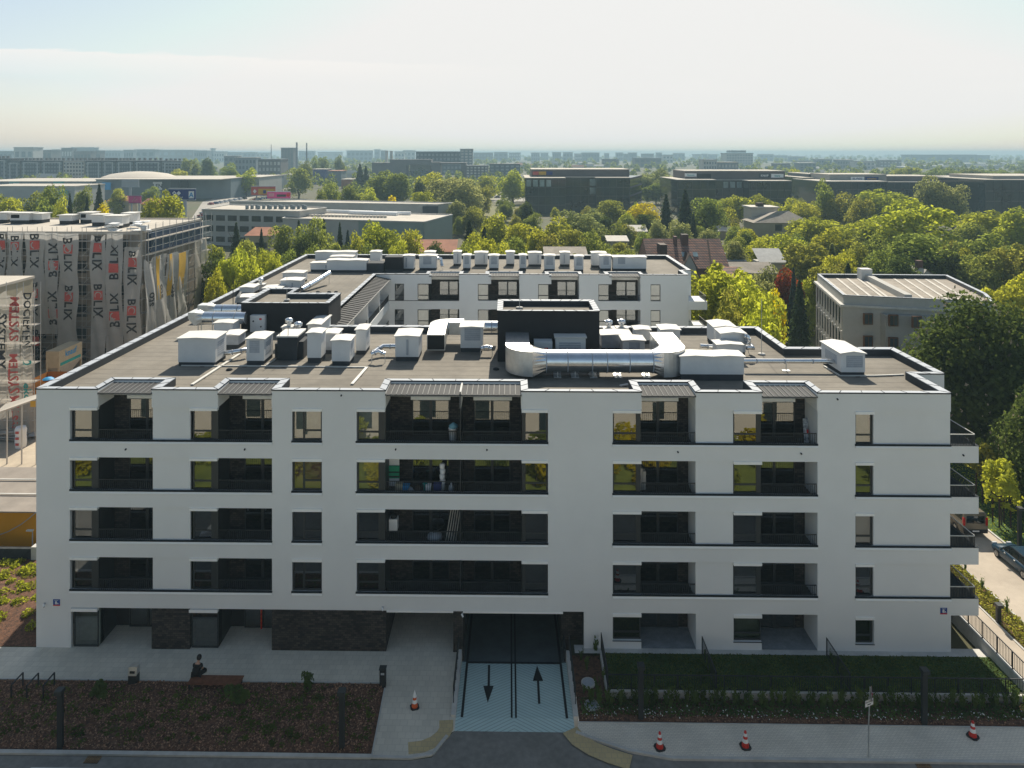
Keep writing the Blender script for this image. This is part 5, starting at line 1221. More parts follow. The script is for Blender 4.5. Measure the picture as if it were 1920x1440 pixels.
# fingers and thumb of both hands, closing on the phone held in the lap
for hx, hy, hz, sx in ((.10, .375, .17, -1), (-.015, .38, .18, 1)):
    for k in range(4):
        b_ = Vector((hx, hy+.018+k*.0, hz-.02+k*.016)); l_ = (.05, .06, .056, .045)[k]
        skin_body('finger', [tuple(b_), tuple(b_+Vector((sx*l_*.5, .02, .004))), tuple(b_+Vector((sx*l_*.9, .008, .006)))], [(0, 1), (1, 2)], [.009, .0085, .007], M['skin'], P_, sub=1)
    b_ = Vector((hx, hy, hz+.03)); skin_body('thumb', [tuple(b_), tuple(b_+Vector((sx*.02, .02, .025))), tuple(b_+Vector((sx*.035, .035, .02)))], [(0, 1), (1, 2)], [.011, .010, .008], M['skin'], P_, sub=1)
# t-shirt, trousers, hair, face details, shoes
skin_body('t_shirt', [(0, 0, .08), (0, .0, .24), (0, .03, .38), (0, .09, .505), (.165, .10, .495), (.215, .145, .34), (-.165, .10, .495), (-.205, .15, .34)], [(0, 1), (1, 2), (2, 3), (3, 4), (4, 5), (3, 6), (6, 7)], [(.20, .155), (.185, .15), (.20, .15), (.21, .14), (.10, .09), (.085, .08), (.10, .09), (.085, .08)], M['cloth'], P_)
skin_body('trousers', [(0, 0, .09), (.10, .05, .105), (.36, .24, .13), (.13, .40, .08), (-.10, .05, .105), (-.30, .30, .12), (-.06, .42, .08)], [(0, 1), (1, 2), (2, 3), (0, 4), (4, 5), (5, 6)], [(.20, .16), (.125, .125), (.10, .10), (.075, .075), (.125, .125), (.10, .10), (.075, .075)], M['cloth'], P_)
m = MB()
m.lathe([(0, .105), (.045, .098), (.08, .07), (.098, .02), (.098, -.03), (.085, -.07), (.05, -.085)], (0, 0, 0), 16)
m.v = [(.033 + x*1.18, .198 + y*1.24 + (-.012 if z < 0 else 0), .80 + z*1.2) for x, y, z in m.v if True]
m.f = [f for f in m.f if sum(m.v[i][1] for i in f)/4 < .255 or sum(m.v[i][2] for i in f)/4 > .84]; m.m = [0]*len(m.f); m.s = [True]*len(m.f); m.build('hair', M['hair'], P_, local=True)
for sx in (-1, 1):
    m = MB(); m.lathe([(0, .022), (.018, .012), (.02, -.01), (.008, -.022)], (.033+sx*.105, .21, .775), 8); m.build('ear', M['skin'], P_, local=True)
    m = MB(); m.lathe([(0, .010), (.010, 0), (0, -.010)], (.035+sx*.036, .312, .79), 8); m.build('eye', M['black'], P_, local=True)
m = MB(); m.add([(.022, .308, .765), (.05, .308, .765), (.036, .338, .757), (.036, .312, .80)], [(0, 1, 2), (0, 2, 3), (1, 3, 2)]); m.build('nose', M['skin'], P_, local=True)
m = MB(); m.box(.018, .054, .306, .314, .733, .740); m.build('mouth', M['red_sign'], P_, local=True)
t = thing('phone', 'small dark phone in the hands of the sitting person', 'phone', (psx+.05, psy+.46, .455+.205)); m = MB(); m.box(-.035, .035, -.006, .006, -.06, .06); m.build('phone_case', M['seam'], t, local=True); m = MB(); m.box(-.031, .031, -.0085, -.0065, -.055, .055); m.build('screen', M['car_glass'], t, local=True); t.rotation_euler = (R(-40), 0, 0)
# traffic cones
def cone(u, vb, label, z=.06, tip='red', col='red', s=1.0, rz_=.3):
    X, Y = onz(u, vb-5, z); t = thing('traffic_cone', label, 'traffic cone', (X, Y, z), rz_, 'traffic cones')
    m = MB(); b = .26*s; pts = [(-b, -b*.6), (-b*.6, -b), (b*.6, -b), (b, -b*.6), (b, b*.6), (b*.6, b), (-b*.6, b), (-b, b*.6)]; m.prism(pts, .0, .05); m.build('foot', M['rubber'], t, local=True)
    pr = lambda z_: .175*s*(1-z_/.98)+.02
    zz = [.05, .26, .44, .56, .70, .80]; cols = [col, 'white', col, 'white', tip]
    for i in range(5): m = MB(); m.lathe([(pr(zz[i]), zz[i]), (pr(zz[i+1]), zz[i+1])] + ([(0, zz[i+1]+.005)] if i == 4 else []), (0, 0, 0), 16); m.build('cone_band', M[cols[i]], t, local=True)
    return t
cone(1237, 1407, 'red and white traffic cone nearest the yellow paving on the sidewalk')
cone(1397.5, 1405, 'red and white traffic cone on the sidewalk between the other cone and the parking sign', rz_=.1)
cone(1824, 1386, 'red and white traffic cone at the far right of the sidewalk', rz_=.6)
c = cone(777.5, 1331, 'orange traffic cone with a white paper cap, alone on the entrance paving', z=.01, tip='white', col='orange', s=.9)
m = MB(); m.lathe([(.11, .58), (.07, .75), (.03, .86), (0, .95)], (0, 0, 0), 9); m.build('paper_cap', M['white'], c, local=True)
# no-stopping sign with a plate
X, Y = onz(1628, 1419, .06); t = thing('parking_sign', 'round blue no-parking sign over a small white plate on a slim pole', 'road sign', (X, Y, .06)); ztop = zat(1635, 1288, Y)
m = MB(); m.tube([(X, Y, .0), (X+.02, Y, ztop*.5), (X+.10, Y, ztop)], .032, 8); m.build('pole', M['steel2'], t)
ax_ = Vector((.42, .91, 0)).normalized(); nrm = Vector((.91, -.42, 0)); ctr = Vector((X+.14, Y-.05, zat(1635, 1300, Y))); r_ = .34
def disc(name, r, off, mm, th=.006, n=28):
    m = MB(); P0 = [ctr + ax_*(r*math.cos(2*math.pi*i/n)) + Vector((0, 0, 1))*(r*math.sin(2*math.pi*i/n)) + nrm*off for i in range(n)]; P1 = [p + nrm*th for p in P0]
    m.loft([P0, P1], 0, False); return m.build(name, mm, t)
disc('sign_rim', r_, 0, M['red_sign']); disc('sign_face', r_*.80, .008, M['blue_sign']); disc('sign_back', r_*.99, -.008, M['steel2'])
m = MB(); d_ = (ax_ + Vector((0, 0, -1))).normalized(); m.bar(ctr+nrm*.017-d_*r_*.82, ctr+nrm*.017+d_*r_*.82, .07, .004); m.build('sign_stroke', M['red_sign'], t)
pc = Vector((X+.02, Y-.06, zat(1633, 1316, Y))); e1 = Vector((.93, .36, .06)).normalized(); e2 = Vector((0, 0, 1)); n2 = e1.cross(e2)
m = MB(); hw_, hh_ = .26, .16
m.add([pc-e1*hw_-e2*hh_, pc+e1*hw_-e2*hh_, pc+e1*hw_+e2*hh_, pc-e1*hw_+e2*hh_, pc-e1*hw_-e2*hh_-n2*.012, pc+e1*hw_-e2*hh_-n2*.012, pc+e1*hw_+e2*hh_-n2*.012, pc-e1*hw_+e2*hh_-n2*.012], [(0, 1, 2, 3), (4, 7, 6, 5), (0, 4, 5, 1), (1, 5, 6, 2), (2, 6, 7, 3), (3, 7, 4, 0)]); m.build('plate', M['white'], t)
m = MB(); put_text(m, 'Nie dotyczy', pc+n2*.004-e1*.0+e2*.03, e1, e2, .075, 0, True, True)
m.bar(pc+n2*.004-e1*.12-e2*.07, pc+n2*.004+e1*.10-e2*.07, .005, .045); m.build('lettering', M['black'], t)
# manhole covers, drain grates
for (u, v, lab) in ((1103, 1281, 'upper one of two round manhole covers in the bed beside the ramp'), (1109, 1323, 'lower one of two round manhole covers in the bed beside the ramp')):
    X, Y = onz(u, v, .1); t = thing('manhole_cover', lab, 'manhole cover', (X, Y, .1), 0, 'manhole covers beside the ramp'); m = MB(); m.lathe([(.40, -.1), (.40, .06), (.33, .06), (.33, .05)], (X, Y, .1), 24); m.build('collar', M['concrete'], t); m = MB(); m.lathe([(.33, .052), (.1, .06), (0, .06)], (X, Y, .1), 24); m.build('cover', M['louvre'], t)
for (u, v, lab) in ((174, 1424, 'rusty street drain grating below the left kerb'), (1733, 1438, 'rusty street drain grating at the kerb below the sign'),):
    X, Y = onz(u, v, .004); t = thing('drain_grate', lab, 'drain grate', (X, Y, .004), 0, 'street drain gratings')
    m = MB(); m.box(X-.36, X+.36, Y-.24, Y+.24, .005, .009); m.build('pit', M['black'], t); m = MB()
    for k in range(9): m.bar((X-.34+k*.08, Y-.22, .016), (X-.30+k*.08, Y+.22, .016), .045, .012)
    m.bar((X-.36, Y, .018), (X+.36, Y, .018), .05, .012); m.build('grating', mat('rusty_iron', (.20, .12, .055), .8, var=.3, scale=6) if 'rusty_iron' not in bpy.data.materials else bpy.data.materials['rusty_iron'], t)
# house number plates and lamps on the wall
for (u0, u1, v0, v1, lab) in ((99.5, 112, 1124, 1136, 'blue house number plate 8A at the left end of the facade'), (1763.5, 1776, 1140, 1152, 'blue house number plate 8A at the right end of the facade')):
    x0, x1, z1, z0 = xat(u0, -.03), xat(u1, -.03), zat(u0, v0, -.03), zat(u0, v1, -.03); t = thing('number_plate', lab, 'house number', ((x0+x1)/2, -.02, z0), 0, 'house number plates')
    m = MB(); m.box(x0, x1, -.03, -.003, z0+.07, z1); m.build('plate', M['blue_sign'], t); m = MB(); m.box(x0, x1, -.03, -.003, z0, z0+.068); m.build('red_strip', M['red_sign'], t)
    m = MB(); put_text(m, '8', ((x0+x1)/2-.09, -.034, z0+.105), (1, 0, 0), (0, 0, 1), .19, 0, False, True); put_text(m, 'A', ((x0+x1)/2+.045, -.034, z0+.105), (1, 0, 0), (0, 0, 1), .10, 0, False, True); m.bar((x0+.09, -.034, z1-.05), (x1-.09, -.034, z1-.05), .004, .022); m.build('lettering', M['white'], t)
for (u, v, lab) in ((83, 1134, 'small white spot camera on the wall beside the left number plate'), (717.5, 1141, 'small white camera at the corner of the dark clinker pier'), (867, 1153, 'small white camera on the pillar between passage and ramp')):
    x, z = xat(u, -.1), zat(u, v, -.1); t = thing('wall_camera', lab, 'camera', (x, -.05, z), 0, 'small wall cameras'); m = MB(); m.cyl((x, -.04, z+.05), (x, -.1, z+.05), .05, 10); m.build('bracket', M['louvre'], t); m = MB(); m.cyl((x-.05, -.10, z+.05), (x+.06, -.22, z-.06), .05, 10); m.build('camera_body', M['white'], t); m = MB(); m.cyl((x+.06, -.22, z-.06), (x+.066, -.226, z-.066), .04, 10); m.build('lens', M['black'], t)
# ramp side walls with rails
for sx, x, lab in ((-1, RX0, 'low pale wall with black rail along the left side of the garage ramp'), (1, RX1, 'low pale wall with black rail along the right side of the garage ramp')):
    t = thing('ramp_wall', lab, 'wall', (x, -2.5, 0), 0, 'walls of the garage ramp'); xa, xb = (x-.26, x) if sx < 0 else (x, x+.26)
    y0, y1 = onz(858, 1345)[1]+.0, -.06
    m = MB(); m.add([(xa, y0, -.7), (xb, y0, -.7), (xb, y1, -.9), (xa, y1, -.9), (xa, y0, .13), (xb, y0, .13), (xb, y1, .20), (xa, y1, .20)], [(0, 1, 5, 4), (1, 2, 6, 5), (2, 3, 7, 6), (3, 0, 4, 7), (4, 5, 6, 7)]); m.build('wall', M['concrete'], t)
    m = MB(); xr_ = xa+.07 if sx < 0 else xb-.07; yr0 = onz(858, 1322)[1]
    for k in range(6): y = yr0+(y1-yr0)*k/5; m.bar((xr_, y, .1), (xr_, y, 1.05), .045)
    m.bar((xr_, yr0, 1.05), (xr_, y1, 1.08), .045)
    for k in range(26): y = yr0+(y1-yr0)*k/25; m.bar((xr_, y, .26), (xr_, y, 1.03), .018)
    m.build('railing', M['rail'], t)
for x in (RX0, RX1-.12): m = MB(); m.box(x, x+.12, .0, 9, -2, .25); m.build('garage_kerb', M['darkwall'], B)
m = MB(); m.quad((RX0, 8.9, -2), (RX1, 8.9, -2), (RX1, 8.9, 2.4), (RX0, 8.9, 2.4)); m.build('garage_door', M['darkclad'], B)
# garden wall with its fence
def fence_run(lab, pts, z, h, wallspec=None, posts=1.25, step=.125, name='garden_fence', group='black garden fences'):
    t = thing(name, lab, 'fence', (pts[0][0], pts[0][1], z), 0, group); m = MB()
    for a, b in zip(pts, pts[1:]):
        a, b = Vector((*a, 0)), Vector((*b, 0)); L_ = (b-a).length; n = int(L_/step)
        m.bar((a.x, a.y, z+h), (b.x, b.y, z+h), .045); m.bar((a.x, a.y, z+.09), (b.x, b.y, z+.09), .03)
        for i in range(n+1): p = a.lerp(b, i/n); m.bar((p.x, p.y, z+.09), (p.x, p.y, z+h), .018)
        k = max(1, int(L_/posts))
        for i in range(k+1): p = a.lerp(b, i/k); pm = MB(); pm.bar((p.x, p.y, z-.08), (p.x, p.y, z+h+.02), .05); pm.build('post', M['rail'], t)
    m.build('rail_bars', M['rail'], t)
    if wallspec:
        w_, z0, z1, top = wallspec; m = MB()
        for a, b in zip(pts, pts[1:]):
            a, b = Vector((*a, 0)), Vector((*b, 0)); L_ = (b-a).length; n = max(1, int(L_/1.25)); d = (b-a).normalized()
            for i in range(n): p, q = a.lerp(b, i/n)+d*.006, a.lerp(b, (i+1)/n)-d*.006; m.bar((p.x, p.y, (z0+z1)/2), (q.x, q.y, (z0+z1)/2), w_, z1-z0)
        m.build('retaining_wall', M['concrete'], t)
    return t
WT = .42
XGR = 28.55
fence_run('long low concrete wall with black fence along the front gardens', [(GX0, GW), (XGR, GW)], WT+.02, .86, (.16, -.1, WT, 0))
fence_run('concrete wall with black fence at the ramp end of the front gardens', [(GX0, GW+.1), (xat(1128, -.5), -.3)], WT+.02, 1.0, (.16, -.1, WT, 0))
fence_run('grey wall with black fence along the right side of the building', [(XGR, GW-.0), (XGR, 12)], .92, 1.0, (.18, -.1, .90, 0))
for (ua, ub, lab) in ((1318, 1345, 'sloping black garden divider between the first and second lawn'), (1545, 1597, 'sloping black garden divider in front of the narrow ground floor window')):
    xa_ = xat(ub, GW); fence_run(lab, [(xa_, GW+.2), (xa_, -.4)], .34, 1.0, None)
# grass of the lawn, cover plants of the beds (nobody could count them)
def scatter_leaves(name, seed, n, fn, size, m_, nz=.8):
    rng = np.random.default_rng(seed); P, s_ = fn(rng, n); Nr = rng.normal(size=P.shape)*.8; Nr[:, 2] = np.abs(Nr[:, 2])+nz
    me = leaves_mesh(rng, P, Nr, size, name, [m_]); return tag(obj_of(name, me), kind='stuff')
def lawn_fn(rng, n):
    x = rng.uniform(GX0+.15, 28.3, n); y = rng.uniform(GW+.2, -.45, n); return np.stack([x, y, .33+rng.uniform(0, .05, n)], 1), None
scatter_leaves('grass', 5, 16000, lawn_fn, .05, M['leaf_dark'], 0)
def bed_fn(rng, n):
    k = 420; cx = rng.uniform(-40, BX-.1, k); cy = KY+.3+(BYT-KY-.6)*rng.beta(1.4, 1.6, k); r = rng.uniform(.10, .42, k); i = rng.integers(0, k, n); a = rng.uniform(0, 6.28, n); q = np.sqrt(rng.uniform(0, 1, n))*r[i]
    x = cx[i]+q*np.cos(a); y = cy[i]+q*np.sin(a); ok = (x < BX-.12); return np.stack([x, y, .05+rng.uniform(.02, .20, n)*(1-q/r[i]*.7)], 1)[ok], None
scatter_leaves('ground_cover', 6, 17000, bed_fn, .055, M['leaf_cover'], .2)
def chip_fn(rng, n):
    x = rng.uniform(-40, BX-.1, n); y = rng.uniform(KY+.1, BYT-.1, n); return np.stack([x, y, .075+rng.uniform(0, .05, n)], 1), None
scatter_leaves('bark_chips', 8, 15000, chip_fn, .062, mat('pale_bark_chip', (.50, .28, .17), .95, var=.5, scale=11, col2=(.022, .012, .008)), 1.0)
def chip2_fn(rng, n):
    x = rng.uniform(RX1+.4, 30, n); y = rng.uniform(RBB+.08, RBT, n); return np.stack([x, y, .085+rng.uniform(0, .05, n)], 1), None
scatter_leaves('bark_chips', 9, 7000, chip2_fn, .04, bpy.data.materials['pale_bark_chip'], 1.0)
def rbed_fn(rng, n):
    x = rng.uniform(RX1+.5, 30.5, n); y = RBB+.35+(RBT-RBB-.5)*rng.beta(1.3, 1.3, n); return np.stack([x, y, .06+rng.uniform(0, .18, n)], 1), None
scatter_leaves('ground_cover', 10, 9000, rbed_fn, .06, M['leaf_shrub'], .3)
def flower_fn(rng, n):
    x = rng.uniform(RX1+.4, 30.5, n); y = RBB+.15+(RBT-RBB-.9)*rng.beta(1.4, 2.0, n); return np.stack([x, y, .16+rng.uniform(0, .16, n)], 1), None
scatter_leaves('white_flowers', 11, 330, flower_fn, .042, M['flower'], 1.0)
def strip_fn(rng, n):
    x = rng.uniform(31.35, 32.95, n); y = rng.uniform(-3.4, 15.9, n); return np.stack([x, y, .05+rng.uniform(0, .3, n)*rng.uniform(0, 1, n)], 1), None
scatter_leaves('ground_cover', 12, 7000, strip_fn, .07, M['leaf_olive'], .3)
def verge_fn(rng, n):
    x = rng.uniform(38.4, 58, n); y = rng.uniform(-2, 36, n); return np.stack([x, y, .03+rng.uniform(0, .06, n)], 1), None
scatter_leaves('grass', 13, 20000, verge_fn, .07, M['leaf_bright'], 0)
def bank_fn(rng, n):
    k = 150; cx = rng.uniform(-44, -29.3, k); cy = rng.uniform(1.2, 8.2, k); cy = np.where(rng.uniform(0, 1, k) < .6, rng.uniform(3.6, 8.3, k), cy); r = rng.uniform(.25, .6, k); i = rng.integers(0, k, n); a = rng.uniform(0, 6.28, n); q = np.sqrt(rng.uniform(0, 1, n))*r[i]
    P = np.stack([cx[i]+q*np.cos(a), cy[i]+q*np.sin(a), .35+rng.uniform(0, .5, n)*(1-q/r[i]*.8)], 1); return P[P[:, 0] < -29.05], None
scatter_leaves('ground_cover', 14, 16000, bank_fn, .085, M['leaf_bright'], .2)
# leafy bushes in front of the garden wall: each one a plant
def bush_mesh(seed, n=210):
    rng = np.random.default_rng(seed); k = 16; a = rng.uniform(0, 6.28, k); ln = rng.uniform(.5, 1.0, k); tilt = rng.uniform(.1, .5, k); i = rng.integers(0, k, n); f_ = rng.uniform(.1, 1, n)
    P = np.stack([np.cos(a[i])*tilt[i]*f_*ln[i], np.sin(a[i])*tilt[i]*f_*ln[i], f_*ln[i]], 1) + rng.normal(size=(n, 3))*.05
    Nr = np.stack([np.cos(a[i]), np.sin(a[i]), np.full(n, .7)], 1) + rng.normal(size=(n, 3))*.5
    return leaves_mesh(rng, P, Nr, .085, 'leaves', [M['leaf_shrub']])
BU = [bush_mesh(s) for s in range(5)]
rng = random.Random(21); spots = []
n_b = 72
for k in range(n_b):
    x = GX0-.9 + (30.2-GX0+.9)*k/(n_b-1) + rng.uniform(-.15, .15); spots.append((x, RBT-.42+rng.uniform(-.18, .12), rng.uniform(.75, 1.15)))
for k, (x, y, s) in enumerate(spots):
    t = thing('leafy_bush', f'{ordw(k+1)} from left of the upright leafy bushes along the concrete garden wall', 'bush', (x, y, .05), rng.uniform(0, 6.28), 'leafy bushes along the garden wall'); o = obj_of('leaves', BU[k % 5], t); o.scale = (s*.62, s*.62, s*1.0)
for k, (u, v, s) in enumerate(((1100, 1255, .9), (1117, 1225, 1.1), (1120, 1300, 1.0), (1132, 1275, .8), (1090, 1238, .7), (1095, 1300, .6))):
    X, Y = onz(u, v, .1); t = thing('leafy_bush', ['small bush above the upper manhole cover', 'tall bush against the wall beside the ramp bed', 'bush right of the lower manhole cover', 'bush at the foot of the garden fence by the manholes', 'small bush under the dark recess beside the ramp', 'tiny bush left of the lower manhole cover'][k], 'bush', (X, Y, .08), k, 'bushes in the ramp bed'); o = obj_of('leaves', BU[k % 5], t); o.scale = (s*.5, s*.5, s*1.0)
for k, x_ in enumerate((xat(1345, GW)-.1, xat(1597, GW)-.1)):
    for j in range(4):
        t = thing('climbing_plant', f'{ordw(j+1)} thin climber, counted from the house, on the {["first", "second"][k]} garden divider', 'climbing plant', (x_+.12, -.9-j*.6, .3), j, 'climbers on the garden dividers'); o = obj_of('leaves', BU[(j+k) % 5], t); o.scale = (.22, .4, .75)
for k in range(7):
    X, Y = 32.9+random.uniform(-.3, .1), 13.6-k*2.35; t = thing('leafy_bush', f'{ordw(k+1)} thin upright shrub from the far end of the strip by the drive', 'bush', (X, Y, .05), k, 'thin shrubs along the drive'); o = obj_of('leaves', BU[k % 5], t); o.scale = (.40, .40, .95)
tree(xat(440, -4.2), -4.2, 1.0, .75, 'shrub', 'shrub', '', '', name='young_shrub', label='green young shrub in the bark bed in front of the bench', cat='shrub', group='young shrubs in the bark bed')
tree(xat(188, -4.0), -4.0, 1.0, .8, 'shrub', 'shrub', '', '', name='young_shrub', label='green young shrub in the bark bed right of the bike stands', cat='shrub', group='young shrubs in the bark bed')
tree(xat(578, -3.3), -3.3, 1.2, .5, 'shrub', 'shrub', '', '', name='young_shrub', label='slender green shrub in the bark bed near the ramp-side lamp post', cat='shrub', group='young shrubs in the bark bed')
# van whose roof edge shows in the corner; cars on the right
def van_thing(color, label, x, y, rz, L=5.0, Wd=1.95, H=1.98, group=None):
    t = thing('parked_van', label, 'van', (x, y, 0), rz, group); hw = Wd/2; m = MB()
    st = [(-.5, .34, 1.0), (-.49, .30, 1.0), (.20, .30, 1.0), (.36, .30, .98), (.47, .32, .93), (.5, .38, .85)]; tops = [H-.06, H, H, 1.28, 1.08, .82]
    rings = [[(-hw*w*.95, yy*L, z0), (-hw*w, yy*L, z0+.25), (-hw*w, yy*L, min(1.05, zt-.1)), (-hw*w*(.86 if zt > 1.5 else .95), yy*L, zt-.08), (-hw*w*.75, yy*L, zt), (hw*w*.75, yy*L, zt), (hw*w*(.86 if zt > 1.5 else .95), yy*L, zt-.08), (hw*w, yy*L, min(1.05, zt-.1)), (hw*w, yy*L, z0+.25), (hw*w*.95, yy*L, z0)] for (yy, z0, w), zt in zip(st, tops)]
    m.loft(rings, 0, False); m.build('body', M['car_'+color], t, local=True)
    m = MB(); m.box(-hw*.72, hw*.72, -L*.5-.015, -L*.5+.02, 1.10, 1.68); m.build('rear_window', M['car_glass'], t, local=True)
    m = MB(); m.add([(-hw*.8, .355*L+.02, 1.30), (hw*.8, .355*L+.02, 1.30), (hw*.72, .215*L+.03, H-.1), (-hw*.72, .215*L+.03, H-.1)], [(0, 1, 2, 3)]); m.build('windscreen', M['car_glass'], t, local=True)
    for sx in (-1, 1):
        m = MB()
        for a, b in ((-.46, -.25), (-.23, .0), (.02, .22)): m.add([(sx*(hw*.985), a*L, 1.12), (sx*(hw*.985), b*L, 1.12), (sx*(hw*.90), b*L, H-.25), (sx*(hw*.90), a*L, H-.25)], [(0, 1, 2, 3)])
        m.build('side_window', M['car_glass'], t, local=True)
        m = MB(); m.box(sx*hw*.9-.09, sx*hw*.9+.08, -L*.5-.02, -L*.5+.1, .95, 1.55); m.build('tail_light', M['lamp_red'], t, local=True)
        m = MB(); m.box(sx*(hw+.1)-.08, sx*(hw+.1)+.08, .27*L, .30*L, 1.1, 1.35); m.build('mirror', M['rubber'], t, local=True)
        for sy in (-.30, .31):
            w = MB(); xx = sx*(hw-.12); w.cyl((xx-sx*.11, sy*L, .34), (xx+sx*.125, sy*L, .34), .34, 14); wo = w.build('wheel', M['tyre'], t, local=True); q = MB(); q.cyl((xx+sx*.12, sy*L, .34), (xx+sx*.135, sy*L, .34), .2, 10); q.build('rim', M['rim'], wo, local=True)
    m = MB(); m.box(-hw*.95, hw*.95, -L*.5-.06, -L*.5+.1, .36, .62); m.build('bumper', M['rubber'], t, local=True)
    m = MB(); m.box(-.26, .26, -L*.5-.065, -L*.5-.062, .48, .58); m.build('number_plate', M['white'], t, local=True)
    return t
van_thing('olive', 'olive brown van seen from behind on the drive beside the building', 36.6, 15.9, 0)
make_car('teal', 'dark teal car parked on the drive in front of the brown van', (37.3, 9.3, 0), 0, L=4.5, Wd=1.8, H=1.5)
make_car('green', 'pale green small car parked behind the white building near the grey house', (*onz(1491, 633), 0), R(185), L=3.9, Wd=1.7, H=1.5)
t = van_thing('white', 'white van of which only the roof edge shows in the bottom corner', (onz(0, 1437, 2.0)[0]+onz(184, 1437, 2.0)[0])/2+.3, onz(100, 1437, 2.0)[1]-.85, R(90), L=5.4, Wd=2.0, H=2.02)
# cars parked on the other side of the street, seen only as reflections
for k, (x, col) in enumerate(((-12, 'grey'), (-4.5, 'blue'), (5, 'red'), (13, 'white'), (21, 'black'), (27.5, 'silver'))):
    make_car(col, f'{col} car parked across the street, only mirrored in the lower windows', (x, -17.2, 0), R(90), group='cars across the street', detail=False)
t = thing('cream_house', 'long cream building across the street, only mirrored in the top windows', 'building', (0, -30, 0)); m = MB(); m.box(-45, 45, -38, -29, 0, 9.5); m.build('wall', M['cream'], t); m = MB(); m.box(-45.3, 45.3, -38.3, -28.7, 9.51, 9.8); m.build('roof', M['flatroof'], t)
for k in range(14):
    m = MB(); x = -40+k*6.1; m.box(x, x+1.5, -29.0, -28.96, 5.6, 7.4); m.box(x, x+1.5, -29.0, -28.96, 2.0, 3.9); m.build('window', M['glass_far'], t)
for k in range(26): tree(-40+k*3.2+random.uniform(-1, 1), -23.5+random.uniform(-2.5, 2.5), random.uniform(1.6, 4.2), random.uniform(1.5, 2.6), 'small', random.choice(['bright', 'gold', 'mid']), 'bushy street tree', 'across the street and only mirrored in the windows', name='street_tree', low=.1)
# things on the balconies
def thing1(name, label, cat, parts, group=None):
    p0 = parts[0][1]; c = [(p0.v[0][i]) for i in range(3)]; t = thing(name, label, cat, c, 0, group)
    for nm, mb, m_ in parts: mb.build(nm, m_, t)
    return t
def bpos(u, v, Y=1.0): return xat(u, Y), zat(u, v, Y)
fl = SILL[1]-.30
x = xat(738, 1.3); m = MB(); m.box(x-.32, x+.32, 1.5, 1.56, fl, fl+1.75); m2 = MB(); m2.box(x-.36, x+.34, 1.35, 1.49, fl+.55, fl+1.30); m3 = MB(); m3.box(x-.36, x+.34, 1.33, 1.349, fl+.62, fl+.70); m3.box(x-.36, x+.34, 1.33, 1.349, fl+.9, fl+.98)
thing1('drying_board', 'white board with a green blanket over it on the cluttered fourth-floor balcony', 'board', [('board', m, M['white']), ('blanket', m2, mat('green_blanket', (.03, .30, .16), .9)), ('stripe', m3, M['darkclad'])])
rngb = random.Random(5); cols = [M['white'], M['navy'], M['teal_sign'], M['beige_wall'], M['red_sign'], M['louvre'], M['knauf'], M['brown_wood']]
cl_ = [('cardboard box', 'cardboard_box', 748, .45, 'box'), ('folded pushchair', 'pushchair', 719, .6, 'box'), ('blue crate', 'crate', 760, .35, 'box'), ('striped bag', 'bag', 770, .3, 'bag'), ('brown sack', 'sack', 783, .3, 'bag'), ('teal tub', 'tub', 796, .42, 'tub'), ('white stool', 'stool', 803, .4, 'box'), ('dark holdall', 'holdall', 812, .5, 'bag'), ('grey bin bag', 'bin_bag', 846, .55, 'bag'), ('navy box', 'storage_box', 820, .5, 'box')]
for k, (nm, on, u, h, sh) in enumerate(cl_):
    x = xat(u, .7); m = MB(); y = .5+.25*rngb.random(); w = rngb.uniform(.13, .24)
    if sh == 'box': m.box(x-w, x+w, y, y+.35, fl, fl+h); m.box(x-w-.02, x+w+.02, y-.02, y+.37, fl+h+.003, fl+h+.05)
    elif sh == 'tub': m.lathe([(w*.8, 0), (w, h), (w*1.08, h), (w*1.08, h+.04), (0, h+.05)], (x, y+.2, fl), 14)
    else: m.lathe([(w*.7, 0), (w*1.1, h*.3), (w*.9, h*.75), (w*.3, h*.95), (w*.4, h*1.05), (0, h*1.06)], (x, y+.2, fl), 10)
    thing1(on, f'{nm} among the clutter on the fourth-floor middle balcony', nm.split()[-1], [('body', m, {'teal tub': M['teal_sign'], 'white stool': M['white'], 'navy box': M['navy'], 'blue crate': M['knauf'], 'cardboard box': M['beige_wall'], 'brown sack': M['brown_wood']}.get(nm, M['louvre'] if 'grey' in nm or 'striped' in nm else M['darkclad']))])
x = xat(829, 1.0); m = MB(); zz = fl
for k in range(5): m.lathe([(.15, 0), (.18, .24), (.10, .30)], (x+.02*(k % 2), 1.1, zz), 12); zz += .33
thing1('bucket_stack', 'tall stack of white buckets on the cluttered fourth-floor balcony', 'buckets', [('bucket', m, M['white'])])
f3 = SILL[2]-.30; x = xat(737, .9); m = MB(); m.box(x-.26, x+.26, .9, 1.4, f3+.55, f3+1.25); m2 = MB()
for a in (-.2, .2): m2.bar((x+a, 1.0, f3), (x+a, 1.0, f3+.55), .05); m2.bar((x+a, 1.3, f3), (x+a, 1.3, f3+.55), .05)
m3 = MB(); m3.lathe([(.2, 0), (.22, .12), (.08, .2), (0, .21)], (x, 1.15, f3+1.25), 12)
thing1('toolbox_stand', 'white box on legs with a black lid on the third-floor middle balcony', 'cabinet', [('cabinet', m, M['white']), ('leg', m2, M['rail']), ('lid', m3, M['rubber'])])
for k in range(5):
    x = xat(843+k*4, 1.0); m = MB(); m.bar((x-.22+.02*k, .6, f3), (x+.1, 1.6, f3+1.85-.06*k), .05, .05); thing1('timber_batten', f'{ordw(k+1)} from left of the pale battens leaning on the third-floor balcony', 'batten', [('batten', m, M['felt_strip'])], 'pale battens leaning on the balcony')
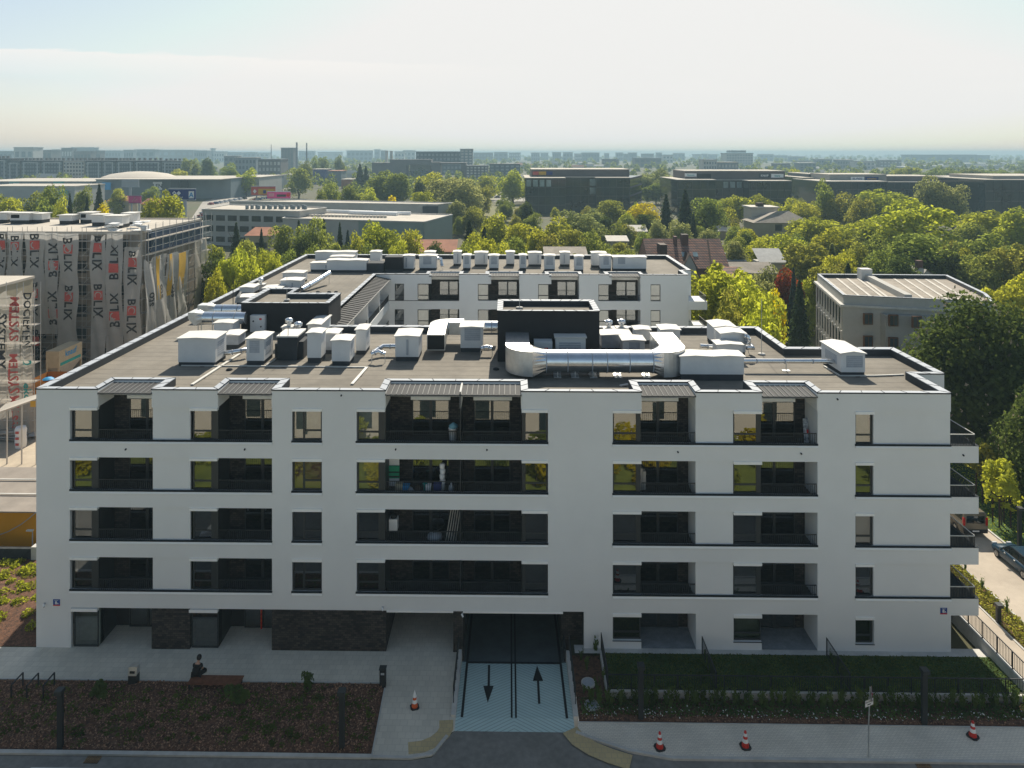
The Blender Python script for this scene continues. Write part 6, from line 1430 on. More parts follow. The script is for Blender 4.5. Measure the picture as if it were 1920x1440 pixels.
x = xat(815, .9); m = MB(); m.lathe([(.3, 0), (.5, .12), (.42, .3), (.15, .42), (0, .44)], (x, 1.0, f3), 12); m2 = MB(); m2.bar((x-.3, .9, f3+.3), (x+.35, 1.1, f3+.62), .06); m2.bar((x+.1, 1.0, f3+.3), (x+.2, 1.1, f3+.95), .03)
thing1('rubble_heap', 'grey heap of sheets and poles on the third-floor middle balcony', 'heap', [('sheet', m, M['louvre']), ('pole', m2, M['rail'])])
f5 = SILL[0]-.30; x = xat(849, 1.0); m = MB(); m.lathe([(.20, 0), (.26, .75), (.28, .75), (.28, .80), (0, .81)], (x, 1.0, f5+.02), 14); m2 = MB(); m2.lathe([(.25, 0), (.3, .1), (.2, .2), (.05, .3), (0, .31)], (x+.04, 1.0, f5+.84), 10)
thing1('waste_tub', 'white tub with a blue sack on top on the top-floor middle balcony', 'tub', [('tub', m, M['white']), ('sack', m2, mat('light_blue_sack', (.20, .42, .50), .7))])
x = xat(1515, .9); m = MB(); m.add([(x-.30, .7, f5), (x+.0, .7, f5), (x+.20, 1.4, f5+1.35), (x-.10, 1.4, f5+1.35), (x-.30, .76, f5), (x+.0, .76, f5), (x+.20, 1.46, f5+1.35), (x-.10, 1.46, f5+1.35)], [(0, 1, 2, 3), (4, 7, 6, 5), (0, 4, 5, 1), (1, 5, 6, 2), (2, 6, 7, 3), (3, 7, 4, 0)])
m2 = MB(); m2.add([(x-.05, .98, f5+.6), (x+.07, .98, f5+.6), (x+.10, 1.09, f5+.8), (x-.02, 1.09, f5+.8)], [(0, 1, 2, 3)]); m2.v = [(a, b-.02, c) for a, b, c in m2.v]
thing1('leaning_board', 'patterned pale board leaning on the right wall of the eastern top balcony', 'board', [('board', m, mat('patterned_board', (.60, .62, .64), .7, scale=5, col2=(.05, .07, .10))), ('red_mark', m2, M['red_sign'])])
x = xat(1201, 1.0); fE = SILL[1]-.3
for k, (dx, h) in enumerate(((-.12, 1.75), (.08, 1.35), (.28, 1.15))):
    m = MB(); m.box(x+dx-.09, x+dx+.09, 1.2, 1.6, fE, fE+h); thing1('pale_board', ['tallest', 'middle', 'lowest'][k]+' of three pale panels standing on the fourth-floor balcony right of the ramp', 'panel', [('panel', m, M['cream'])], 'pale panels on the balcony')
x, y = xat(490, 1.9), 1.9; m = MB(); m.cyl((x, y, .0), (x, y, 2.38), .05, 10); m2 = MB()
for k in range(8): m2.cyl((x, y, .2+k*.28), (x, y, .3+k*.28), .053, 10)
thing1('marker_pole', 'red and orange striped pole standing in the second entrance recess', 'pole', [('pole', m, M['red']), ('orange_band', m2, M['orange'])])
# ================================================================== the building site on the left
SY = 54.0
s0, s1 = -84.0, xat(264, SY)                     # street front of the wrapped building
sd_ = 22.0; sx = s1+.0
ZT = zat(150, 436, SY)
t = thing('wrapped_building', 'unfinished apartment building wrapped in white netting with roof housings', 'building', ((s0+s1)/2, SY, 0)); WB = t
m = MB(); m.box(s0, s1-1.2, SY+1.6, SY+sd_, 0, ZT-.35); m.build('wall', M['raw_wall'], t)
for k in range(6):
    z = 1.2+k*3.05
    for j in range(11): x = s1-3.2-j*2.9; m = MB(); m.box(x-1.0, x+.6, SY+1.54, SY+1.6, z, z+1.7); m.build('window_opening', M['glass_far'], t)
m = MB(); m.box(s0-.2, s1-1.0, SY+1.3, SY+1.75, ZT-.34, ZT); m.box(s1-1.6, s1-1.0, SY+1.76, SY+sd_, ZT-.34, ZT-.02); m.box(s0, s1-1.61, SY+1.76, SY+sd_-.5, ZT-.36, ZT-.2); m.box(s0, s1-1.0, SY+sd_-.49, SY+sd_, ZT-.34, ZT); m.build('roof', M['flatroof'], t)
m = MB(); m.box(s1-1.2, s1-.6, SY+4, SY+sd_-1, ZT-3.4, ZT-.5); m.build('recessed_storey', M['bluewrap'], t)
for k, (u0, u1, vt, vb, lab) in enumerate(((-6, 13, 398, 420, 'leftmost'), (19, 54, 399, 421, 'wide open-fronted'), (60, 79, 400, 420, 'third from left'), (111, 135, 403, 422, 'plain fourth from left'), (150, 172, 398, 420, 'fifth from left'), (172, 195, 402, 425, 'sixth from left, behind the white foam'), (197, 229, 404, 429, 'wide seventh'), (231, 250, 399, 424, 'rightmost'))):
    Y = (CZ-ZT+.2)*F/(vb-PY)+CY; x0, x1 = xat(u0, Y), xat(u1, Y); zt = zat(u0, vt, Y); q = thing('ventilation_housing', f'{lab} white housing on the roof of the wrapped building', 'vent housing', ((x0+x1)/2, Y, ZT-.2), 0, 'housings on the wrapped building')
    m = MB(); m.box(x0+.05, x1-.05, Y, Y+2, ZT-.2, ZT+.35); m.build('plinth', M['upstand'], q); m = MB(); m.box(x0, x1, Y-.02, Y+2, ZT+.35, zt-.12); m.build('housing', M['unit'], q); m = MB(); m.box(x0-.25, x1+.25, Y-.3, Y+2.2, zt-.12, zt); m.build('lid', M['lid'], q)
    if k in (1, 4, 7): m = MB(); m.box(x0+.15, (x0+x1)/2, Y-.035, Y-.02, ZT+.7, zt-.3); m.build('opening', M['seam'], q)
rngw = random.Random(2)
for (u, v, n, lab) in ((208, 424, 7, 'heap of white foam boards on the roof edge of the wrapped building'), (265, 424, 9, 'heap of crumpled pale sheeting at the roof corner of the wrapped building')):
    Y = SY+3; X = xat(u, Y); q = thing('foam_heap', lab, 'heap', (X, Y, ZT-.2), 0, 'pale heaps on the wrapped building'); m = MB()
    for k in range(n): b = MB(); b.box(-.7, .7, -.4, .4, 0, .22); b.rot(rngw.uniform(0, 3)); dx, dy, dz = rngw.uniform(-1.1, 1.1), rngw.uniform(-.5, .5), .02+k*.16; b.v = [(X+a+dx, Y+c+dy, ZT-.19+dz+e+a*rngw.choice((-.2, .25))*.5) for a, c, e in b.v]; m.add(b.v, b.f)
    m.build('board', M['white'], q)
# scaffolding: poles, ledgers, decks
def scaffold(lab, a, b, n, z1, wd, nrm, z0=0.0, bay=2.07, lift=2.0, top=1.1):
    """scaffolding from a to b along a wall; nrm points away from the wall"""
    a, b, nrm = Vector((*a, 0)), Vector((*b, 0)), Vector((*nrm, 0)); t = thing('scaffolding', lab, 'scaffolding', (*a.xy, z0), 0, 'scaffolds of the building site')
    L_ = (b-a).length; k = max(1, round(L_/bay)); d = (b-a)/k; pm, lm, dm = MB(), MB(), MB(); nl = int((z1-z0)/lift)
    for i in range(k+1):
        for off in (0, wd): p = a+d*i+nrm*off; pm.cyl((p.x, p.y, z0), (p.x, p.y, z1+top), .035, 5)
        for j in range(1, nl+1): z = z0+j*lift; p = a+d*i; q = p+nrm*wd; lm.bar((p.x, p.y, z), (q.x, q.y, z), .05)
    for j in range(1, nl+1):
        z = z0+j*lift
        for off in (0, wd):
            for h in (0, 1.0) if off else (0,): p, q = a+nrm*off, b+nrm*off; lm.bar((p.x, p.y, z+h), (q.x, q.y, z+h), .045)
        p, q = a+nrm*wd*.5, b+nrm*wd*.5; dm.bar((p.x, p.y, z), (q.x, q.y, z), wd*.5, .06)
    for i in range(0, k, 3):
        for j in range(nl): p = a+d*i+nrm*wd; q = a+d*(i+1)+nrm*wd; lm.bar((p.x, p.y, z0+j*lift), (q.x, q.y, z0+(j+1)*lift), .04)
    pm.build('pole', M['pole'], t); lm.build('ledger', M['pole'], t); dm.build('deck', M['deck'], t); return t
scaffold('scaffolding along the street front of the wrapped building', (s0, SY+1.3), (s1, SY+1.3), 0, ZT-1.2, 1.0, (0, -1), top=1.9)
scaffold('scaffolding along the right side of the wrapped building, open at its top', (s1-.5, SY+1.0), (s1-.5, SY+sd_), 0, ZT-.6, 1.0, (1, 0), top=1.5)
# netting
def net(lab, p0, p1, z0, z1, nrm, mats, seed, words=(), group='debris nets on the scaffolds', sag=.5, tops=None, bands=()):
    """a hanging sheet from p0 to p1 (plan), waving a little; words: (text, reversed, z of the middle, height of letters, x fraction, logo)"""
    rng = random.Random(seed); p0, p1, nrm = Vector((*p0, 0)), Vector((*p1, 0)), Vector((*nrm, 0)); d = p1-p0; w = d.length; dn = d.normalized()
    q = thing('debris_net', lab, 'netting', (*p0.xy, z0), 0, group); nx, nz = 10, 26; f1, f2 = rng.uniform(2, 5), rng.uniform(0, 6); cut = rng.uniform(-1, 1)
    def off(s, z): return .10*math.sin(s*f1*2+z*.35+f2)+.07*math.sin(s*9+z*.9+f2*2)+.12*math.sin(z*.5+f2*3)
    def P(s, z, e=0.0):
        edge = .10*math.sin(z*.8+f2)*(s-.5)*2
        c = p0+dn*(s*w+edge)+nrm*(off(s, z)+e); return (c.x, c.y, z)
    m = MB(); V = []
    for i in range(nx+1):
        s = i/nx; zt = z1 - (sag*(math.sin(math.pi*s*(1 if sag > 0 else 2))**2) if sag else 0) + (0 if tops is None else tops[0]+(tops[1]-tops[0])*s)
        for j in range(nz+1): V.append(P(s, z0+(zt-z0)*j/nz))
    m.add(V, [(i*(nz+1)+j, (i+1)*(nz+1)+j, (i+1)*(nz+1)+j+1, i*(nz+1)+j+1) for i in range(nx) for j in range(nz)], 0, True); m.build('sheet', mats, q)
    ink, yel, grn = MB(), MB(), MB()
    for (txt, rev, zc, hgt, fr, kind) in words:
        red = MB()
        # letters turned a quarter: reading down (rev False) or up (rev True)
        ex = Vector((0, 0, 1 if rev else -1)); ey = dn*(-1 if rev else 1)
        def lay(mb, vs, fs, o):
            mb.add([P(((Vector(v)-p0).dot(dn))/w, v[2], .05) for v in vs], fs)
        def letters(mb, s_, along, size):
            vs, fs = text_geo(s_, True); x0 = (min(v[0] for v in vs)+max(v[0] for v in vs))/2
            base = p0+dn*(fr*w)+Vector((0, 0, zc)); lay(mb, [tuple(base+ex*(along+(v[0]-x0)*size*kx)+ey*((v[1]-.5)*size)) for v in vs], fs, None)
        kx = 1.0
        if kind == 'logo':
            st = hgt*.90; seq = ['B', 'o', 'L', 'I', 'X']; pos = [-2.05, -.98, .05, .72, 1.42]
            for ch, po in zip(seq, pos):
                if ch == 'o':
                    base = p0+dn*(fr*w)+Vector((0, 0, zc)); c = base+ex*(po*st); a = hgt*.53
                    lay(red, [tuple(c+ex*sx_*a+ey*sy_*a) for sx_, sy_ in ((-1, -1), (1, -1), (1, 1), (-1, 1))], [(0, 1, 2, 3)], None)
                    n = 20; ro, ri = a*.82, a*.60; ring = [tuple(c+ex*r*math.cos(2*math.pi*k/n)+ey*r*math.sin(2*math.pi*k/n)+nrm*0) for r in (ro, ri) for k in range(n)]
                    grn.add([P(((Vector(v)-p0).dot(dn))/w, v[2], .07) for v in ring], [(k, (k+1) % n, (k+1) % n+n, k+n) for k in range(n)])
                else: letters(ink, ch, po*st, hgt)
        else: letters(ink if kind == 'ink' else (red if kind == 'red' else grn), txt, 0, hgt)
        if red.f: red.build('red_print', M['net_red'], q)
    for (f0, f1_, za, zb) in bands:
        n = 12; yel.add([P(f, za+(zb-za)*j/n, .03) for j in range(n+1) for f in (f0, f1_)], [(2*j, 2*j+1, 2*j+3, 2*j+2) for j in range(n)])
    if ink.f: ink.build('lettering', M['ink'], q)
    if grn.f: grn.build('ring_print', M['lightgrey'] if any(wd_[5] == 'logo' for wd_ in words) else M['teal_sign'], q)
    if yel.f: yel.build('yellow_band', M['net_yel'], q)
    return q
ny = SY+.15
xs_ = lambda u: xat(u, ny)
zv = lambda v: zat(150, v, ny)
fronts = [(-34, -13, False, 436), (-11, 9, False, 438), (14, 42, False, 436), (46, 83, False, 436), (83, 109, True, 437), (109, 146, False, 438), (170, 198, False, 440), (198, 230, True, 438), (232, 264, False, 463)]
centre = {4: 99, 5: 128.5}
for k, (u0, u1, rev, vt) in enumerate(fronts):
    x0, x1 = xs_(u0), xs_(u1); zt = zv(vt); hgt = 1.18 if k != 2 else 1.05; step = 6.62; fr = (xs_(centre.get(k, (u0+u1)/2))-x0)/(x1-x0); wds = []
    zc = zv({2: 474, 3: 474, 4: 484, 5: 481, 6: 478, 7: 488, 8: 506}.get(k, 474))
    while zc > 3: wds.append(('', rev, zc, hgt, fr, 'logo')); zc -= step
    net(f'{ordw(k+1)} from left of the printed net strips on the street front of the wrapped building', (x0, ny), (x1, ny), 1.0 if k > 5 else (5.2 if k in (3, 4) else 2.0), zt, (0, -1), M['net'], k+3, wds, sag=.0 if k not in (6,) else 1.0)
sxn = s1+.62
ys_ = lambda u: (sxn/((u-PX)/F))/1.0 if False else None
def side_y(u):
    lo, hi = SY, SY+60
    for _ in range(40):
        md = (lo+hi)/2
        if xat(u, md) < sxn: hi = md
        else: lo = md
    return lo
sides = [(268, 290, False, 3), (290, 312, False, 1), (312, 333, False, 1), (333, 352, False, 2), (365, 389, False, 0)]
for k, (u0, u1, rev, st) in enumerate(sides):
    y0, y1 = side_y(u0), side_y(u1); ym = (y0+y1)/2; um = (u0+u1)/2; zt = zat(um, {0: 484, 1: 478, 2: 474, 3: 472, 4: 450}[k], ym); H_ = zt-3
    wds = [('sto', True, zat(um, {0: 562, 1: 546, 2: 545, 3: 538}.get(k, 562), ym), 1.15, .5, 'ink')] if k < 4 else []
    net(f'{ordw(k+1)} from the street corner of the nets on the side of the wrapped building' if k < 4 else 'plain pale net at the far end of the side of the wrapped building', (sxn, y0), (sxn, y1), 1.5, zt, (1, 0), M['net'] if k < 4 else M['net2'], 40+k, wds, sag=.8 if k == 0 else 0, bands=[(.15, .42, zt-6.2 if k < 3 else zt-5.2, zt-.05)] if k in (1, 2) else ([(.05, .75, zt-5.6, zt-.05)] if k == 3 else []))
# nearer scaffolded building at the left edge
NY = 31.0; nx1 = xat(62, NY); zt2 = zat(30, 545, NY)
t = thing('scaffolded_building', 'pale building at the left picture edge behind sunlit scaffolding', 'building', (nx1-12, NY+2, 0)); m = MB(); m.box(nx1-30, nx1-9.5, NY+1.5, NY+14, 0, zt2-1.2); m.build('wall', M['beige_wall'], t); m = MB(); m.box(nx1-30, nx1-9.4, NY+1.4, NY+14.2, zt2-1.19, zt2-.9); m.build('roof', M['flatroof'], t)
m = MB(); m.box(nx1-9.3, nx1-.3, NY+1.5, NY+2.4, 0, 3.4); m.build('low_wall', M['raw_wall'], t)
scaffold('sunlit scaffolding of the pale building at the left picture edge', (nx1-26, NY+1.2), (nx1, NY+1.2), 0, zt2-.6, 1.0, (0, -1), top=1.3, bay=1.9)
for k, (u0, u1, txt, vc, kd, hg) in enumerate(((-30, 12, 'SYSTEMY', 640, 'ink', 1.05), (13, 40, '', 0, '', 0), (40, 63, 'DOCIEPLEŃ', 600, 'ink', .80))):
    y = NY+.05; x0, x1 = xat(u0, y), xat(u1, y); w_ = [(txt, False, zat(10, vc, y), hg, .5 if k else .80, kd)] if txt else [('SYSTEM', True, zat(10, 598, y), 1.0, .5, 'red'), ('SYSTEM', True, zat(10, 700, y), .9, .5, 'red'), ('SYSTEM', True, zat(10, 775, y), .8, .5, 'red')]
    if k == 2: w_ += [('eko', False, zat(50, 735, y), .9, .5, 'teal'), ('2', False, zat(50, 680, y), .8, .5, 'teal')]
    net(['sunlit net reading SYSTEMY at the left picture edge', 'sunlit torn net with red prints between the two lettered nets', 'sunlit net reading downwards in black and green at the corner of the pale building'][k], (x0, y), (x1, y), .8, zt2-.2, (0, -1), M['net2'], 60+k, w_, sag=.5, tops=(-.3, .2))
# silo, skip, hoarding bits
Yq = 41.5; t = thing('mortar_silo', 'tan mortar silo on legs with blue lettering beside the wrapped building', 'silo', (xat(104, Yq), Yq, 0)); q0 = lambda u, v: (xat(u, Yq), zat(u, v, Yq))
x0, zt_ = q0(86, 659); x1, zb_ = q0(110.5, 690); zl = zat(86, 701, Yq)
m = MB(); yb_ = Yq+4.6; xb_0, xb_1 = x0+1.0, x1+3.2
top_f, top_b = zt_, zt_+.9
m.add([(x0, Yq, zb_), (x1, Yq, zb_), (x1, Yq, top_f), (x0, Yq, top_f), (x0, yb_, zb_), (x1, yb_, zb_), (x1, yb_, top_f), (x0, yb_, top_f)], [(0, 1, 2, 3), (1, 5, 6, 2), (5, 4, 7, 6), (4, 0, 3, 7), (3, 2, 6, 7)]); m.build('tank', M['tan'], t)
m = MB(); xm_, ym_ = (x0+x1)/2, (Yq+yb_)/2; m.add([(x0, Yq, zb_-.004), (x1, Yq, zb_-.004), (x1, yb_, zb_-.004), (x0, yb_, zb_-.004), (xm_-.3, ym_-.5, zb_-1.5), (xm_+.3, ym_-.5, zb_-1.5), (xm_+.3, ym_+.5, zb_-1.5), (xm_-.3, ym_+.5, zb_-1.5)], [(0, 1, 5, 4), (1, 2, 6, 5), (2, 3, 7, 6), (3, 0, 4, 7)]); m.build('hopper', M['tan2'], t)
for px_, py_ in ((x0+.1, Yq+.1), (x1-.1, Yq+.1), (x0+.1, yb_-.1), (x1-.1, yb_-.1)): m = MB(); m.bar((px_, py_, 0), (px_, py_, zb_+.2), .16); m.build('leg', M['tan'], t)
m = MB(); put_text(m, 'knauf', (x1+.02, Yq+1.2, top_f-.95), (0, 1, 0), (0, 0, 1), .75, 0, False, True); m.build('lettering', M['knauf'], t)
m = MB(); m.box(x1+.005, x1+.02, Yq+.25, yb_-.3, zb_+.15, zb_+.5); m.build('teal_stripe', M['teal_sign'], t)
Yq = 33; t = thing('waste_skip', 'orange skip below the silo filled with blue sheeting', 'skip', (xat(72, Yq), Yq, 0)); x0, x1 = xat(58, Yq), xat(98, Yq); m = MB(); m.add([(x0, Yq, 0), (x1, Yq, 0), (x1, Yq+3, 0), (x0, Yq+3, 0), (x0-.3, Yq-.3, 5.6), (x1+.3, Yq-.3, 5.6), (x1+.3, Yq+3.3, 5.6), (x0-.3, Yq+3.3, 5.6)], [(0, 1, 5, 4), (1, 2, 6, 5), (2, 3, 7, 6), (3, 0, 4, 7)]); m.build('container', M['rust'], t); m = MB(); m.lathe([(.6, 0), (.4, .15), (0, .25)], ((x0+x1)/2-.2, Yq+1.4, 5.35), 9); m.build('blue_sheeting', M['knauf'], t)
# site clutter near the scaffold, wrapped roll, slanting board
for k in range(7):
    X, Y = onz(6+k*8, 828-k*2, 0); t = thing('pipe_bundle', f'{ordw(k+1)} from left of the metal bundles lying at the foot of the sunlit nets', 'bundle', (X, Y, 0), 0, 'metal bundles on the site'); m = MB(); rg = random.Random(k)
    for j in range(7): dz = .1+j*.14; m.bar((X-1.4+rg.uniform(-.3, .3), Y+rg.uniform(-.6, .6), dz), (X+1.4+rg.uniform(-.3, .3), Y+rg.uniform(-.6, .6), dz+rg.uniform(-.05, .5)), .12)
    m.build('bar', M['pole'] if k % 2 else M['deck'], t)
X, Y = onz(39, 838); t = thing('wrapped_roll', 'standing white roll with red marks on the building site', 'roll', (X, Y, 0)); m = MB(); m.lathe([(.5, 0), (.55, .6), (.5, 1.2), (.55, 1.8), (.45, 2.1), (0, 2.15)], (X, Y, 0), 14); m.build('roll', M['white'], t)
for k in range(3): m = MB(); m.box(X-.18, X+.18, Y-.58, Y-.56, .35+k*.6, .6+k*.6); m.build('red_mark', M['net_red'], t)
X, Y = onz(60, 822); t = thing('steel_plate', 'bright plate glinting on the ground beside the white facade corner', 'plate', (X, Y, 0)); m = MB(); m.add([(X-.9, Y-.6, .3), (X+1.3, Y+.3, .3), (X+1.0, Y+1.0, 1.0), (X-1.2, Y+.1, 1.0), (X-.9, Y-.6, .26), (X+1.3, Y+.3, .26), (X+1.0, Y+1.0, .96), (X-1.2, Y+.1, .96)], [(0, 1, 2, 3), (4, 7, 6, 5), (0, 4, 5, 1), (1, 5, 6, 2), (2, 6, 7, 3), (3, 7, 4, 0)]); m.build('sheet', M['steel2'], t)
Yw = 24.5; t = thing('site_canopy', 'pale slanting canopy sheet with yellow edge in front of the sunlit nets', 'canopy', (xat(40, Yw), Yw, 4)); m = MB(); a, b = (xat(-12, Yw), zat(0, 776, Yw)), (xat(67, Yw), zat(67, 748, Yw)); m.add([(a[0], Yw, a[1]), (b[0], Yw, b[1]), (b[0], Yw+1.6, b[1]+.2), (a[0], Yw+1.6, a[1]+.4), (a[0], Yw, a[1]-.15), (b[0], Yw, b[1]-.15)], [(0, 1, 2, 3), (0, 4, 5, 1)]); m.build('sheet', M['cream'], t); m = MB(); m.box(b[0]-.5, b[0], Yw-.05, Yw-.01, b[1]-.75, b[1]-.2); m.build('yellow_edge', M['net_yel'], t)
m = MB()
for u in (2, 30, 58): x = xat(u, Yw); m.bar((x, Yw+.8, 0), (x, Yw+.8, zat(u, 772-u*.35, Yw)), .10)
m.build('post', M['pole'], t)
# yellow shed with a corrugated roof, dark boundary wall, street lamp
ys = 11.0; z1 = zat(30, 958, ys); t = thing('yellow_shed', 'bright yellow shed with a corrugated roof beside the white facade', 'building', (-38, ys, 0)); xa, xb_ = -47, xat(67, ys)+1.8
m = MB(); m.box(xa, xb_, ys, ys+6.0, 0, z1-.02); m.build('wall', M['yellow'], t)
m = MB(); zb2 = z1+.55; yb2 = ys+6.3; nn = 40
for k in range(nn):
    y0, y1 = ys-.15+(yb2-ys+.15)*k/nn, ys-.15+(yb2-ys+.15)*(k+1)/nn; z0_, z1_ = z1+(zb2-z1)*k/nn, z1+(zb2-z1)*(k+1)/nn; ymid = (y0+y1)/2
    m.add([(xa, y0, z0_), (xb_, y0, z0_), (xb_, ymid, z0_+.022), (xa, ymid, z0_+.022), (xb_, y1, z1_), (xa, y1, z1_)], [(0, 1, 2, 3), (3, 2, 4, 5)])
m.bar((xa, ys-.15, z1-.0), (xb_, ys-.15, z1-.0), .06, .10); m.build('corrugated_roof', M['corr'], t)
m = MB()
for k in (1, 2): y = ys+2.1*k; m.bar((xa, y, z1+.02+.55*(y-ys)/6.3+.10), (xb_, y, z1+.02+.55*(y-ys)/6.3+.10), .12, .05)
m.build('ridge_strip', M['pipe'], t)
t = thing('cable', 'grey cable sagging across the yellow shed wall', 'cable', (xat(0, ys-.3), ys-.3, 2)); m = MB(); m.tube([(xat(u, ys-.25), ys-.25, zat(u, v, ys-.25)) for u, v in ((-8, 1005), (15, 997), (40, 983), (58, 969), (68, 960))], .03, 6); m.build('cable_run', M['louvre'], t)
yw = 8.6; t = thing('boundary_wall', 'dark speckled boundary wall below the yellow shed', 'wall', (-40, yw, 0)); m = MB(); m.box(-60, xat(60, yw), yw, yw+.25, 0, zat(30, 1029, yw)); m.build('wall', M['darkwall'], t); m = MB(); m.box(xat(60, yw)+.003, xat(60, yw)+.4, yw-.12, yw+.37, 0, zat(30, 1024, yw)); m.build('pillar', M['concrete'], t)
X, Y = xat(61, 10.2), 10.2; t = thing('street_lamp', 'small grey street lamp in front of the yellow shed', 'street lamp', (X, Y, 0)); zt_ = zat(61, 995, Y); m = MB(); m.cyl((X, Y, 0), (X, Y, zt_), .05, 8, r2=.035); m.build('pole', M['louvre'], t); m = MB(); m.box(X-.45, X+.05, Y-.1, Y+.1, zt_-.02, zt_+.06); m.build('lamp_head', M['pipe'], t)
# ================================================================== houses and blocks behind
def quad_wall(m, a, b, z0, z1, mi=0): m.quad((*a, z0), (*b, z0), (*b, z1), (*a, z1), mi)
def wall_boxes(a, b, us, z0, z1, w, prof=.04):
    """boxes set proud of the wall a-b at the fractions us"""
    a, b = Vector((*a, 0)), Vector((*b, 0)); d = (b-a).normalized(); n = Vector((d.y, -d.x, 0)); L_ = (b-a).length; out = []
    for u in us:
        c = a+d*(u*L_); p, q = c-d*w/2, c+d*w/2; m = MB(); e = n*prof
        m.add([(p+e).to_tuple()[:2]+(z0,), (q+e).to_tuple()[:2]+(z0,), (q+e).to_tuple()[:2]+(z1,), (p+e).to_tuple()[:2]+(z1,), (p-e).to_tuple()[:2]+(z0,), (q-e).to_tuple()[:2]+(z0,), (q-e).to_tuple()[:2]+(z1,), (p-e).to_tuple()[:2]+(z1,)],
              [(0, 1, 2, 3), (4, 7, 6, 5), (0, 4, 5, 1), (1, 5, 6, 2), (2, 6, 7, 3), (3, 7, 4, 0)]); out.append(m)
    return out
# grey institute with a flat felt roof, right
def P2(u, v, z): return onz(u, v, z)
ZG = 10.75; ga, gb, gc_, gd = P2(1580, 566, ZG), P2(1748, 580, ZG), P2(1851, 563, ZG), P2(1531, 524, ZG)
gcb = P2(1776, 526, ZG)
t = thing('grey_institute', 'grey three-storey building with ribbed flat roof beyond the right end of the roof', 'building', (*ga, 0)); GI = t
pl = [ga, (gb[0]+8, gb[1]+.3), gc_, gcb, gd]
m = MB(); m.prism(pl, 0, ZG-.6, 0); m.build('wall', M['grey_render'], t)
f1 = (gb[0]*.48+ga[0]*.52, gb[1]*.48+ga[1]*.52)
m = MB(); m.prism([(f1[0], f1[1]-.25), (gb[0]+8, gb[1]-.1), (gb[0]+8, gb[1]+1), (f1[0], f1[1]+1)], 0, ZG-1.2); m.build('stair_bay', M['grey_render2'], t)
pr = offset(pl, -.35); m = MB(); m.prism(pr, ZG-.58, ZG-.30, 0, bottom=True); m.build('eaves', M['concrete'], t)
p_in = offset(pl, .1); parapet(t, p_in, ZG+.9, ZG+.35, w=.35, seam=4, roofmat='old_roof')
m = MB()
for k in range(len(p_in)): quad_wall(m, p_in[k], p_in[(k+1) % len(p_in)], ZG-.3, ZG+.85)
m.build('attic_wall', M['grey_render'], t)
m = MB()
for k, f_ in enumerate((.05, .14, .22, .30, .335, .58, .66, .74, .82, .88)):
    a = Vector(p_in[0]).lerp(Vector(p_in[1]), f_); b = Vector(p_in[4]).lerp(Vector(p_in[3]), f_); d = (b-a); a2 = a+d*.05; b2 = a+d*.93; m.bar((*a2, ZG+.40), (*b2, ZG+.40), .34, .10)
m.build('roof_rib', M['felt_strip'], t)
m = MB(); a = Vector(p_in[0]).lerp(Vector(p_in[1]), .46); b = Vector(p_in[4]).lerp(Vector(p_in[3]), .36); m.bar((*a.lerp(b, .05), ZG+.75), (*b.lerp(a, .05), ZG+.75), .9, .8); m.build('chimney_wall', M['grey_render'], t)
m = MB(); c = Vector(p_in[4]).lerp(Vector(p_in[3]), .33); m.box(c.x-.8, c.x+.8, c.y-2.2, c.y-.8, ZG+.36, ZG+2.0); m.build('chimney', M['lid'], t)
for uu, va, vb_ in ((1628.5, 588, 609), (1628.5, 630, 652), (1676, 590.5, 612), (1676, 633, 655), (1720, 593, 615)):
    y = ga[1]+(gb[1]-ga[1])*((uu-1580)/168)-.30; x = xat(uu, y); zt, zb = zat(uu, va, y), zat(uu, vb_, y); m = MB(); m.box(x-.58, x+.58, y, y+.28, zb, zt)
    o = m.build('window', M['brown_frame'], t); m = MB(); m.box(x-.46, x-.05, y-.02, y, zb+.12, zt-.12); m.box(x+.05, x+.46, y-.02, y, zb+.12, zt-.12); m.build('pane', M['glass_far'], o)
for fl in range(3):
    for k, mb in enumerate(wall_boxes(gd, ga, [.08+.105*j for j in range(9)], 1.2+fl*3.2, 3.3+fl*3.2, .95, .07)): mb.build('window', M['glass_far'], t)
    for k, mb in enumerate(wall_boxes(gd, ga, [.03+.105*j for j in range(10)], .8+fl*3.2, 3.7+fl*3.2, .22, .16)): mb.build('pilaster', M['concrete'], t)
# gabled roof with chimneys peeping out behind the institute
Y = 92; t = thing('small_house', 'small house with a pale gable edge half hidden behind the grey institute', 'house', (xat(1745, Y), Y, 0), 0, 'small houses in the gardens'); x0, x1 = xat(1722, Y), xat(1775, Y); zr, ze = zat(1740, 506, Y), zat(1722, 530, Y)
m = MB(); m.box(x0, x1, Y, Y+8, 0, ze); m.add([(x0, Y, ze), (x1, Y, ze), (x0+1.4, Y, zr)], [(0, 1, 2)]); m.build('wall', M['grey_render'], t); m = MB(); m.add([(x0+1.4, Y-.3, zr+.1), (x1+.6, Y-.3, ze-.2), (x1+.6, Y+8, ze-.2), (x0+1.4, Y+8, zr+.1), (x0-.5, Y-.3, ze-.1), (x0-.5, Y+8, ze-.1)], [(0, 1, 2, 3), (4, 0, 3, 5)]); m.build('roof', M['felt_strip'], t); m = MB(); m.box(x0+1, x0+2, Y+2, Y+3, zr-.6, zr+1.4); m.build('chimney', M['brick_chim'], t)
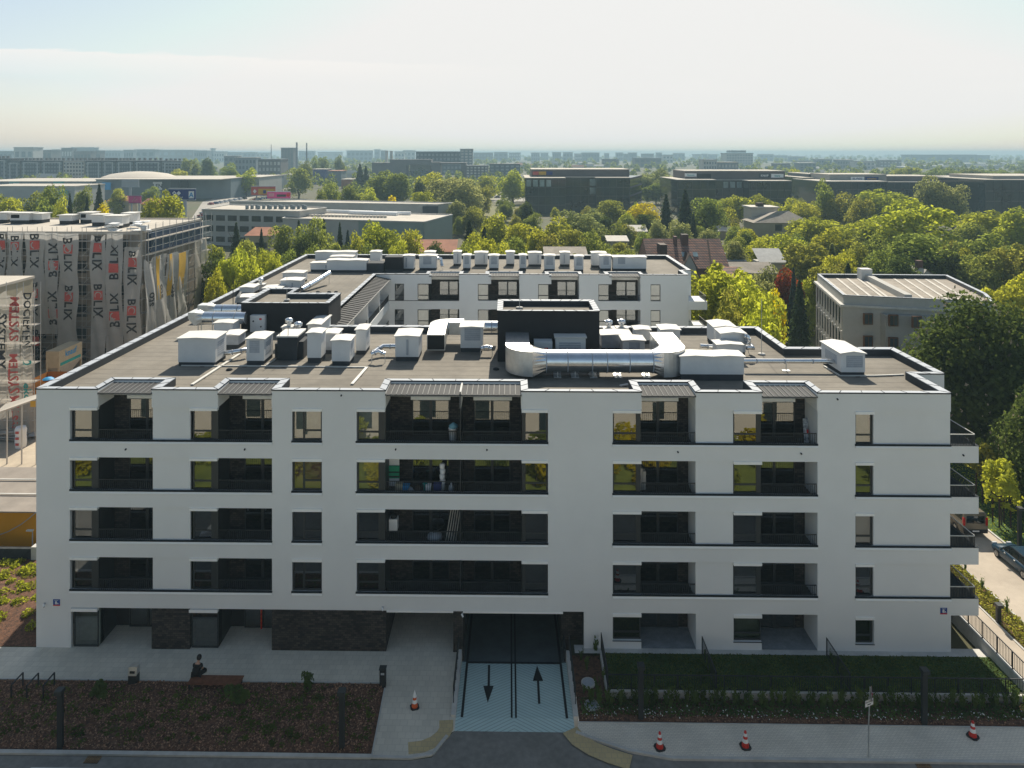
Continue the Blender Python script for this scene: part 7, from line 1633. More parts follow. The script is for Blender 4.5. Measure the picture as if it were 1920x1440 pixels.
# house with the big clay tile roof
Y = 107.0; dd = Y-CY; xa, xb = xat(1212, Y), xat(1360, Y); zr, ze = zat(1290, 447, Y+4), zat(1290, 503, Y-3)
t = thing('brick_house', 'large house with weathered clay tile roof, tall chimneys and a pointed dormer', 'house', ((xa+xb)/2, Y, 0))
m = MB(); m.box(xa+.3, xb-.3, Y-2.5, Y+10, 0, ze-.05); m.build('wall', M['brick_chim'], t)
m = MB(); m.add([(xa, Y-3.2, ze), (xb, Y-3.2, ze), (xb, Y+4, zr), (xa, Y+4, zr), (xb, Y+11, ze), (xa, Y+11, ze)], [(0, 1, 2, 3), (3, 2, 4, 5)]); m.add([(xa+.1, Y-3.1, ze-.1), (xa+.1, Y+4, zr-.1), (xa+.1, Y+10.9, ze-.1)], [(0, 1, 2)]); m.add([(xb-.1, Y-3.1, ze-.1), (xb-.1, Y+4, zr-.1), (xb-.1, Y+10.9, ze-.1)], [(0, 2, 1)]); m.build('roof', M['tile'], t)
def roofz(y): return ze+(zr-ze)*min(1, max(0, (y-Y+3.2)/7.2))
for u0, u1, vt, yy in ((1263, 1268, 443, 3), (1277, 1289, 439, 3)): m = MB(); m.box(xat(u0, Y+yy), xat(u1, Y+yy), Y+yy-.8, Y+yy+.8, zr-3.2, zat(u0, vt, Y+yy)); m.build('chimney', M['brick_chim'], t)
for u in (1284, 1305):
    m = MB(); x = xat(u, Y-.5); y = Y-.5; m.add([(x-.5, y, roofz(y)+.12), (x+.5, y, roofz(y)+.12), (x+.5, y+1.0, roofz(y+1)+.12), (x-.5, y+1.0, roofz(y+1)+.12), (x-.5, y, roofz(y)), (x+.5, y, roofz(y))], [(0, 1, 2, 3), (0, 4, 5, 1)]); m.build('skylight', M['lightglass'], t)
m = MB(); x0, x1 = xat(1236, Y-1), xat(1249, Y-1); m.box(x0, x1, Y-2, Y+1.5, ze, zat(1240, 458, Y-1)); m.build('boarded_dormer', M['brown_wood'], t)
x0, x1, xm = xat(1281, Y-3.4), xat(1305, Y-3.4), xat(1293, Y-3.4); zp = zat(1293, 478, Y-3.4); m = MB(); m.add([(x0, Y-3.5, ze-1.5), (x1, Y-3.5, ze-1.5), (x1, Y-3.5, ze+.2), (xm, Y-3.5, zp), (x0, Y-3.5, ze+.2), (xm, Y+1.5, zp), (x0-.1, Y-1, ze+.2), (x1+.1, Y-1, ze+.2)], [(0, 1, 2, 3, 4)]); o = m.build('dormer', M['grey_render2'], t)
m = MB(); m.add([(x0-.3, Y-3.7, ze+.05), (xm, Y-3.7, zp+.15), (xm, Y+1.5, zp+.15), (x0-.3, Y-1.5, ze+.05), (x1+.3, Y-3.7, ze+.05), (x1+.3, Y-1.5, ze+.05)], [(0, 1, 2, 3), (1, 4, 5, 2)]); m.build('dormer_roof', M['brown_wood'], o)
m = MB(); m.bar((xat(1328, Y-.5), Y-2.6, roofz(Y-2.6)+.08), (xat(1328, Y+3), Y+3.5, roofz(Y+3.5)+.08), .35, .12); m.build('ridge_beam', M['brown_wood'], t)
# lower tiled annex and lean-to
Y = 99; t = thing('tiled_annex', 'low annex with clay tiles in front of the brick house, by the yellow-green tree', 'house', (xat(1378, Y), Y, 0), 0, 'small houses in the gardens'); x0, x1 = xat(1363, Y), xat(1392, Y); m = MB(); m.box(x0, x1, Y, Y+4, 0, zat(1378, 518, Y)-.3); m.build('wall', M['beige_wall'], t); m = MB(); za_, zb_ = zat(1378, 522, Y), zat(1378, 500, Y+4); m.add([(x0-.3, Y-.4, za_), (x1+.3, Y-.4, za_), (x1+.3, Y+4, zb_), (x0-.3, Y+4, zb_)], [(0, 1, 2, 3)]); m.build('roof', M['tile'], t)
# low shed roofs
for (u0, u1, v0, v1, d, col, lab) in ((1363, 1400, 477, 489, 165, 'bluegrey', 'low shed with grey-blue roof behind the brick house'), (1372, 1460, 495, 512, 148, 'old_roof', 'long flat shed roof under the trees right of the brick house'), (1020, 1103, 466, 480, 148, 'old_roof', 'low grey roof just beyond the back wing housings'),
    (1424, 1476, 469, 492, 158, 'concrete', 'concrete garden shed with pale roof edge among the right trees'), (1346, 1373, 423, 433, 250, 'felt_strip', 'small pale garden hut left of the beige villa'), (770, 856, 452, 472, 165, 'tile_far', 'red-brown tiled house roof below the grey-green hall end'),
    (1138, 1180, 444, 452, 205, 'felt_strip', 'pale shed roof in the gardens left of the brick house'), (1180, 1215, 424, 434, 230, 'felt_strip', 'second pale shed roof in the gardens, nearer the dark spruces')):
    Y = d+CY; x0, x1 = xat(u0, Y), xat(u1, Y); zt = zat(u0, v0, Y+4); zf = zat(u0, v1, Y); t = thing('garden_shed', lab, 'shed', ((x0+x1)/2, Y, 0), 0, 'sheds in the gardens'); m = MB(); m.box(x0+.2, x1-.2, Y+.2, Y+5, 0, max(.5, min(zt, zf)-.05)); m.build('wall', M['beige_wall'] if col != 'concrete' else M['grey_render'], t); m = MB(); m.add([(x0, Y, min(zf, zt)), (x1, Y, min(zf, zt)), (x1, Y+5, zt+.3), (x0, Y+5, zt+.3), (x0, Y, min(zf, zt)-.25), (x1, Y, min(zf, zt)-.25)], [(0, 1, 2, 3), (0, 4, 5, 1)]); m.build('roof', M[col], t)
# beige villa with hipped roof
Y = 187; xa, xb = xat(1413, Y), xat(1524, Y); zr, ze = zat(1465, 399, Y+5), zat(1465, 418, Y); t = thing('beige_villa', 'beige villa with low brown hipped roof and a taller flat-roofed part', 'house', ((xa+xb)/2, Y, 0))
m = MB(); m.box(xa+.5, xb-.5, Y+.5, Y+11, 0, ze-.05); m.build('wall', M['beige_wall'], t); xm = xat(1469, Y+5); m = MB(); m.add([(xa, Y, ze), (xb, Y, ze), (xb, Y+12, ze), (xa, Y+12, ze), (xm-2, Y+5, zr+.6), (xm+2, Y+6, zr+.6)], [(0, 1, 5, 4), (1, 2, 5), (2, 3, 4, 5), (3, 0, 4)]); m.build('roof', M['old_roof'], t)
for u, v0, v1 in ((1461, 421, 433), (1487, 423, 434)): m = MB(); x = xat(u, Y); m.box(x-1.1, x+1.1, Y+.44, Y+.5, zat(u, v1, Y), zat(u, v0, Y)); m.build('window', M['glass_far'], t)
x0, x1 = xat(1409, Y+9), xat(1458, Y+9); zt = zat(1430, 390, Y+9); m = MB(); m.box(x0, x1, Y+9, Y+17, 0, zt-.1); m.build('tower_wall', M['cream'], t); m = MB(); m.box(x0-.5, x1+.5, Y+8.5, Y+17.5, zt-.09, zt+.4); m.build('tower_roof', M['felt_strip'], t); m = MB(); m.box(xat(1420, Y+10), xat(1432, Y+10), Y+10, Y+12, zt+.41, zt+1.6); m.build('chimney', M['brown_wood'], t)
# red-roofed houses on the left
for (u0, u1, vr, ve, d, lab) in ((457, 508, 426, 442, 185, 'house with a salmon-red hipped roof among dark conifers left of the halls'), (199, 242, 367, 377, 330, 'cream house with a long orange roof behind the wrapped building'), (262, 295, 372, 383, 335, 'second orange roofed house half hidden by the round tree'), (681, 700, 338, 343, 560, 'far little house with red roof left of the gate-shaped block')):
    Y = d+CY; x0, x1 = xat(u0, Y), xat(u1, Y); zr, ze = zat(u0, vr, Y+4), zat(u0, ve, Y); t = thing('red_roofed_house', lab, 'house', ((x0+x1)/2, Y, 0), 0, 'red-roofed houses'); m = MB(); m.box(x0+.3, x1-.3, Y+.3, Y+8, 0, ze); m.build('wall', M['beige_wall'], t); e = (x1-x0)*.2; m = MB(); m.add([(x0, Y, ze), (x1, Y, ze), (x1, Y+9, ze), (x0, Y+9, ze), (x0+e, Y+4.5, zr), (x1-e, Y+4.5, zr)], [(0, 1, 5, 4), (1, 2, 5), (2, 3, 4, 5), (3, 0, 4)]); m.build('roof', M['tile_far'], t)
    m = MB()
    if d < 400:
        for k in range(3): x = x0+(x1-x0)*(.25+.25*k); m.box(x-.6, x+.6, Y+.24, Y+.3, max(1, ze-3.2), max(2, ze-1.8))
        m.build('window', M['glass_far'], t)
# office slab and halls in the left middle distance
def slab(name, lab, cat, pts, z1, wallm, roofm, bands=(), group=None, z0=0, edge=.5, kerb=.35):
    t = thing(name, lab, cat, (*pts[0], 0), 0, group); m = MB(); n = len(pts)
    for k in range(n): quad_wall(m, pts[k], pts[(k+1) % n], z0, z1)
    m.build('wall', wallm, t); m = MB(); m.poly([(*p, z1-.05) for p in pts]); 
    m.build('roof', roofm, t)
    m = MB()
    for k in range(n): m.bar((*pts[k], z1+.1), (*pts[(k+1) % n], z1+.1), edge, kerb)
    m.build('roof_edge', M['concrete'], t); return t
d = 233; ZO = zat(470, 393, d+CY); oa, ob, oc, od = onz(380, 393, ZO), onz(562, 397, ZO), onz(612, 390, ZO), onz(430, 384, ZO)
t = slab('office_slab', 'light grey three-storey office slab with dark ribbon windows, left of the halls', 'building', [oa, ob, oc, od], ZO, M['lightgrey'], M['flatroof'])
for z0, z1 in ((ZO-3.5, ZO-1.7), (ZO-7.0, ZO-5.1), (ZO-10.4, ZO-8.7)):
    for k in range(8): 
        for mb in wall_boxes(oa, ob, [.065+.124*k], z0, z1, 3.3, .06): mb.build('window', M['glass_far'], t)
    for mb in wall_boxes(ob, oc, [.25, .65], z0, z1, 4, .06): mb.build('window', M['glass_far'], t)
m = MB(); c = Vector(oa).lerp(Vector(oc), .5)
for k in range(16): m.box(c.x-6+k*1.3, c.x-5.2+k*1.3, c.y-2+(k % 3), c.y-1+(k % 3), ZO, ZO+1.3)
m.build('roof_plant', M['bluegrey'], t)
ZH = 9.75; ha, hb, hc, hd = onz(530, 410, ZH), onz(795, 417, ZH), onz(848, 403, ZH), onz(560, 396, ZH)
t = slab('warehouse_hall', 'pale hall with grey-green end wall and long white skylights', 'building', [ha, hb, hc, hd], ZH, M['lightgrey'], M['flatroof']); m = MB(); quad_wall(m, (hb[0]+.06, hb[1]-.02), (hc[0]+.06, hc[1]-.02), 0, ZH-.1); quad_wall(m, Vector(ha).lerp(Vector(hb), .55).to_tuple(), (hb[0], hb[1]-.06), 0, ZH-.1); m.v = [(x, y-.05, z) for x, y, z in m.v]; m.build('end_wall', M['greengrey'], t)
for k in range(3):
    a, b = onz((575, 655, 700)[k], (398, 401, 402)[k], ZH), onz((700, 745, 770)[k], (401, 404, 403)[k], ZH); m = MB(); m.cyl((*a, ZH+.4), (*b, ZH+.4), .7, 10); m.build('skylight', M['white'], t)
m = MB()
for k in range(26): a = Vector(onz(560+k*6.5, 405+k*.12, ZH)); m.box(a.x-.4, a.x+.4, a.y-.8, a.y+.8, ZH, ZH+.6)
m.build('roof_vent', M['felt_strip'], t)
ZK = 10.6; ka, kb, kc, kd = onz(430, 378, ZK), onz(822, 384, ZK), onz(850, 381, ZK), onz(560, 375, ZK)
t = slab('long_hall', 'long low grey hall with bright flat roof behind the skylight hall', 'building', [ka, kb, kc, kd], ZK, M['lightgrey'], M['flatroof'])
m = MB(); quad_wall(m, (kb[0]-6, kb[1]-.1), (kb[0], kb[1]-.1), 0, ZK-.5); m.build('dark_gate', M['darkblock'], t)
for k in range(8):
    for mb in wall_boxes(ka, kb, [.40+.075*k], ZK-4.2, ZK-3.2, 1.2, .06): mb.build('window', M['glass_far'], t)
# retail park, far left
def ublock(name, lab, cat, u0, u1, vt, d, depth, wallm, roofm, group=None, rows=0, cols=0, win='glass_far', vt_back=None, band=None, skew=0):
    Y = d+CY; x0, x1 = xat(u0, Y), xat(u1, Y); zt = zat((u0+u1)/2, vt, Y); t = thing(name, lab, cat, ((x0+x1)/2, Y, 0), 0, group)
    m = MB(); m.prism([(x0, Y), (x1, Y+skew), (x1, Y+depth), (x0, Y+depth)], 0, zt, 0, 1); m.build('wall', [M[wallm], M[roofm]], t)
    e = max(.3, d*.0006); m = MB(); m.box(x0-e, x1+e, Y-e, Y+depth+e, zt+.003, zt+e*1.4); m.build('roof', M[roofm], t)
    n = 0
    for r in range(rows):
        for c in range(cols):
            if n >= 96: break
            n += 1; h = zt/(rows+.3); w = (x1-x0)/cols; z = h*(r+.35); m = MB(); m.box(x0+w*(c+.2), x0+w*(c+.8), Y-.08, Y-.01, z, z+h*.55); m.build('window', M[win], t)
    return t, x0, x1, Y, zt
def sign(t, name, u0, u1, v0, v1, Y, mm, txt=None, tm='white'):
    x0, x1, z1, z0 = xat(u0, Y), xat(u1, Y), zat(u0, v0, Y), zat(u0, v1, Y); m = MB(); m.box(x0, x1, Y-.15, Y-.03, z0, z1); o = m.build(name, M[mm], t)
    if txt: q = MB(); put_text(q, txt, ((x0+x1)/2, Y-.18, z0+(z1-z0)*.25), (1, 0, 0), (0, 0, 1), (z1-z0)*.5, 0, True, True); q.build('lettering', M[tm], o)
RG = 'retail halls on the left'
t, *_a = ublock('retail_hall', 'blue-grey retail hall at the far left with a bright flat roof', 'building', -60, 172, 341, 470, 60, 'bluegrey', 'flatroof', RG); sign(t, 'teal_panel', 100, 120, 340, 347, 470+CY-1, 'teal_sign'); sign(t, 'sign_panel', 18, 36, 341, 349, 470+CY-1, 'teal_sign', 'OUTLET')
t, *_a = ublock('retail_hall', 'lower light retail hall with white band in front of the blue-grey one', 'building', -40, 140, 350, 400, 30, 'lightgrey', 'flatroof', RG); sign(t, 'teal_panel', 110, 128, 357, 365, 400+CY-1, 'teal_sign')
t, *_a = ublock('retail_hall', 'long blue-grey retail hall with round-edged roof and black and white poster panels', 'building', 180, 412, 337, 455, 70, 'bluegrey', 'flatroof', RG, skew=18)
sign(t, 'poster_panel', 287, 304, 341, 356, 455+CY+5, 'white', 'LEN', 'black'); sign(t, 'poster_panel', 320, 337, 336, 351, 455+CY+8, 'darkblock'); sign(t, 'poster_panel', 338, 353, 335, 352, 455+CY+9, 'black'); sign(t, 'blue_panel', 192, 208, 342, 356, 455+CY-1, 'knauf')
m = MB(); Yr = 455+CY; m.lathe([(24, 0), (18, 2.2), (8, 3.6), (0, 4)], (xat(262, Yr+40), Yr+40, zat(262, 337, Yr)+.5), 24); m.build('domed_roof', M['cream'], t)
t, *_a = ublock('retail_hall', 'pale grey row of retail boxes right of the long retail hall', 'building', 418, 486, 333, 500, 50, 'lightgrey', 'flatroof', RG); sign(t, 'dark_panel', 406, 419, 336, 356, 500+CY-1, 'darkblock'); sign(t, 'dark_panel', 452, 466, 336, 355, 500+CY-1, 'darkblock')
t, *_a = ublock('retail_hall', 'blue shop box with yellow neighbour beyond the pale retail row', 'building', 484, 510, 331, 560, 30, 'bluegrey', 'flatroof', RG); sign(t, 'yellow_panel', 509, 522, 331, 342, 560+CY-1, 'net_yel'); sign(t, 'blue_panel', 495, 507, 331, 343, 560+CY-1, 'lightglass')
ublock('petrol_kiosk', 'white flat kiosk roof by the far road', 'kiosk', 530, 548, 328, 620, 12, 'lightgrey', 'flatroof')
ublock('shop_box', 'dark shop box with red plinth right of the far road', 'shop', 615, 640, 321, 640, 20, 'bluegrey', 'redroofs', 'roadside shops'); ublock('shop_box', 'long red-fronted shop beside the dark shop box', 'shop', 640, 668, 337, 600, 15, 'tile_far', 'flatroof', 'roadside shops'); ublock('shop_box', 'blue-fronted shop behind the far road', 'shop', 584, 612, 318, 690, 20, 'navy', 'flatroof', 'roadside shops')
# hoardings
def hoarding(lab, u0, u1, v0, v1, d, mm, vpost=None, frame='louvre', deco=None, up=None, name='billboard'):
    Y = d+CY; x0, x1, z1, z0 = xat(u0, Y), xat(u1, Y), zat(u0, v0, Y), zat(u0, v1, Y); t = thing(name, lab, 'billboard', ((x0+x1)/2, Y, 0), 0, 'roadside billboards'); m = MB(); m.box(x0, x1, Y, Y+.5, z0, z1); m.build('panel', M[mm], t)
    m = MB(); w = .3; m.box(x0-.1, x1+.1, Y-.06, Y+.56, z1+.003, z1+w); m.box(x0-.1, x1+.1, Y-.06, Y+.56, z0-w, z0-.003); m.build('frame', M[frame], t)
    m = MB(); xp = xat(up, Y) if up else None
    for x in ([xp] if xp else [x0+(x1-x0)*.2, x1-(x1-x0)*.2]): m.cyl((x, Y+.7, 0), (x, Y+.7, z0 if not xp else z1-1), .35 if not xp else .7, 10)
    m.build('post', M['louvre'], t)
    if deco: deco(t, x0, x1, z0, z1, Y-.03)
    return t
def d_navy(t, x0, x1, z0, z1, y):
    w, h = x1-x0, z1-z0; m = MB(); c = (x0+w*.30, z0+h*.62)
    for k, s in ((-1, .17), (1, .17)): 
        cx = c[0]+k*h*.22; m.add([(cx-h*s*1.3, y-.02, c[1]), (cx, y-.02, c[1]-h*s*1.3), (cx+h*s*1.3, y-.02, c[1]), (cx, y-.02, c[1]+h*s*1.3)], [(0, 1, 2, 3)])
    put_text(m, 'Krakowska 169', (x0+w*.31, y-.02, z0+h*.14), (1, 0, 0), (0, 0, 1), h*.14, 0, True, True); m.build('lettering', M['white'], t); m = MB(); m.box(x0+w*.76, x0+w*.96, y-.05, y, z0+h*.12, z0+h*.82); o = m.build('white_tile', M['white'], t); m = MB(); put_text(m, 'A', (x0+w*.86, y-.08, z0+h*.22), (1, 0, 0), (0, 0, 1), h*.5, 0, True, True); m.build('letter_mark', M['knauf'], o)
    m = MB(); m.box(c[0]-h*.22-h*.07, c[0]-h*.22+h*.07, y-.05, y-.03, c[1]-h*.07, c[1]+h*.07); m.build('diamond_hole', M['navy'], t)
hoarding('tall dark blue pylon billboard with white diamonds and a white A tile', 316, 366, 355, 374, 262, 'navy', deco=d_navy, up=345)
def d_pink(t, x0, x1, z0, z1, y):
    w, h = x1-x0, z1-z0; m = MB(); m.box(x0+w*.42, x0+w*.82, y-.03, y, z0+h*.25, z0+h*.62); m.build('dark_stripe', M['ink'], t); 
    for k in range(3): m = MB(); m.box(x0+w*.06, x0+w*.30, y-.03, y, z0+h*(.35+.16*k), z0+h*(.42+.16*k)); m.build('text_line', M['cream'], t)
    m = MB(); m.lathe([(h*.3, 0), (0, .01)], (0, 0, 0), 12); m.v = [(x0+w*.92+a, y-.03, z0+h*.55+b) for a, b, c in m.v]; m.build('round_print', M['red_sign'], t)
hoarding('bright pink billboard beside the far crossing', 501, 544, 360, 372, 300, 'pinkad', deco=d_pink)
def d_red(t, x0, x1, z0, z1, y):
    w, h = x1-x0, z1-z0; m = MB(); m.box(x0+w*.30, x1-w*.02, y-.03, y, z0+h*.1, z1-h*.25); m.build('yellow_field', M['net_yel'], t); m = MB(); m.add([(x0+w*.07, y-.04, z0+h*.45), (x0+w*.15, y-.04, z0+h*.2), (x0+w*.23, y-.04, z0+h*.45), (x0+w*.15, y-.04, z0+h*.7)], [(0, 1, 2, 3)]); m.build('white_diamond', M['white'], t); m = MB(); m.box(x0+w*.5, x0+w*.62, y-.06, y-.03, z0+h*.2, z0+h*.6); m.build('dark_print', M['navy'], t)
hoarding('red and yellow billboard left of the pink one', 471, 516, 350, 366, 330, 'net_red', deco=d_red)
def d_grey(t, x0, x1, z0, z1, y): m = MB(); put_text(m, 'OUTLET CENTER', ((x0+x1)/2, y, z0+(z1-z0)*.4), (1, 0, 0), (0, 0, 1), (z1-z0)*.22, 0, True); m.build('lettering', M['lightgrey'], t)
hoarding('grey billboard on one post in front of the long retail hall', 228, 260, 337, 350, 390, 'louvre', deco=d_grey, up=243)
def d_pur(t, x0, x1, z0, z1, y): m = MB(); m.bar((x0+(x1-x0)*.3, y, z0+(z1-z0)*.2), (x0+(x1-x0)*.55, y, z1-(z1-z0)*.15), .3, .05); m.bar((x0+(x1-x0)*.5, y, z0+(z1-z0)*.3), (x0+(x1-x0)*.75, y, z0+(z1-z0)*.6), .3, .05); m.build('pale_print', M['cream'], t)
hoarding('small purple billboard by the orange-roofed house', 241, 264, 368, 380, 318, 'pinkad', deco=d_pur).children[0].data.materials[0] = mat('purple_hoarding', (.16, .04, .12), .6)
# glass offices with stepped tops
def glass_office(lab, segs, d, dep, pent, signs=(), bright=(), floors=4, vbase=None, side=None):
    Y = d+CY; u0, u1 = segs[0][0], segs[-1][1]; t = thing('glass_office', lab, 'building', (xat((u0+u1)/2, Y), Y, 0), 0, 'dark glass offices')
    ztop = []
    for k, (a, b, vt, dy) in enumerate(segs):
        y = Y+dy; x0, x1 = xat(a, y), xat(b, y); zt = zat(a, vt, y); ztop.append(zt); m = MB(); m.box(x0, x1, y, Y+dep, 0, zt); m.build('glass_wall', M['curtainwall'], t)
        m = MB(); m.box(x0-.25, x1+.25, y-.25, Y+dep, zt+.004, zt+.35); m.build('roof', M['flatroof'], t)
        m = MB(); nf = floors
        for r in range(1, nf+1): z = zt*r/nf; m.box(x0, x1, y-.12, y-.01, z-.45, z-.02)
        nc = max(2, round((x1-x0)/3.6))
        for c in range(nc+1): x = x0+(x1-x0)*c/nc; m.box(x-.10, x+.10, y-.16, y-.02, 0, zt-.03)
        m.build('mullion_grid', M['mullion'], t)
        for (bk, r0, r1, c0, c1) in bright:
            if bk == k:
                for r in range(r0, r1):
                    for c in range(c0, c1):
                        w = (x1-x0)/nc; h = zt/nf; m = MB(); m.box(x0+w*(c+.15), x0+w*(c+.86), y-.09, y-.012, h*r+.3, h*(r+1)-.7); m.build('bright_pane', M['lightglass'], t)
    if side:
        us, vs = side; y0 = Y+segs[-1][3]; xs0 = xat(segs[-1][1], y0); ztt = ztop[-1]; b = onz(us, vs, ztt); m = MB(); m.add([(xs0, y0, 0), (b[0], b[1], 0), (b[0], b[1], ztt), (xs0, y0, ztt)], [(0, 1, 2, 3)]); m.poly([(xs0, y0, ztt+.01), (b[0], b[1], ztt+.01), (xs0-8, b[1], ztt+.01)]); m.build('side_wall', M['curtainwall'], t)
        m = MB()
        for r in range(1, floors+1): m.bar((xs0+.1, y0, ztt*r/floors-.3), (b[0]+.1, b[1], ztt*r/floors-.3), .2, .9)
        m.build('floor_band', M['brownblock'], t)
    for (a, b, vt, vb, dy, col) in pent:
        y = Y+dy; x0, x1, zt, zb = xat(a, y), xat(b, y), zat(a, vt, y), min(ztop)+.3; m = MB(); m.box(x0, x1, y, Y+dep-2, zb, zt); m.build('plant_screen', M[col], t); m = MB(); m.box(x0-.2, x1+.2, y-.2, Y+dep-1.8, zt+.004, zt+.4); m.build('screen_roof', M['flatroof'], t)
    for (a, b, v0, v1, dy, mm, txt, tm) in signs: sign(t, 'roof_sign', a, b, v0, v1, Y+dy, mm, txt, tm)
    return t
glass_office('dark glass office with red, yellow and blue panels on its roof, centre', [(985, 1060, 334.5, 0), (1060, 1118, 333, 9), (1118, 1181, 334, 3)], 356, 45, [(997, 1180, 318.5, 333, 14, 'brownblock')], signs=[(999, 1010, 321.5, 328, 13.7, 'net_red', None, 'white'), (1010.5, 1024, 321.5, 328, 13.7, 'net_yel', None, 'white'), (1024.5, 1036, 321.5, 328, 13.7, 'navy', None, 'white')], bright=[(1, 2, 4, 3, 6), (0, 3, 4, 0, 4)], side=(1203, 329))
glass_office('dark glass office with white sign panels on its roof, right of the centre one', [(1270, 1342, 338, 0), (1342, 1405, 338, 8), (1405, 1484, 340, -2)], 352, 40, [(1284, 1472, 321.5, 334, 12, 'brownblock')], signs=[(1284, 1306, 325, 331, 11.7, 'white', 'Siemens', 'teal_sign'), (1423, 1444, 325, 333, 11.7, 'darkblock', 'KNAP', 'white'), (1446, 1469, 326, 333, 11.7, 'white', 'biuro', 'teal_sign'), (1307, 1333, 326, 335, 11.7, 'black', None, 'white')], bright=[(1, 3, 4, 1, 4)])
glass_office('long dark office with a blue and white sign, far right of the trees', [(1543, 1664, 341, 0), (1664, 1745, 342, 10), (1745, 1815, 343, 0)], 378, 40, [(1555, 1662, 328, 340, 14, 'grey_render2'), (1664, 1760, 331, 342, 16, 'brownblock')], signs=[(1595, 1620, 331.5, 338, 13.7, 'white', 'SIL-PRESS', 'navy'), (1622, 1647, 331.5, 338, 13.7, 'navy', 'autoplaza', 'net_yel')])
glass_office('narrow grey office wing with floor bands at the right group of offices', [(1505, 1534, 334, 0)], 410, 40, [(1517, 1535, 327, 334, 6, 'darkblock')], floors=5)
glass_office('dark office behind the tall pale poplars on the right', [(1800, 1852, 333, 0)], 430, 30, [], floors=5)
glass_office('grey-ribbed office at the right picture edge', [(1848, 2010, 338, 0)], 318, 40, [(1862, 2010, 331, 340, 6, 'grey_render2')], floors=4)
# dark row of flats, far left
k = 0
for (u0, u1, vt, lab, mm) in ((-30, 13, 298, 'first', 'darkblock'), (14, 37, 303, 'second', 'darkblock'), (40, 75, 302, 'third', 'darkblock'), (78, 117, 302, 'fourth', 'darkblock'), (119, 158, 302, 'fifth, lighter', 'palehaze'), (160, 190, 302, 'sixth', 'darkblock'), (192, 216, 302, 'seventh', 'darkblock'), (218, 250, 302, 'eighth', 'darkblock'), (252, 302, 302, 'ninth', 'darkblock'), (304, 345, 303, 'tenth, lighter', 'bluehaze')):
    t, x0, x1, Y, zt = ublock('apartment_block', f'{lab} from left of the dark blocks of flats behind the retail halls', 'building', u0, u1, vt, 690, 25, mm, 'darkblock', 'dark blocks of flats', 6, 7, 'glass_far' if mm != 'darkblock' else 'bluegrey')
    m = MB(); w = 1.2; m.box(x0+2, x0+2+w, Y-.4, Y-.1, 0, zt-2); m.box(x1-2-w, x1-2, Y-.4, Y-.1, 0, zt-2); m.box(x0+2, x1-2, Y-.42, Y-.08, zt-2, zt-1); m.build('white_frame', M['block_line'], t)
    m = MB()
    for j in range(5): x = x0+(x1-x0)*(j+.5)/5; m.box(x-1, x+1, Y+4, Y+6, zt+.8, zt+3)
    m.build('roof_vent', M['brownblock'], t)
# gate-shaped block and its neighbours
Y = 800+CY; t = thing('gate_block', 'brown-grey gate-shaped block with big square openings in the middle distance', 'building', (xat(790, Y), Y, 0)); m = MB(); bx_ = lambda a, b, v0, v1: m.box(xat(a, Y), xat(b, Y), Y, Y+22, zat(a, v1, Y) if v1 < 340 else 0, zat(a, v0, Y))
bx_(697, 731, 305, 350); bx_(731, 762, 299, 350); bx_(762, 808, 299, 309); bx_(808, 825, 304, 350); bx_(825, 870, 305, 308); bx_(864, 874, 305, 350); m.build('frame_wall', M['brownblock'], t); m = MB(); m.box(xat(768, Y), xat(806, Y), Y+12, Y+20, 0, zat(768, 321, Y)); m.build('inner_block', M['darkblock'], t)
m = MB(); m.box(xat(763, Y), xat(808, Y), Y+21.9, Y+22, 0, zat(763, 309, Y)); m.build('balcony_wall', M['palehaze'], t)
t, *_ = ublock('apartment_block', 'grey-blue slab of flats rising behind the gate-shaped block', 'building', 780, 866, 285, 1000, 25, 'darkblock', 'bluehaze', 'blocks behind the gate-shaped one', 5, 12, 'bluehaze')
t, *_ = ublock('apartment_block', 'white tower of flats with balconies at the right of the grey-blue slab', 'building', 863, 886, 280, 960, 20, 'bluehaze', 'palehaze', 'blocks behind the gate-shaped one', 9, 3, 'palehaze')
ublock('apartment_block', 'low grey block with balconies right of the gate-shaped block', 'building', 874, 915, 311, 780, 18, 'brownblock', 'bluehaze', 'blocks behind the gate-shaped one', 5, 6, 'palehaze'); ublock('apartment_block', 'dark long block right of the balconied grey block', 'building', 918, 975, 308, 860, 18, 'darkblock', 'brownblock', 'blocks behind the gate-shaped one', 4, 6, 'bluehaze')
ublock('tower_pair', 'left one of two slim pale stair towers above the gate-shaped block', 'tower', 722, 726, 284, 1100, 8, 'palehaze', 'palehaze', 'slim pale stair towers'); ublock('tower_pair', 'right one of two slim pale stair towers above the gate-shaped block', 'tower', 731, 735, 284, 1100, 8, 'palehaze', 'palehaze', 'slim pale stair towers')
t, x0, x1, Y, zt = ublock('tower_block', 'lone brown-grey tower block on the skyline left of the middle', 'tower', 527, 550, 278, 1250, 22, 'brownblock', 'bluehaze', None, 10, 4, 'darkblock')
for (u, v0, w, lab) in ((508.5, 271, 1.2, 'thin mast'), (556.5, 267, 3.0, 'thick chimney'), (575, 268, 2.2, 'slim chimney')):
    Y = 940+CY; w *= .4; t = thing('factory_chimney', f'{lab} on the skyline near the lone tower block', 'chimney', (xat(u, Y), Y, 0), 0, 'chimneys on the skyline'); m = MB(); zt = zat(u, v0, Y); m.cyl((xat(u, Y), Y, 0), (xat(u, Y), Y, zt*.85), w*1.3, 10, r2=w); m.build('shaft', M['bluehaze'], t); m = MB(); m.cyl((xat(u, Y), Y, zt*.85+.01), (xat(u, Y), Y, zt), w, 10); m.build('top_band', M['palehaze'], t)  # blue shaft colour stands in for the haze of a longer distance
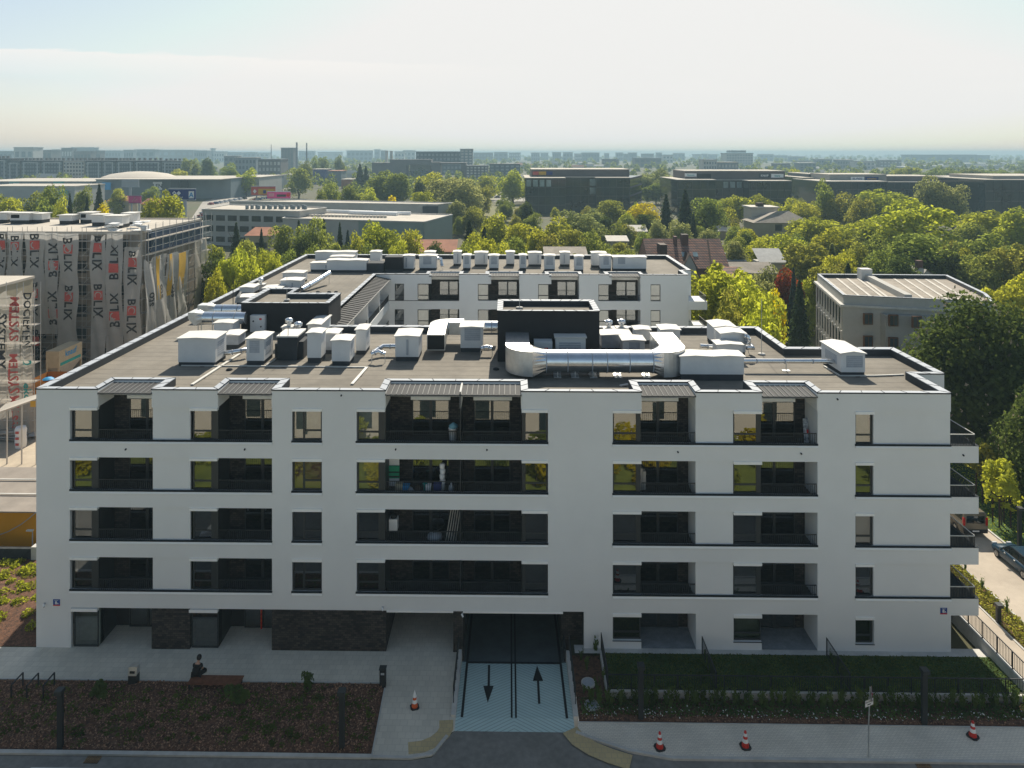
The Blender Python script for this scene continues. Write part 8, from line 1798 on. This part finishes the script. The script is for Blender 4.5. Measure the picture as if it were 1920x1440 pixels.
# white hospital, terminal, mid rows
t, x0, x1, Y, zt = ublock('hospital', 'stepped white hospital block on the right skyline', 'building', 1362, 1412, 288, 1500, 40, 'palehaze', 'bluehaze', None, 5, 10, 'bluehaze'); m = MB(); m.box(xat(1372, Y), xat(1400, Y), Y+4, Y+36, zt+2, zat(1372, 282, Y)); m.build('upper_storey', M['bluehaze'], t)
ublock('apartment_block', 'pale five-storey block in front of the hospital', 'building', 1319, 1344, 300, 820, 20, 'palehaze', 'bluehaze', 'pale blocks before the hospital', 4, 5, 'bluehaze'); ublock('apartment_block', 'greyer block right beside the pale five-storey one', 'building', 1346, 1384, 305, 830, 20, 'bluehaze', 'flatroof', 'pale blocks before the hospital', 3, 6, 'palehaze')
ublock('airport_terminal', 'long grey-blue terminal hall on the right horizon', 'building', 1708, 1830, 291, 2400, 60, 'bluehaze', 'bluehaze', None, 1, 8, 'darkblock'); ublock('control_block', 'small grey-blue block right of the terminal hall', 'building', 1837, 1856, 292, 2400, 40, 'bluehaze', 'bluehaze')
# rows of far blocks, left to right along the skyline
rng = random.Random(77); far = []
for (u0, u1, vt, d) in ((-10, 22, 284, 1500), (26, 62, 277, 1250), (64, 96, 282, 1350), (98, 112, 281, 1700), (115, 135, 278, 1500), (134, 176, 277, 1900), (138, 170, 284, 1300), (176, 188, 283, 1450), (192, 226, 283, 2100), (232, 250, 282, 1800), (252, 290, 281, 1900), (292, 330, 282, 2400), (330, 362, 282, 2300), (364, 388, 283, 2000), (395, 400, 279, 2300), (392, 420, 285, 2300), (424, 452, 286, 2700), (456, 478, 286, 2600), (478, 505, 287, 2900), (440, 480, 296, 900), (484, 526, 299, 820), (420, 446, 293, 1100), (560, 590, 284, 3000), (596, 640, 286, 2900), (650, 698, 283, 2500), (702, 711, 281, 2700), (714, 724, 283, 2300), (740, 758, 285, 2300), (756, 778, 283, 2500), (888, 924, 287, 2500), (926, 952, 286, 2600), (954, 976, 287, 2900), (996, 1012, 287, 2600), (1014, 1028, 287, 3000), (1036, 1052, 286, 2500), (1056, 1074, 286, 2500), (1078, 1091, 289, 2500), (1092, 1124, 287, 2400), (1134, 1142, 288, 2800), (1156, 1168, 287, 2700), (1170, 1178, 289, 2600), (1180, 1194, 287, 2500), (1204, 1226, 289, 2500), (1232, 1241, 287, 2600), (1243, 1262, 291, 2200), (1264, 1284, 288, 2900), (1300, 1316, 290, 2900), (1318, 1326, 289, 3000), (1330, 1345, 290, 3000), (1424, 1450, 290, 2700), (1452, 1476, 292, 3000), (1480, 1510, 294, 2500), (1490, 1520, 302, 1500), (1530, 1560, 299, 1500), (1570, 1600, 300, 1350), (1604, 1640, 303, 1300), (1650, 1690, 301, 1500), (1500, 1530, 306, 1150), (1455, 1482, 307, 1150), (1190, 1240, 297, 1500), (1130, 1160, 299, 1500)): far.append((u0, u1, vt, d))
far.sort(key=lambda q: q[0]+q[1])
for i, (u0, u1, vt, d) in enumerate(far):
    mm = rng.choice(['bluehaze', 'palehaze', 'bluehaze', 'brownblock']); hz = d > 1200
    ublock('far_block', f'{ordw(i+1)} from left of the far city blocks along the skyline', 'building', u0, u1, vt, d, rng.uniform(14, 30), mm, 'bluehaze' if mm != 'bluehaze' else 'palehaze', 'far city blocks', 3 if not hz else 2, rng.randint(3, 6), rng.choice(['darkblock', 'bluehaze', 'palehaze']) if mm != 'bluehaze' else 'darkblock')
# small far houses with red or pale roofs between the far trees
for i in range(60):
    d = rng.uniform(620, 1900); u = rng.uniform(20, 1900); Y = d+CY; X = xat(u, Y); w, l_ = rng.uniform(5, 9), rng.uniform(9, 22); h = rng.uniform(5, 8); far.append((u, X, Y)); mm = M[rng.choice(['palehaze', 'cream', 'lightgrey'])]
    LABELH = globals().setdefault('LABELH', []); t = thing('far_house', None, 'house', (X, Y, 0), 0, 'far low houses'); m = MB(); m.box(X-l_/2, X+l_/2, Y, Y+w, 0, h); m.build('wall', mm, t); m = MB(); m.add([(X-l_/2-.4, Y-.5, h), (X+l_/2+.4, Y-.5, h), (X+l_/2+.4, Y+w/2, h+3), (X-l_/2-.4, Y+w/2, h+3), (X+l_/2+.4, Y+w+.5, h), (X-l_/2-.4, Y+w+.5, h)], [(0, 1, 2, 3), (3, 2, 4, 5)]); m.build('roof', M[rng.choice(['redroofs', 'palehaze', 'felt_strip', 'bluegrey'])], t); LABELH.append((X/(Y-CY), t))
LABELH.sort(key=lambda q: q[0])
for i, (_, t) in enumerate(LABELH): t['label'] = f'{ordw(i+1)} from left of the small far houses among the distant trees'
# aircraft stands of the airport read as pale specks: low pale sheds
for i in range(16):
    u = 1690+i*15+rng.uniform(-4, 4); d = rng.uniform(1150, 1750); ublock('airport_shed', f'{ordw(i+1)} from left of the pale low sheds before the terminal', 'shed', u, u+rng.uniform(10, 26), PY+(CZ-6)*F/d, d, 20, 'palehaze', 'white', 'pale sheds before the terminal')
# ================================================================== trees
WL, WW = 'behind the west wing', 'behind the wrapped building'
for a in ((410, 508, 46, 104, 'round', 'bright'), (432, 470, 64, 112, 'round', 'bright'), (462, 452, 60, 124, 'round', 'mid'), (492, 470, 62, 118, 'round', 'bright'), (520, 478, 56, 116, 'round', 'bright'), (400, 470, 60, 116, 'round', 'dark'), (545, 470, 50, 135, 'round', 'mid'), (470, 490, 60, 108, 'round', 'bright')):
    T(*a, f'{ {"bright": "yellow-green", "mid": "mid-green", "dark": "dark green"}[a[5]] } leafy tree', WL)
for a in ((443, 416, 26, 190, 'conifer', 'conifer'), (490, 428, 22, 178, 'conifer', 'conifer'), (560, 412, 26, 175, 'conifer', 'conifer'), (607, 408, 26, 175, 'conifer', 'conifer'), (637, 416, 24, 172, 'conifer', 'conifer'), (652, 430, 22, 170, 'conifer', 'blue')):
    T(*a, 'dark conifer' if a[5] != 'blue' else 'bluish conifer', 'between the salmon-roofed house and the halls')
for a in ((530, 424, 56, 165, 'round', 'mid'), (585, 410, 60, 165, 'round', 'mid'), (572, 440, 50, 150, 'round', 'dark'), (620, 440, 50, 148, 'round', 'mid'), (665, 438, 46, 150, 'round', 'bright'), (712, 416, 72, 158, 'round', 'bright'), (770, 432, 46, 156, 'tall', 'bright'), (748, 452, 36, 150, 'round', 'bright'), (820, 455, 56, 150, 'round', 'dark'), (690, 460, 46, 140, 'round', 'mid'), (590, 462, 56, 128, 'round', 'mid'), (640, 462, 44, 130, 'round', 'dark')):
    T(*a, f'{ {"bright": "yellow-green", "mid": "mid-green", "dark": "dark green"}[a[5]] } broad tree', 'in front of the pale halls')
for a in ((20, 372, 60, 205, 'round', 'bright'), (62, 362, 56, 220, 'round', 'mid'), (100, 348, 42, 220, 'tall', 'mid'), (86, 372, 60, 205, 'round', 'mid'), (118, 372, 34, 190, 'round', 'bright'), (155, 350, 30, 250, 'round', 'mid'), (222, 354, 30, 330, 'round', 'bright'), (305, 361, 68, 190, 'flat', 'bright'), (194, 384, 46, 185, 'round', 'gold'), (-12, 366, 60, 205, 'round', 'mid')):
    T(*a, f'{ {"bright": "yellow-green", "mid": "mid-green", "gold": "golden-green"}[a[5]] } tree', WW)
for a in ((131, 362, 22, 215, 'conifer', 'conifer'), (186, 344, 25, 260, 'conifer', 'conifer'), (257, 396, 14, 180, 'conifer', 'conifer'), (163, 368, 20, 230, 'conifer', 'conifer')):
    T(*a, 'dark spruce', WW)
BW = 'beyond the back wing'
for a in ((880, 412, 40, 178, 'conifer', 'conifer'), (908, 424, 30, 170, 'conifer', 'conifer')): T(*a, 'dark conifer', BW)
for a in ((935, 402, 76, 190, 'round', 'bright'), (905, 440, 60, 150, 'round', 'bright'), (975, 420, 66, 180, 'round', 'bright'), (960, 445, 60, 150, 'round', 'mid'), (1010, 432, 60, 165, 'round', 'bright'), (1050, 408, 64, 200, 'round', 'bright'), (1035, 440, 56, 160, 'round', 'olive'), (1085, 396, 80, 215, 'round', 'grey'), (1072, 432, 66, 170, 'round', 'olive'), (1110, 436, 60, 165, 'round', 'mid'), (990, 380, 36, 270, 'round', 'dark'), (945, 458, 46, 132, 'round', 'bright'), (895, 460, 50, 132, 'round', 'bright'), (865, 455, 40, 140, 'round', 'mid')):
    T(*a, f'{ {"bright": "yellow-green", "mid": "mid-green", "olive": "olive", "grey": "grey-green", "dark": "dark green"}[a[5]] } leafy tree', BW)
GO = 'in front of the dark glass offices'
for a in ((1145, 376, 58, 280, 'round', 'olive'), (1205, 382, 66, 270, 'round', 'gold'), (1180, 400, 40, 250, 'round', 'bright'), (1115, 392, 40, 260, 'round', 'grey'), (1232, 412, 38, 215, 'round', 'grey'), (1275, 414, 40, 210, 'round', 'grey'), (1210, 402, 42, 240, 'round', 'dark'), (1160, 420, 42, 215, 'round', 'mid'), (1322, 372, 64, 235, 'tall', 'mid'), (1375, 368, 60, 290, 'flat', 'bright'), (1430, 366, 72, 295, 'flat', 'bright'), (1482, 372, 64, 285, 'flat', 'bright'), (1350, 390, 56, 260, 'round', 'bright'), (1510, 380, 56, 270, 'round', 'bright'), (1545, 336, 36, 275, 'poplar', 'mid'), (1576, 362, 56, 270, 'round', 'olive'), (1615, 372, 60, 250, 'flat', 'olive'), (1655, 356, 80, 290, 'flat', 'bright')):
    T(*a, f'{ {"bright": "yellow-green", "mid": "mid-green", "olive": "olive", "gold": "golden-green", "grey": "grey-green", "dark": "dark green"}[a[5]] } {"poplar" if a[4] == "poplar" else "tree"}', GO)
for a in ((1249, 363, 36, 240, 'conifer', 'conifer'), (1285, 354, 38, 240, 'conifer', 'conifer'), (1300, 400, 24, 215, 'conifer', 'conifer')): T(*a, 'tall dark spruce', GO)
RT = 'in the right wood above the grey building'
for a in ((1748, 330, 60, 285, 'tall', 'grey'), (1788, 348, 54, 280, 'tall', 'grey'), (1715, 379, 140, 185, 'round', 'bright'), (1722, 440, 130, 150, 'round', 'mid'), (1850, 396, 110, 215, 'flat', 'bright'), (1905, 392, 80, 200, 'round', 'bright'), (1860, 440, 110, 160, 'flat', 'mid'), (1815, 420, 70, 200, 'round', 'mid'), (1900, 460, 90, 140, 'flat', 'olive'), (1895, 512, 100, 112, 'flat', 'bright'), (1840, 480, 80, 140, 'round', 'mid'), (1790, 470, 80, 145, 'round', 'dark')):
    T(*a, f'{ {"bright": "yellow-green", "mid": "mid-green", "olive": "olive", "gold": "golden-green", "grey": "grey-green", "dark": "dark green"}[a[5]] } {"poplar-like tree" if a[4] == "tall" else "broad tree"}', RT)
RM = 'between the brick house and the grey building'
for a in ((1520, 408, 90, 215, 'flat', 'bright'), (1590, 412, 86, 205, 'flat', 'bright'), (1560, 430, 84, 175, 'flat', 'bright'), (1515, 458, 110, 150, 'flat', 'olive'), (1475, 440, 70, 170, 'round', 'bright'), (1625, 420, 60, 190, 'round', 'mid'), (1640, 440, 60, 165, 'round', 'mid'), (1605, 456, 54, 150, 'round', 'olive'), (1570, 470, 60, 138, 'round', 'bright'), (1400, 430, 50, 200, 'round', 'bright'), (1380, 444, 44, 175, 'round', 'mid'), (1332, 432, 50, 200, 'round', 'grey'), (1425, 445, 50, 175, 'tall', 'bright'), (1450, 500, 70, 125, 'round', 'grey'), (1425, 520, 60, 118, 'round', 'grey'), (1545, 500, 70, 122, 'round', 'olive'), (1590, 492, 40, 128, 'conifer', 'conifer'), (1560, 455, 40, 150, 'conifer', 'grey'), (1488, 500, 26, 116, 'conifer', 'blue'), (1475, 505, 60, 122, 'round', 'red'), (1499, 522, 40, 110, 'conifer', 'conifer'), (1310, 424, 34, 215, 'round', 'mid'), (1650, 470, 70, 140, 'round', 'mid'), (1690, 480, 80, 135, 'round', 'dark')):
    T(*a, f'{ {"bright": "yellow-green", "mid": "mid-green", "olive": "olive", "grey": "grey-green", "dark": "dark green", "conifer": "dark conifer-like", "blue": "blue-green spruce-like", "red": "reddish-leaved"}[a[5]] } {"conifer" if a[4] == "conifer" else "garden tree"}', RM)
YG = 'beside the east end of the back wing'
for a in ((1348, 500, 130, 94, 'flat', 'bright'), (1395, 520, 130, 88, 'round', 'bright'), (1365, 548, 120, 78, 'flat', 'olive'), (1425, 555, 100, 80, 'round', 'bright'), (1325, 520, 70, 97, 'round', 'bright'), (1395, 568, 110, 74, 'flat', 'bright')): T(*a, f'{ {"bright": "bright yellow-green", "olive": "olive"}[a[5]] } spreading tree', YG)
T(1456, 545, 36, 98, 'round', 'gold', 'golden small tree', YG)
for k, u in enumerate((1437, 1462, 1490, 1518)): T(u, 560, 34, 118, 'shrub', 'mid', 'clipped green hedge bush', 'behind the pale green car', name='hedge_bush', cat='hedge')
for k, u in enumerate((1430, 1460, 1490, 1520)): T(u, 528, 34, 128, 'shrub', 'dark', 'dark hedge bush', 'in the second row behind the pale green car', name='hedge_bush', cat='hedge')
# near trees on the right
T(1825, 562, 215, 72, 'near', 'dark', 'big dark chestnut tree', 'beside the right end of the white building', low=.10)
T(1790, 655, 130, 82, 'nearflat', 'dark', 'lower dark chestnut tree', 'below the big chestnut', low=.12)
T(1962, 728, 140, 60, 'near', 'dark', 'chestnut tree with pale blossom tips', 'at the right picture edge', low=.12)
BL = MB(); rb = random.Random(8)
bme = CR['near'][0]; rgn = np.random.default_rng(3)
for o in [o for o in bpy.data.objects if o.parent is None and o.get('category') == 'tree' and any(c.data in CR['near']+CR['nearflat'] for c in o.children if c.data)]:
    c = o.children[0]; co = np.empty(len(c.data.vertices)*3, np.float32); c.data.vertices.foreach_get('co', co); co = co.reshape(-1, 3)[::4]; co = co[rgn.choice(len(co), 900)]; q = np.hypot(co[:, 0], co[:, 1])**2+(co[:, 2]-1)**2; co = co[q > .55]
    P3 = np.concatenate([co+np.array([0, 0, .01*j]) for j in range(3)]); b = obj_of('blossom', leaves_mesh(rgn, P3, rgn.normal(size=P3.shape), .022, 'blossom', [M['blossom']]), o); b.location = c.location; b.scale = c.scale
T(1905, 720, 90, 84, 'round', 'dark', 'dark green tree', 'behind the tree at the right picture edge', low=.1)
for k, (u, vb, vt, wd, lf) in enumerate(((1846, 940, 838, 62, 'olive'), (1878, 985, 868, 74, 'bright'), (1911, 960, 880, 66, 'olive'), (1842, 905, 820, 50, 'mid'), (1872, 900, 815, 60, 'mid'))):
    X, Y = onz(u, vb); H = zat(u, vt, Y); tree(X, Y, H, wd*(Y-CY)/F/2, 'small', lf, 'staked young tree', 'on the grass verge beside the drive', low=.32)
for k in range(9):
    X, Y = 43.0+k*.8+random.uniform(-.6, .6), 9+k*2.2; tree(X, Y, random.uniform(1.2, 2.4), random.uniform(1.0, 1.6), 'shrub', random.choice(['olive', 'mid', 'shrub', 'red']), 'verge bush', 'along the far side of the grass verge', name='verge_bush', cat='shrub')
def stake(X, Y, lab):
    t = thing('tree_stake', lab, 'tree stake', (X, Y, 0), 0, 'wooden tree stakes on the verge'); m = MB()
    for dx in (-.45, .45): m.bar((X+dx, Y-.4, 0), (X+dx, Y-.4, 2.3), .09); m.bar((X+dx, Y+.4, 0), (X+dx, Y+.4, 2.3), .09)
    m.build('post', M['brown_wood'], t); m = MB(); m.bar((X-.45, Y-.4, 2.15), (X+.45, Y-.4, 2.15), .06); m.bar((X-.45, Y+.4, 2.15), (X+.45, Y+.4, 2.15), .06); m.build('rail', M['brown_wood'], t)
stake(*onz(1878, 985), 'wooden frame of stakes round the young tree behind the teal car'); stake(*onz(1846, 940), 'wooden frame of stakes round the young tree near the van')
# middle distance, left and centre
FM = 'around the far road'
for a in ((352, 297, 24, 640, 'poplar', 'mid'), (365, 298, 20, 640, 'poplar', 'mid'), (388, 297, 32, 640, 'round', 'dark'), (430, 306, 32, 560, 'round', 'mid'), (462, 316, 40, 500, 'flat', 'bright'), (335, 318, 36, 560, 'round', 'bright'), (560, 316, 46, 470, 'round', 'mid'), (572, 302, 24, 620, 'tall', 'mid'), (590, 292, 18, 800, 'poplar', 'mid'), (605, 294, 22, 780, 'poplar', 'mid'), (637, 292, 22, 800, 'round', 'mid'), (675, 306, 24, 560, 'conifer', 'conifer'), (686, 310, 20, 540, 'conifer', 'conifer'), (618, 344, 44, 330, 'round', 'mid'), (658, 348, 44, 320, 'round', 'mid'), (690, 352, 36, 320, 'round', 'bright'), (600, 356, 30, 310, 'round', 'mid'), (722, 322, 60, 400, 'round', 'mid'), (748, 326, 50, 390, 'round', 'mid'), (806, 324, 56, 380, 'round', 'bright'), (785, 338, 28, 370, 'round', 'dark'), (840, 334, 70, 330, 'tall', 'grey'), (875, 336, 70, 320, 'tall', 'grey'), (905, 348, 40, 340, 'round', 'olive'), (790, 360, 44, 300, 'round', 'bright'), (733, 368, 22, 290, 'shrub', 'gold'), (860, 378, 50, 270, 'round', 'grey'), (890, 388, 44, 260, 'round', 'olive'), (962, 320, 50, 420, 'round', 'bright'), (945, 372, 34, 330, 'round', 'mid'), (912, 330, 40, 460, 'round', 'bright'), (285, 350, 30, 360, 'round', 'mid')):
    T(*a, f'{ {"bright": "yellow-green", "mid": "mid-green", "olive": "olive", "gold": "golden", "grey": "grey-green", "dark": "dark green", "conifer": "dark coniferous"}[a[5]] } {"poplar" if a[4] == "poplar" else "tree"}', FM)
FR = 'among the far right trees'
for a in ((1235, 318, 70, 480, 'flat', 'grey'), (1215, 326, 40, 470, 'round', 'grey'), (1255, 330, 50, 460, 'flat', 'grey'), (1498, 318, 44, 460, 'tall', 'bright'), (1490, 332, 36, 440, 'round', 'bright'), (1505, 344, 30, 420, 'round', 'bright'), (1230, 345, 60, 420, 'flat', 'mid'), (1700, 313, 44, 640, 'flat', 'bright'), (1740, 316, 50, 620, 'flat', 'mid'), (1780, 316, 60, 620, 'flat', 'mid'), (1820, 317, 60, 620, 'flat', 'mid'), (1865, 318, 60, 620, 'flat', 'mid'), (1905, 319, 60, 620, 'flat', 'mid')):
    T(*a, f'{ {"bright": "yellow-green", "mid": "mid-green", "grey": "grey-green"}[a[5]] } tree', FR)
# filling the gardens: individually planted smaller trees
rng = random.Random(99)
def fill(n, u0, u1, d0, d1, h0, h1, leafs, where, avoid=()):
    for i in range(n):
        u = rng.uniform(u0, u1); d = rng.uniform(d0, d1); Y = d+CY; X = xat(u, Y)
        if any(a <= u <= b and c <= d <= e for a, b, c, e in avoid): continue
        H = rng.uniform(h0, h1); lf = rng.choice(leafs); tree(X, Y, H, H*rng.uniform(.32, .46), rng.choice(['round', 'flat', 'round']), lf, f'{ {"bright": "yellow-green", "mid": "mid-green", "olive": "olive", "grey": "grey-green", "dark": "dark green", "gold": "golden"}[lf] } small tree', where)
fill(52, 860, 1210, 128, 260, 5, 9.5, ['bright', 'mid', 'olive', 'dark'], 'in the gardens beyond the back wing')
fill(50, 1365, 1700, 120, 240, 5, 9.5, ['bright', 'mid', 'olive', 'grey'], 'in the gardens right of the brick house', ((1395, 1540, 205, 260), (1415, 1480, 145, 175)))
fill(18, 1660, 1925, 112, 180, 6, 10, ['bright', 'mid', 'olive'], 'under the right wood')
fill(26, 395, 700, 126, 178, 5, 9, ['mid', 'bright', 'dark'], 'left of the halls')
fill(24, 850, 1560, 255, 345, 5, 9, ['mid', 'olive', 'bright'], 'between the meadow and the glass offices')
# far woods that read as one mass
rngn = np.random.default_rng(4); Pn, Sz = [], []
def wood(n, u0, u1, d0, d1, h0, h1, per, leaf):
    for i in range(n):
        d = math.exp(rngn.uniform(math.log(d0), math.log(d1))); Y = d+CY; X = xat(rngn.uniform(u0, u1), Y); H = rngn.uniform(h0, h1); r = H*.42
        q = rngn.normal(size=(per, 3)); q /= np.linalg.norm(q, axis=1, keepdims=True); q[:, 2] = np.abs(q[:, 2]); q *= (1-.3*rngn.uniform(0, 1, (per, 1)))
        Pn.append(q*np.array([r, r, H*.72])+np.array([X, Y, H*.28])); Sz.append(np.full(per, leaf*(.6+d/900)))
wood(520, -60, 1980, 560, 1300, 7, 14, 70, 1.0)
wood(700, -60, 1980, 1200, 3600, 9, 17, 46, 1.1)
wood(260, 600, 1980, 420, 640, 6, 11, 80, .9)
wood(500, -60, 1980, 3200, 6900, 10, 20, 26, 1.0)
Pn = np.concatenate(Pn); Sz = np.concatenate(Sz); Nr = rngn.normal(size=Pn.shape)*.6; Nr[:, 2] += .6; Nr[:, 1] -= .3
tag(obj_of('distant_woods', leaves_mesh(rngn, Pn, Nr, Sz, 'distant_woods', [leafmat('far_leaves', (.19, .22, .035), (.08, .11, .025), .5)])), kind='stuff')
flush_labels()
# ------------------------------------------------------------------ distant cars
cc = ['white', 'silver', 'black', 'grey', 'red', 'blue', 'white', 'silver', 'beige']
protos = {}
rng = random.Random(12)
def far_car(col, X, Y, rz, lab, group):
    if col not in protos: t = make_car(col, lab, (X, Y, 0), rz, group=group, detail=False); protos[col] = t
    else: t = copy_tree(protos[col]); t.location = (X, Y, 0.02); t.rotation_euler = (0, 0, rz); t['label'] = lab; t['group'] = group
def car_row(spots, where, group):
    by = {}
    for (u, v, rz) in spots: col = rng.choice(cc); by.setdefault(col, []).append((u, v, rz))
    for col, l_ in by.items():
        l_.sort()
        for i, (u, v, rz) in enumerate(l_): X, Y = onz(u, v); far_car(col, X, Y, rz, f'{ordw(i+1)} {col} car from left {where}', group)
car_row([(792+k*7.2+rng.uniform(-1, 1), 362+rng.uniform(-.4, .4), rng.choice((.1, 3.2))) for k in range(27)]+[(800+k*9.0, 366.5, rng.choice((.1, 3.2))) for k in range(21)]+[(815+k*13, 371.5, R(90)) for k in range(12)], 'in the far car park', 'cars in the far car park')
car_row([(430+k*7+rng.uniform(-3, 3), 392-k*2.2+rng.uniform(-3, 3), R(rng.choice((20, 70, 110)))) for k in range(16)]+[(362+k*4, 428-k*5.5, R(100)) for k in range(7)]+[(540+k*6, 347-k*1.1+rng.uniform(-2, 2), R(120)) for k in range(14)]+[(395+k*9, 384-k*1.5, R(60)) for k in range(8)], 'on the far road and its junction', 'cars on the far road')
car_row([(855+k*11, 414+rng.uniform(-1.5, 1.5), R(rng.choice((0, 90)))) for k in range(6)]+[(1100+k*15, 436+rng.uniform(-3, 3), R(rng.choice((0, 90)))) for k in range(7)], 'in the yards beyond the back wing', 'cars in the yards')
# ------------------------------------------------------------------ the air
m = MB(); m.box(-7400, 7400, -420, 7200, -4.0, 46); hz = m.build('haze', [], kind='stuff')
hm = bpy.data.materials.new('haze_air'); hm.use_nodes = True; t = hm.node_tree; t.nodes.clear(); o = t.nodes.new('ShaderNodeOutputMaterial'); pv = t.nodes.new('ShaderNodeVolumePrincipled')
pv.inputs['Color'].default_value = (.52, .75, .87, 1); pv.inputs['Density'].default_value = 0.00033; pv.inputs['Anisotropy'].default_value = 0.0
t.links.new(pv.outputs[0], o.inputs['Volume']); hz.data.materials.append(hm)
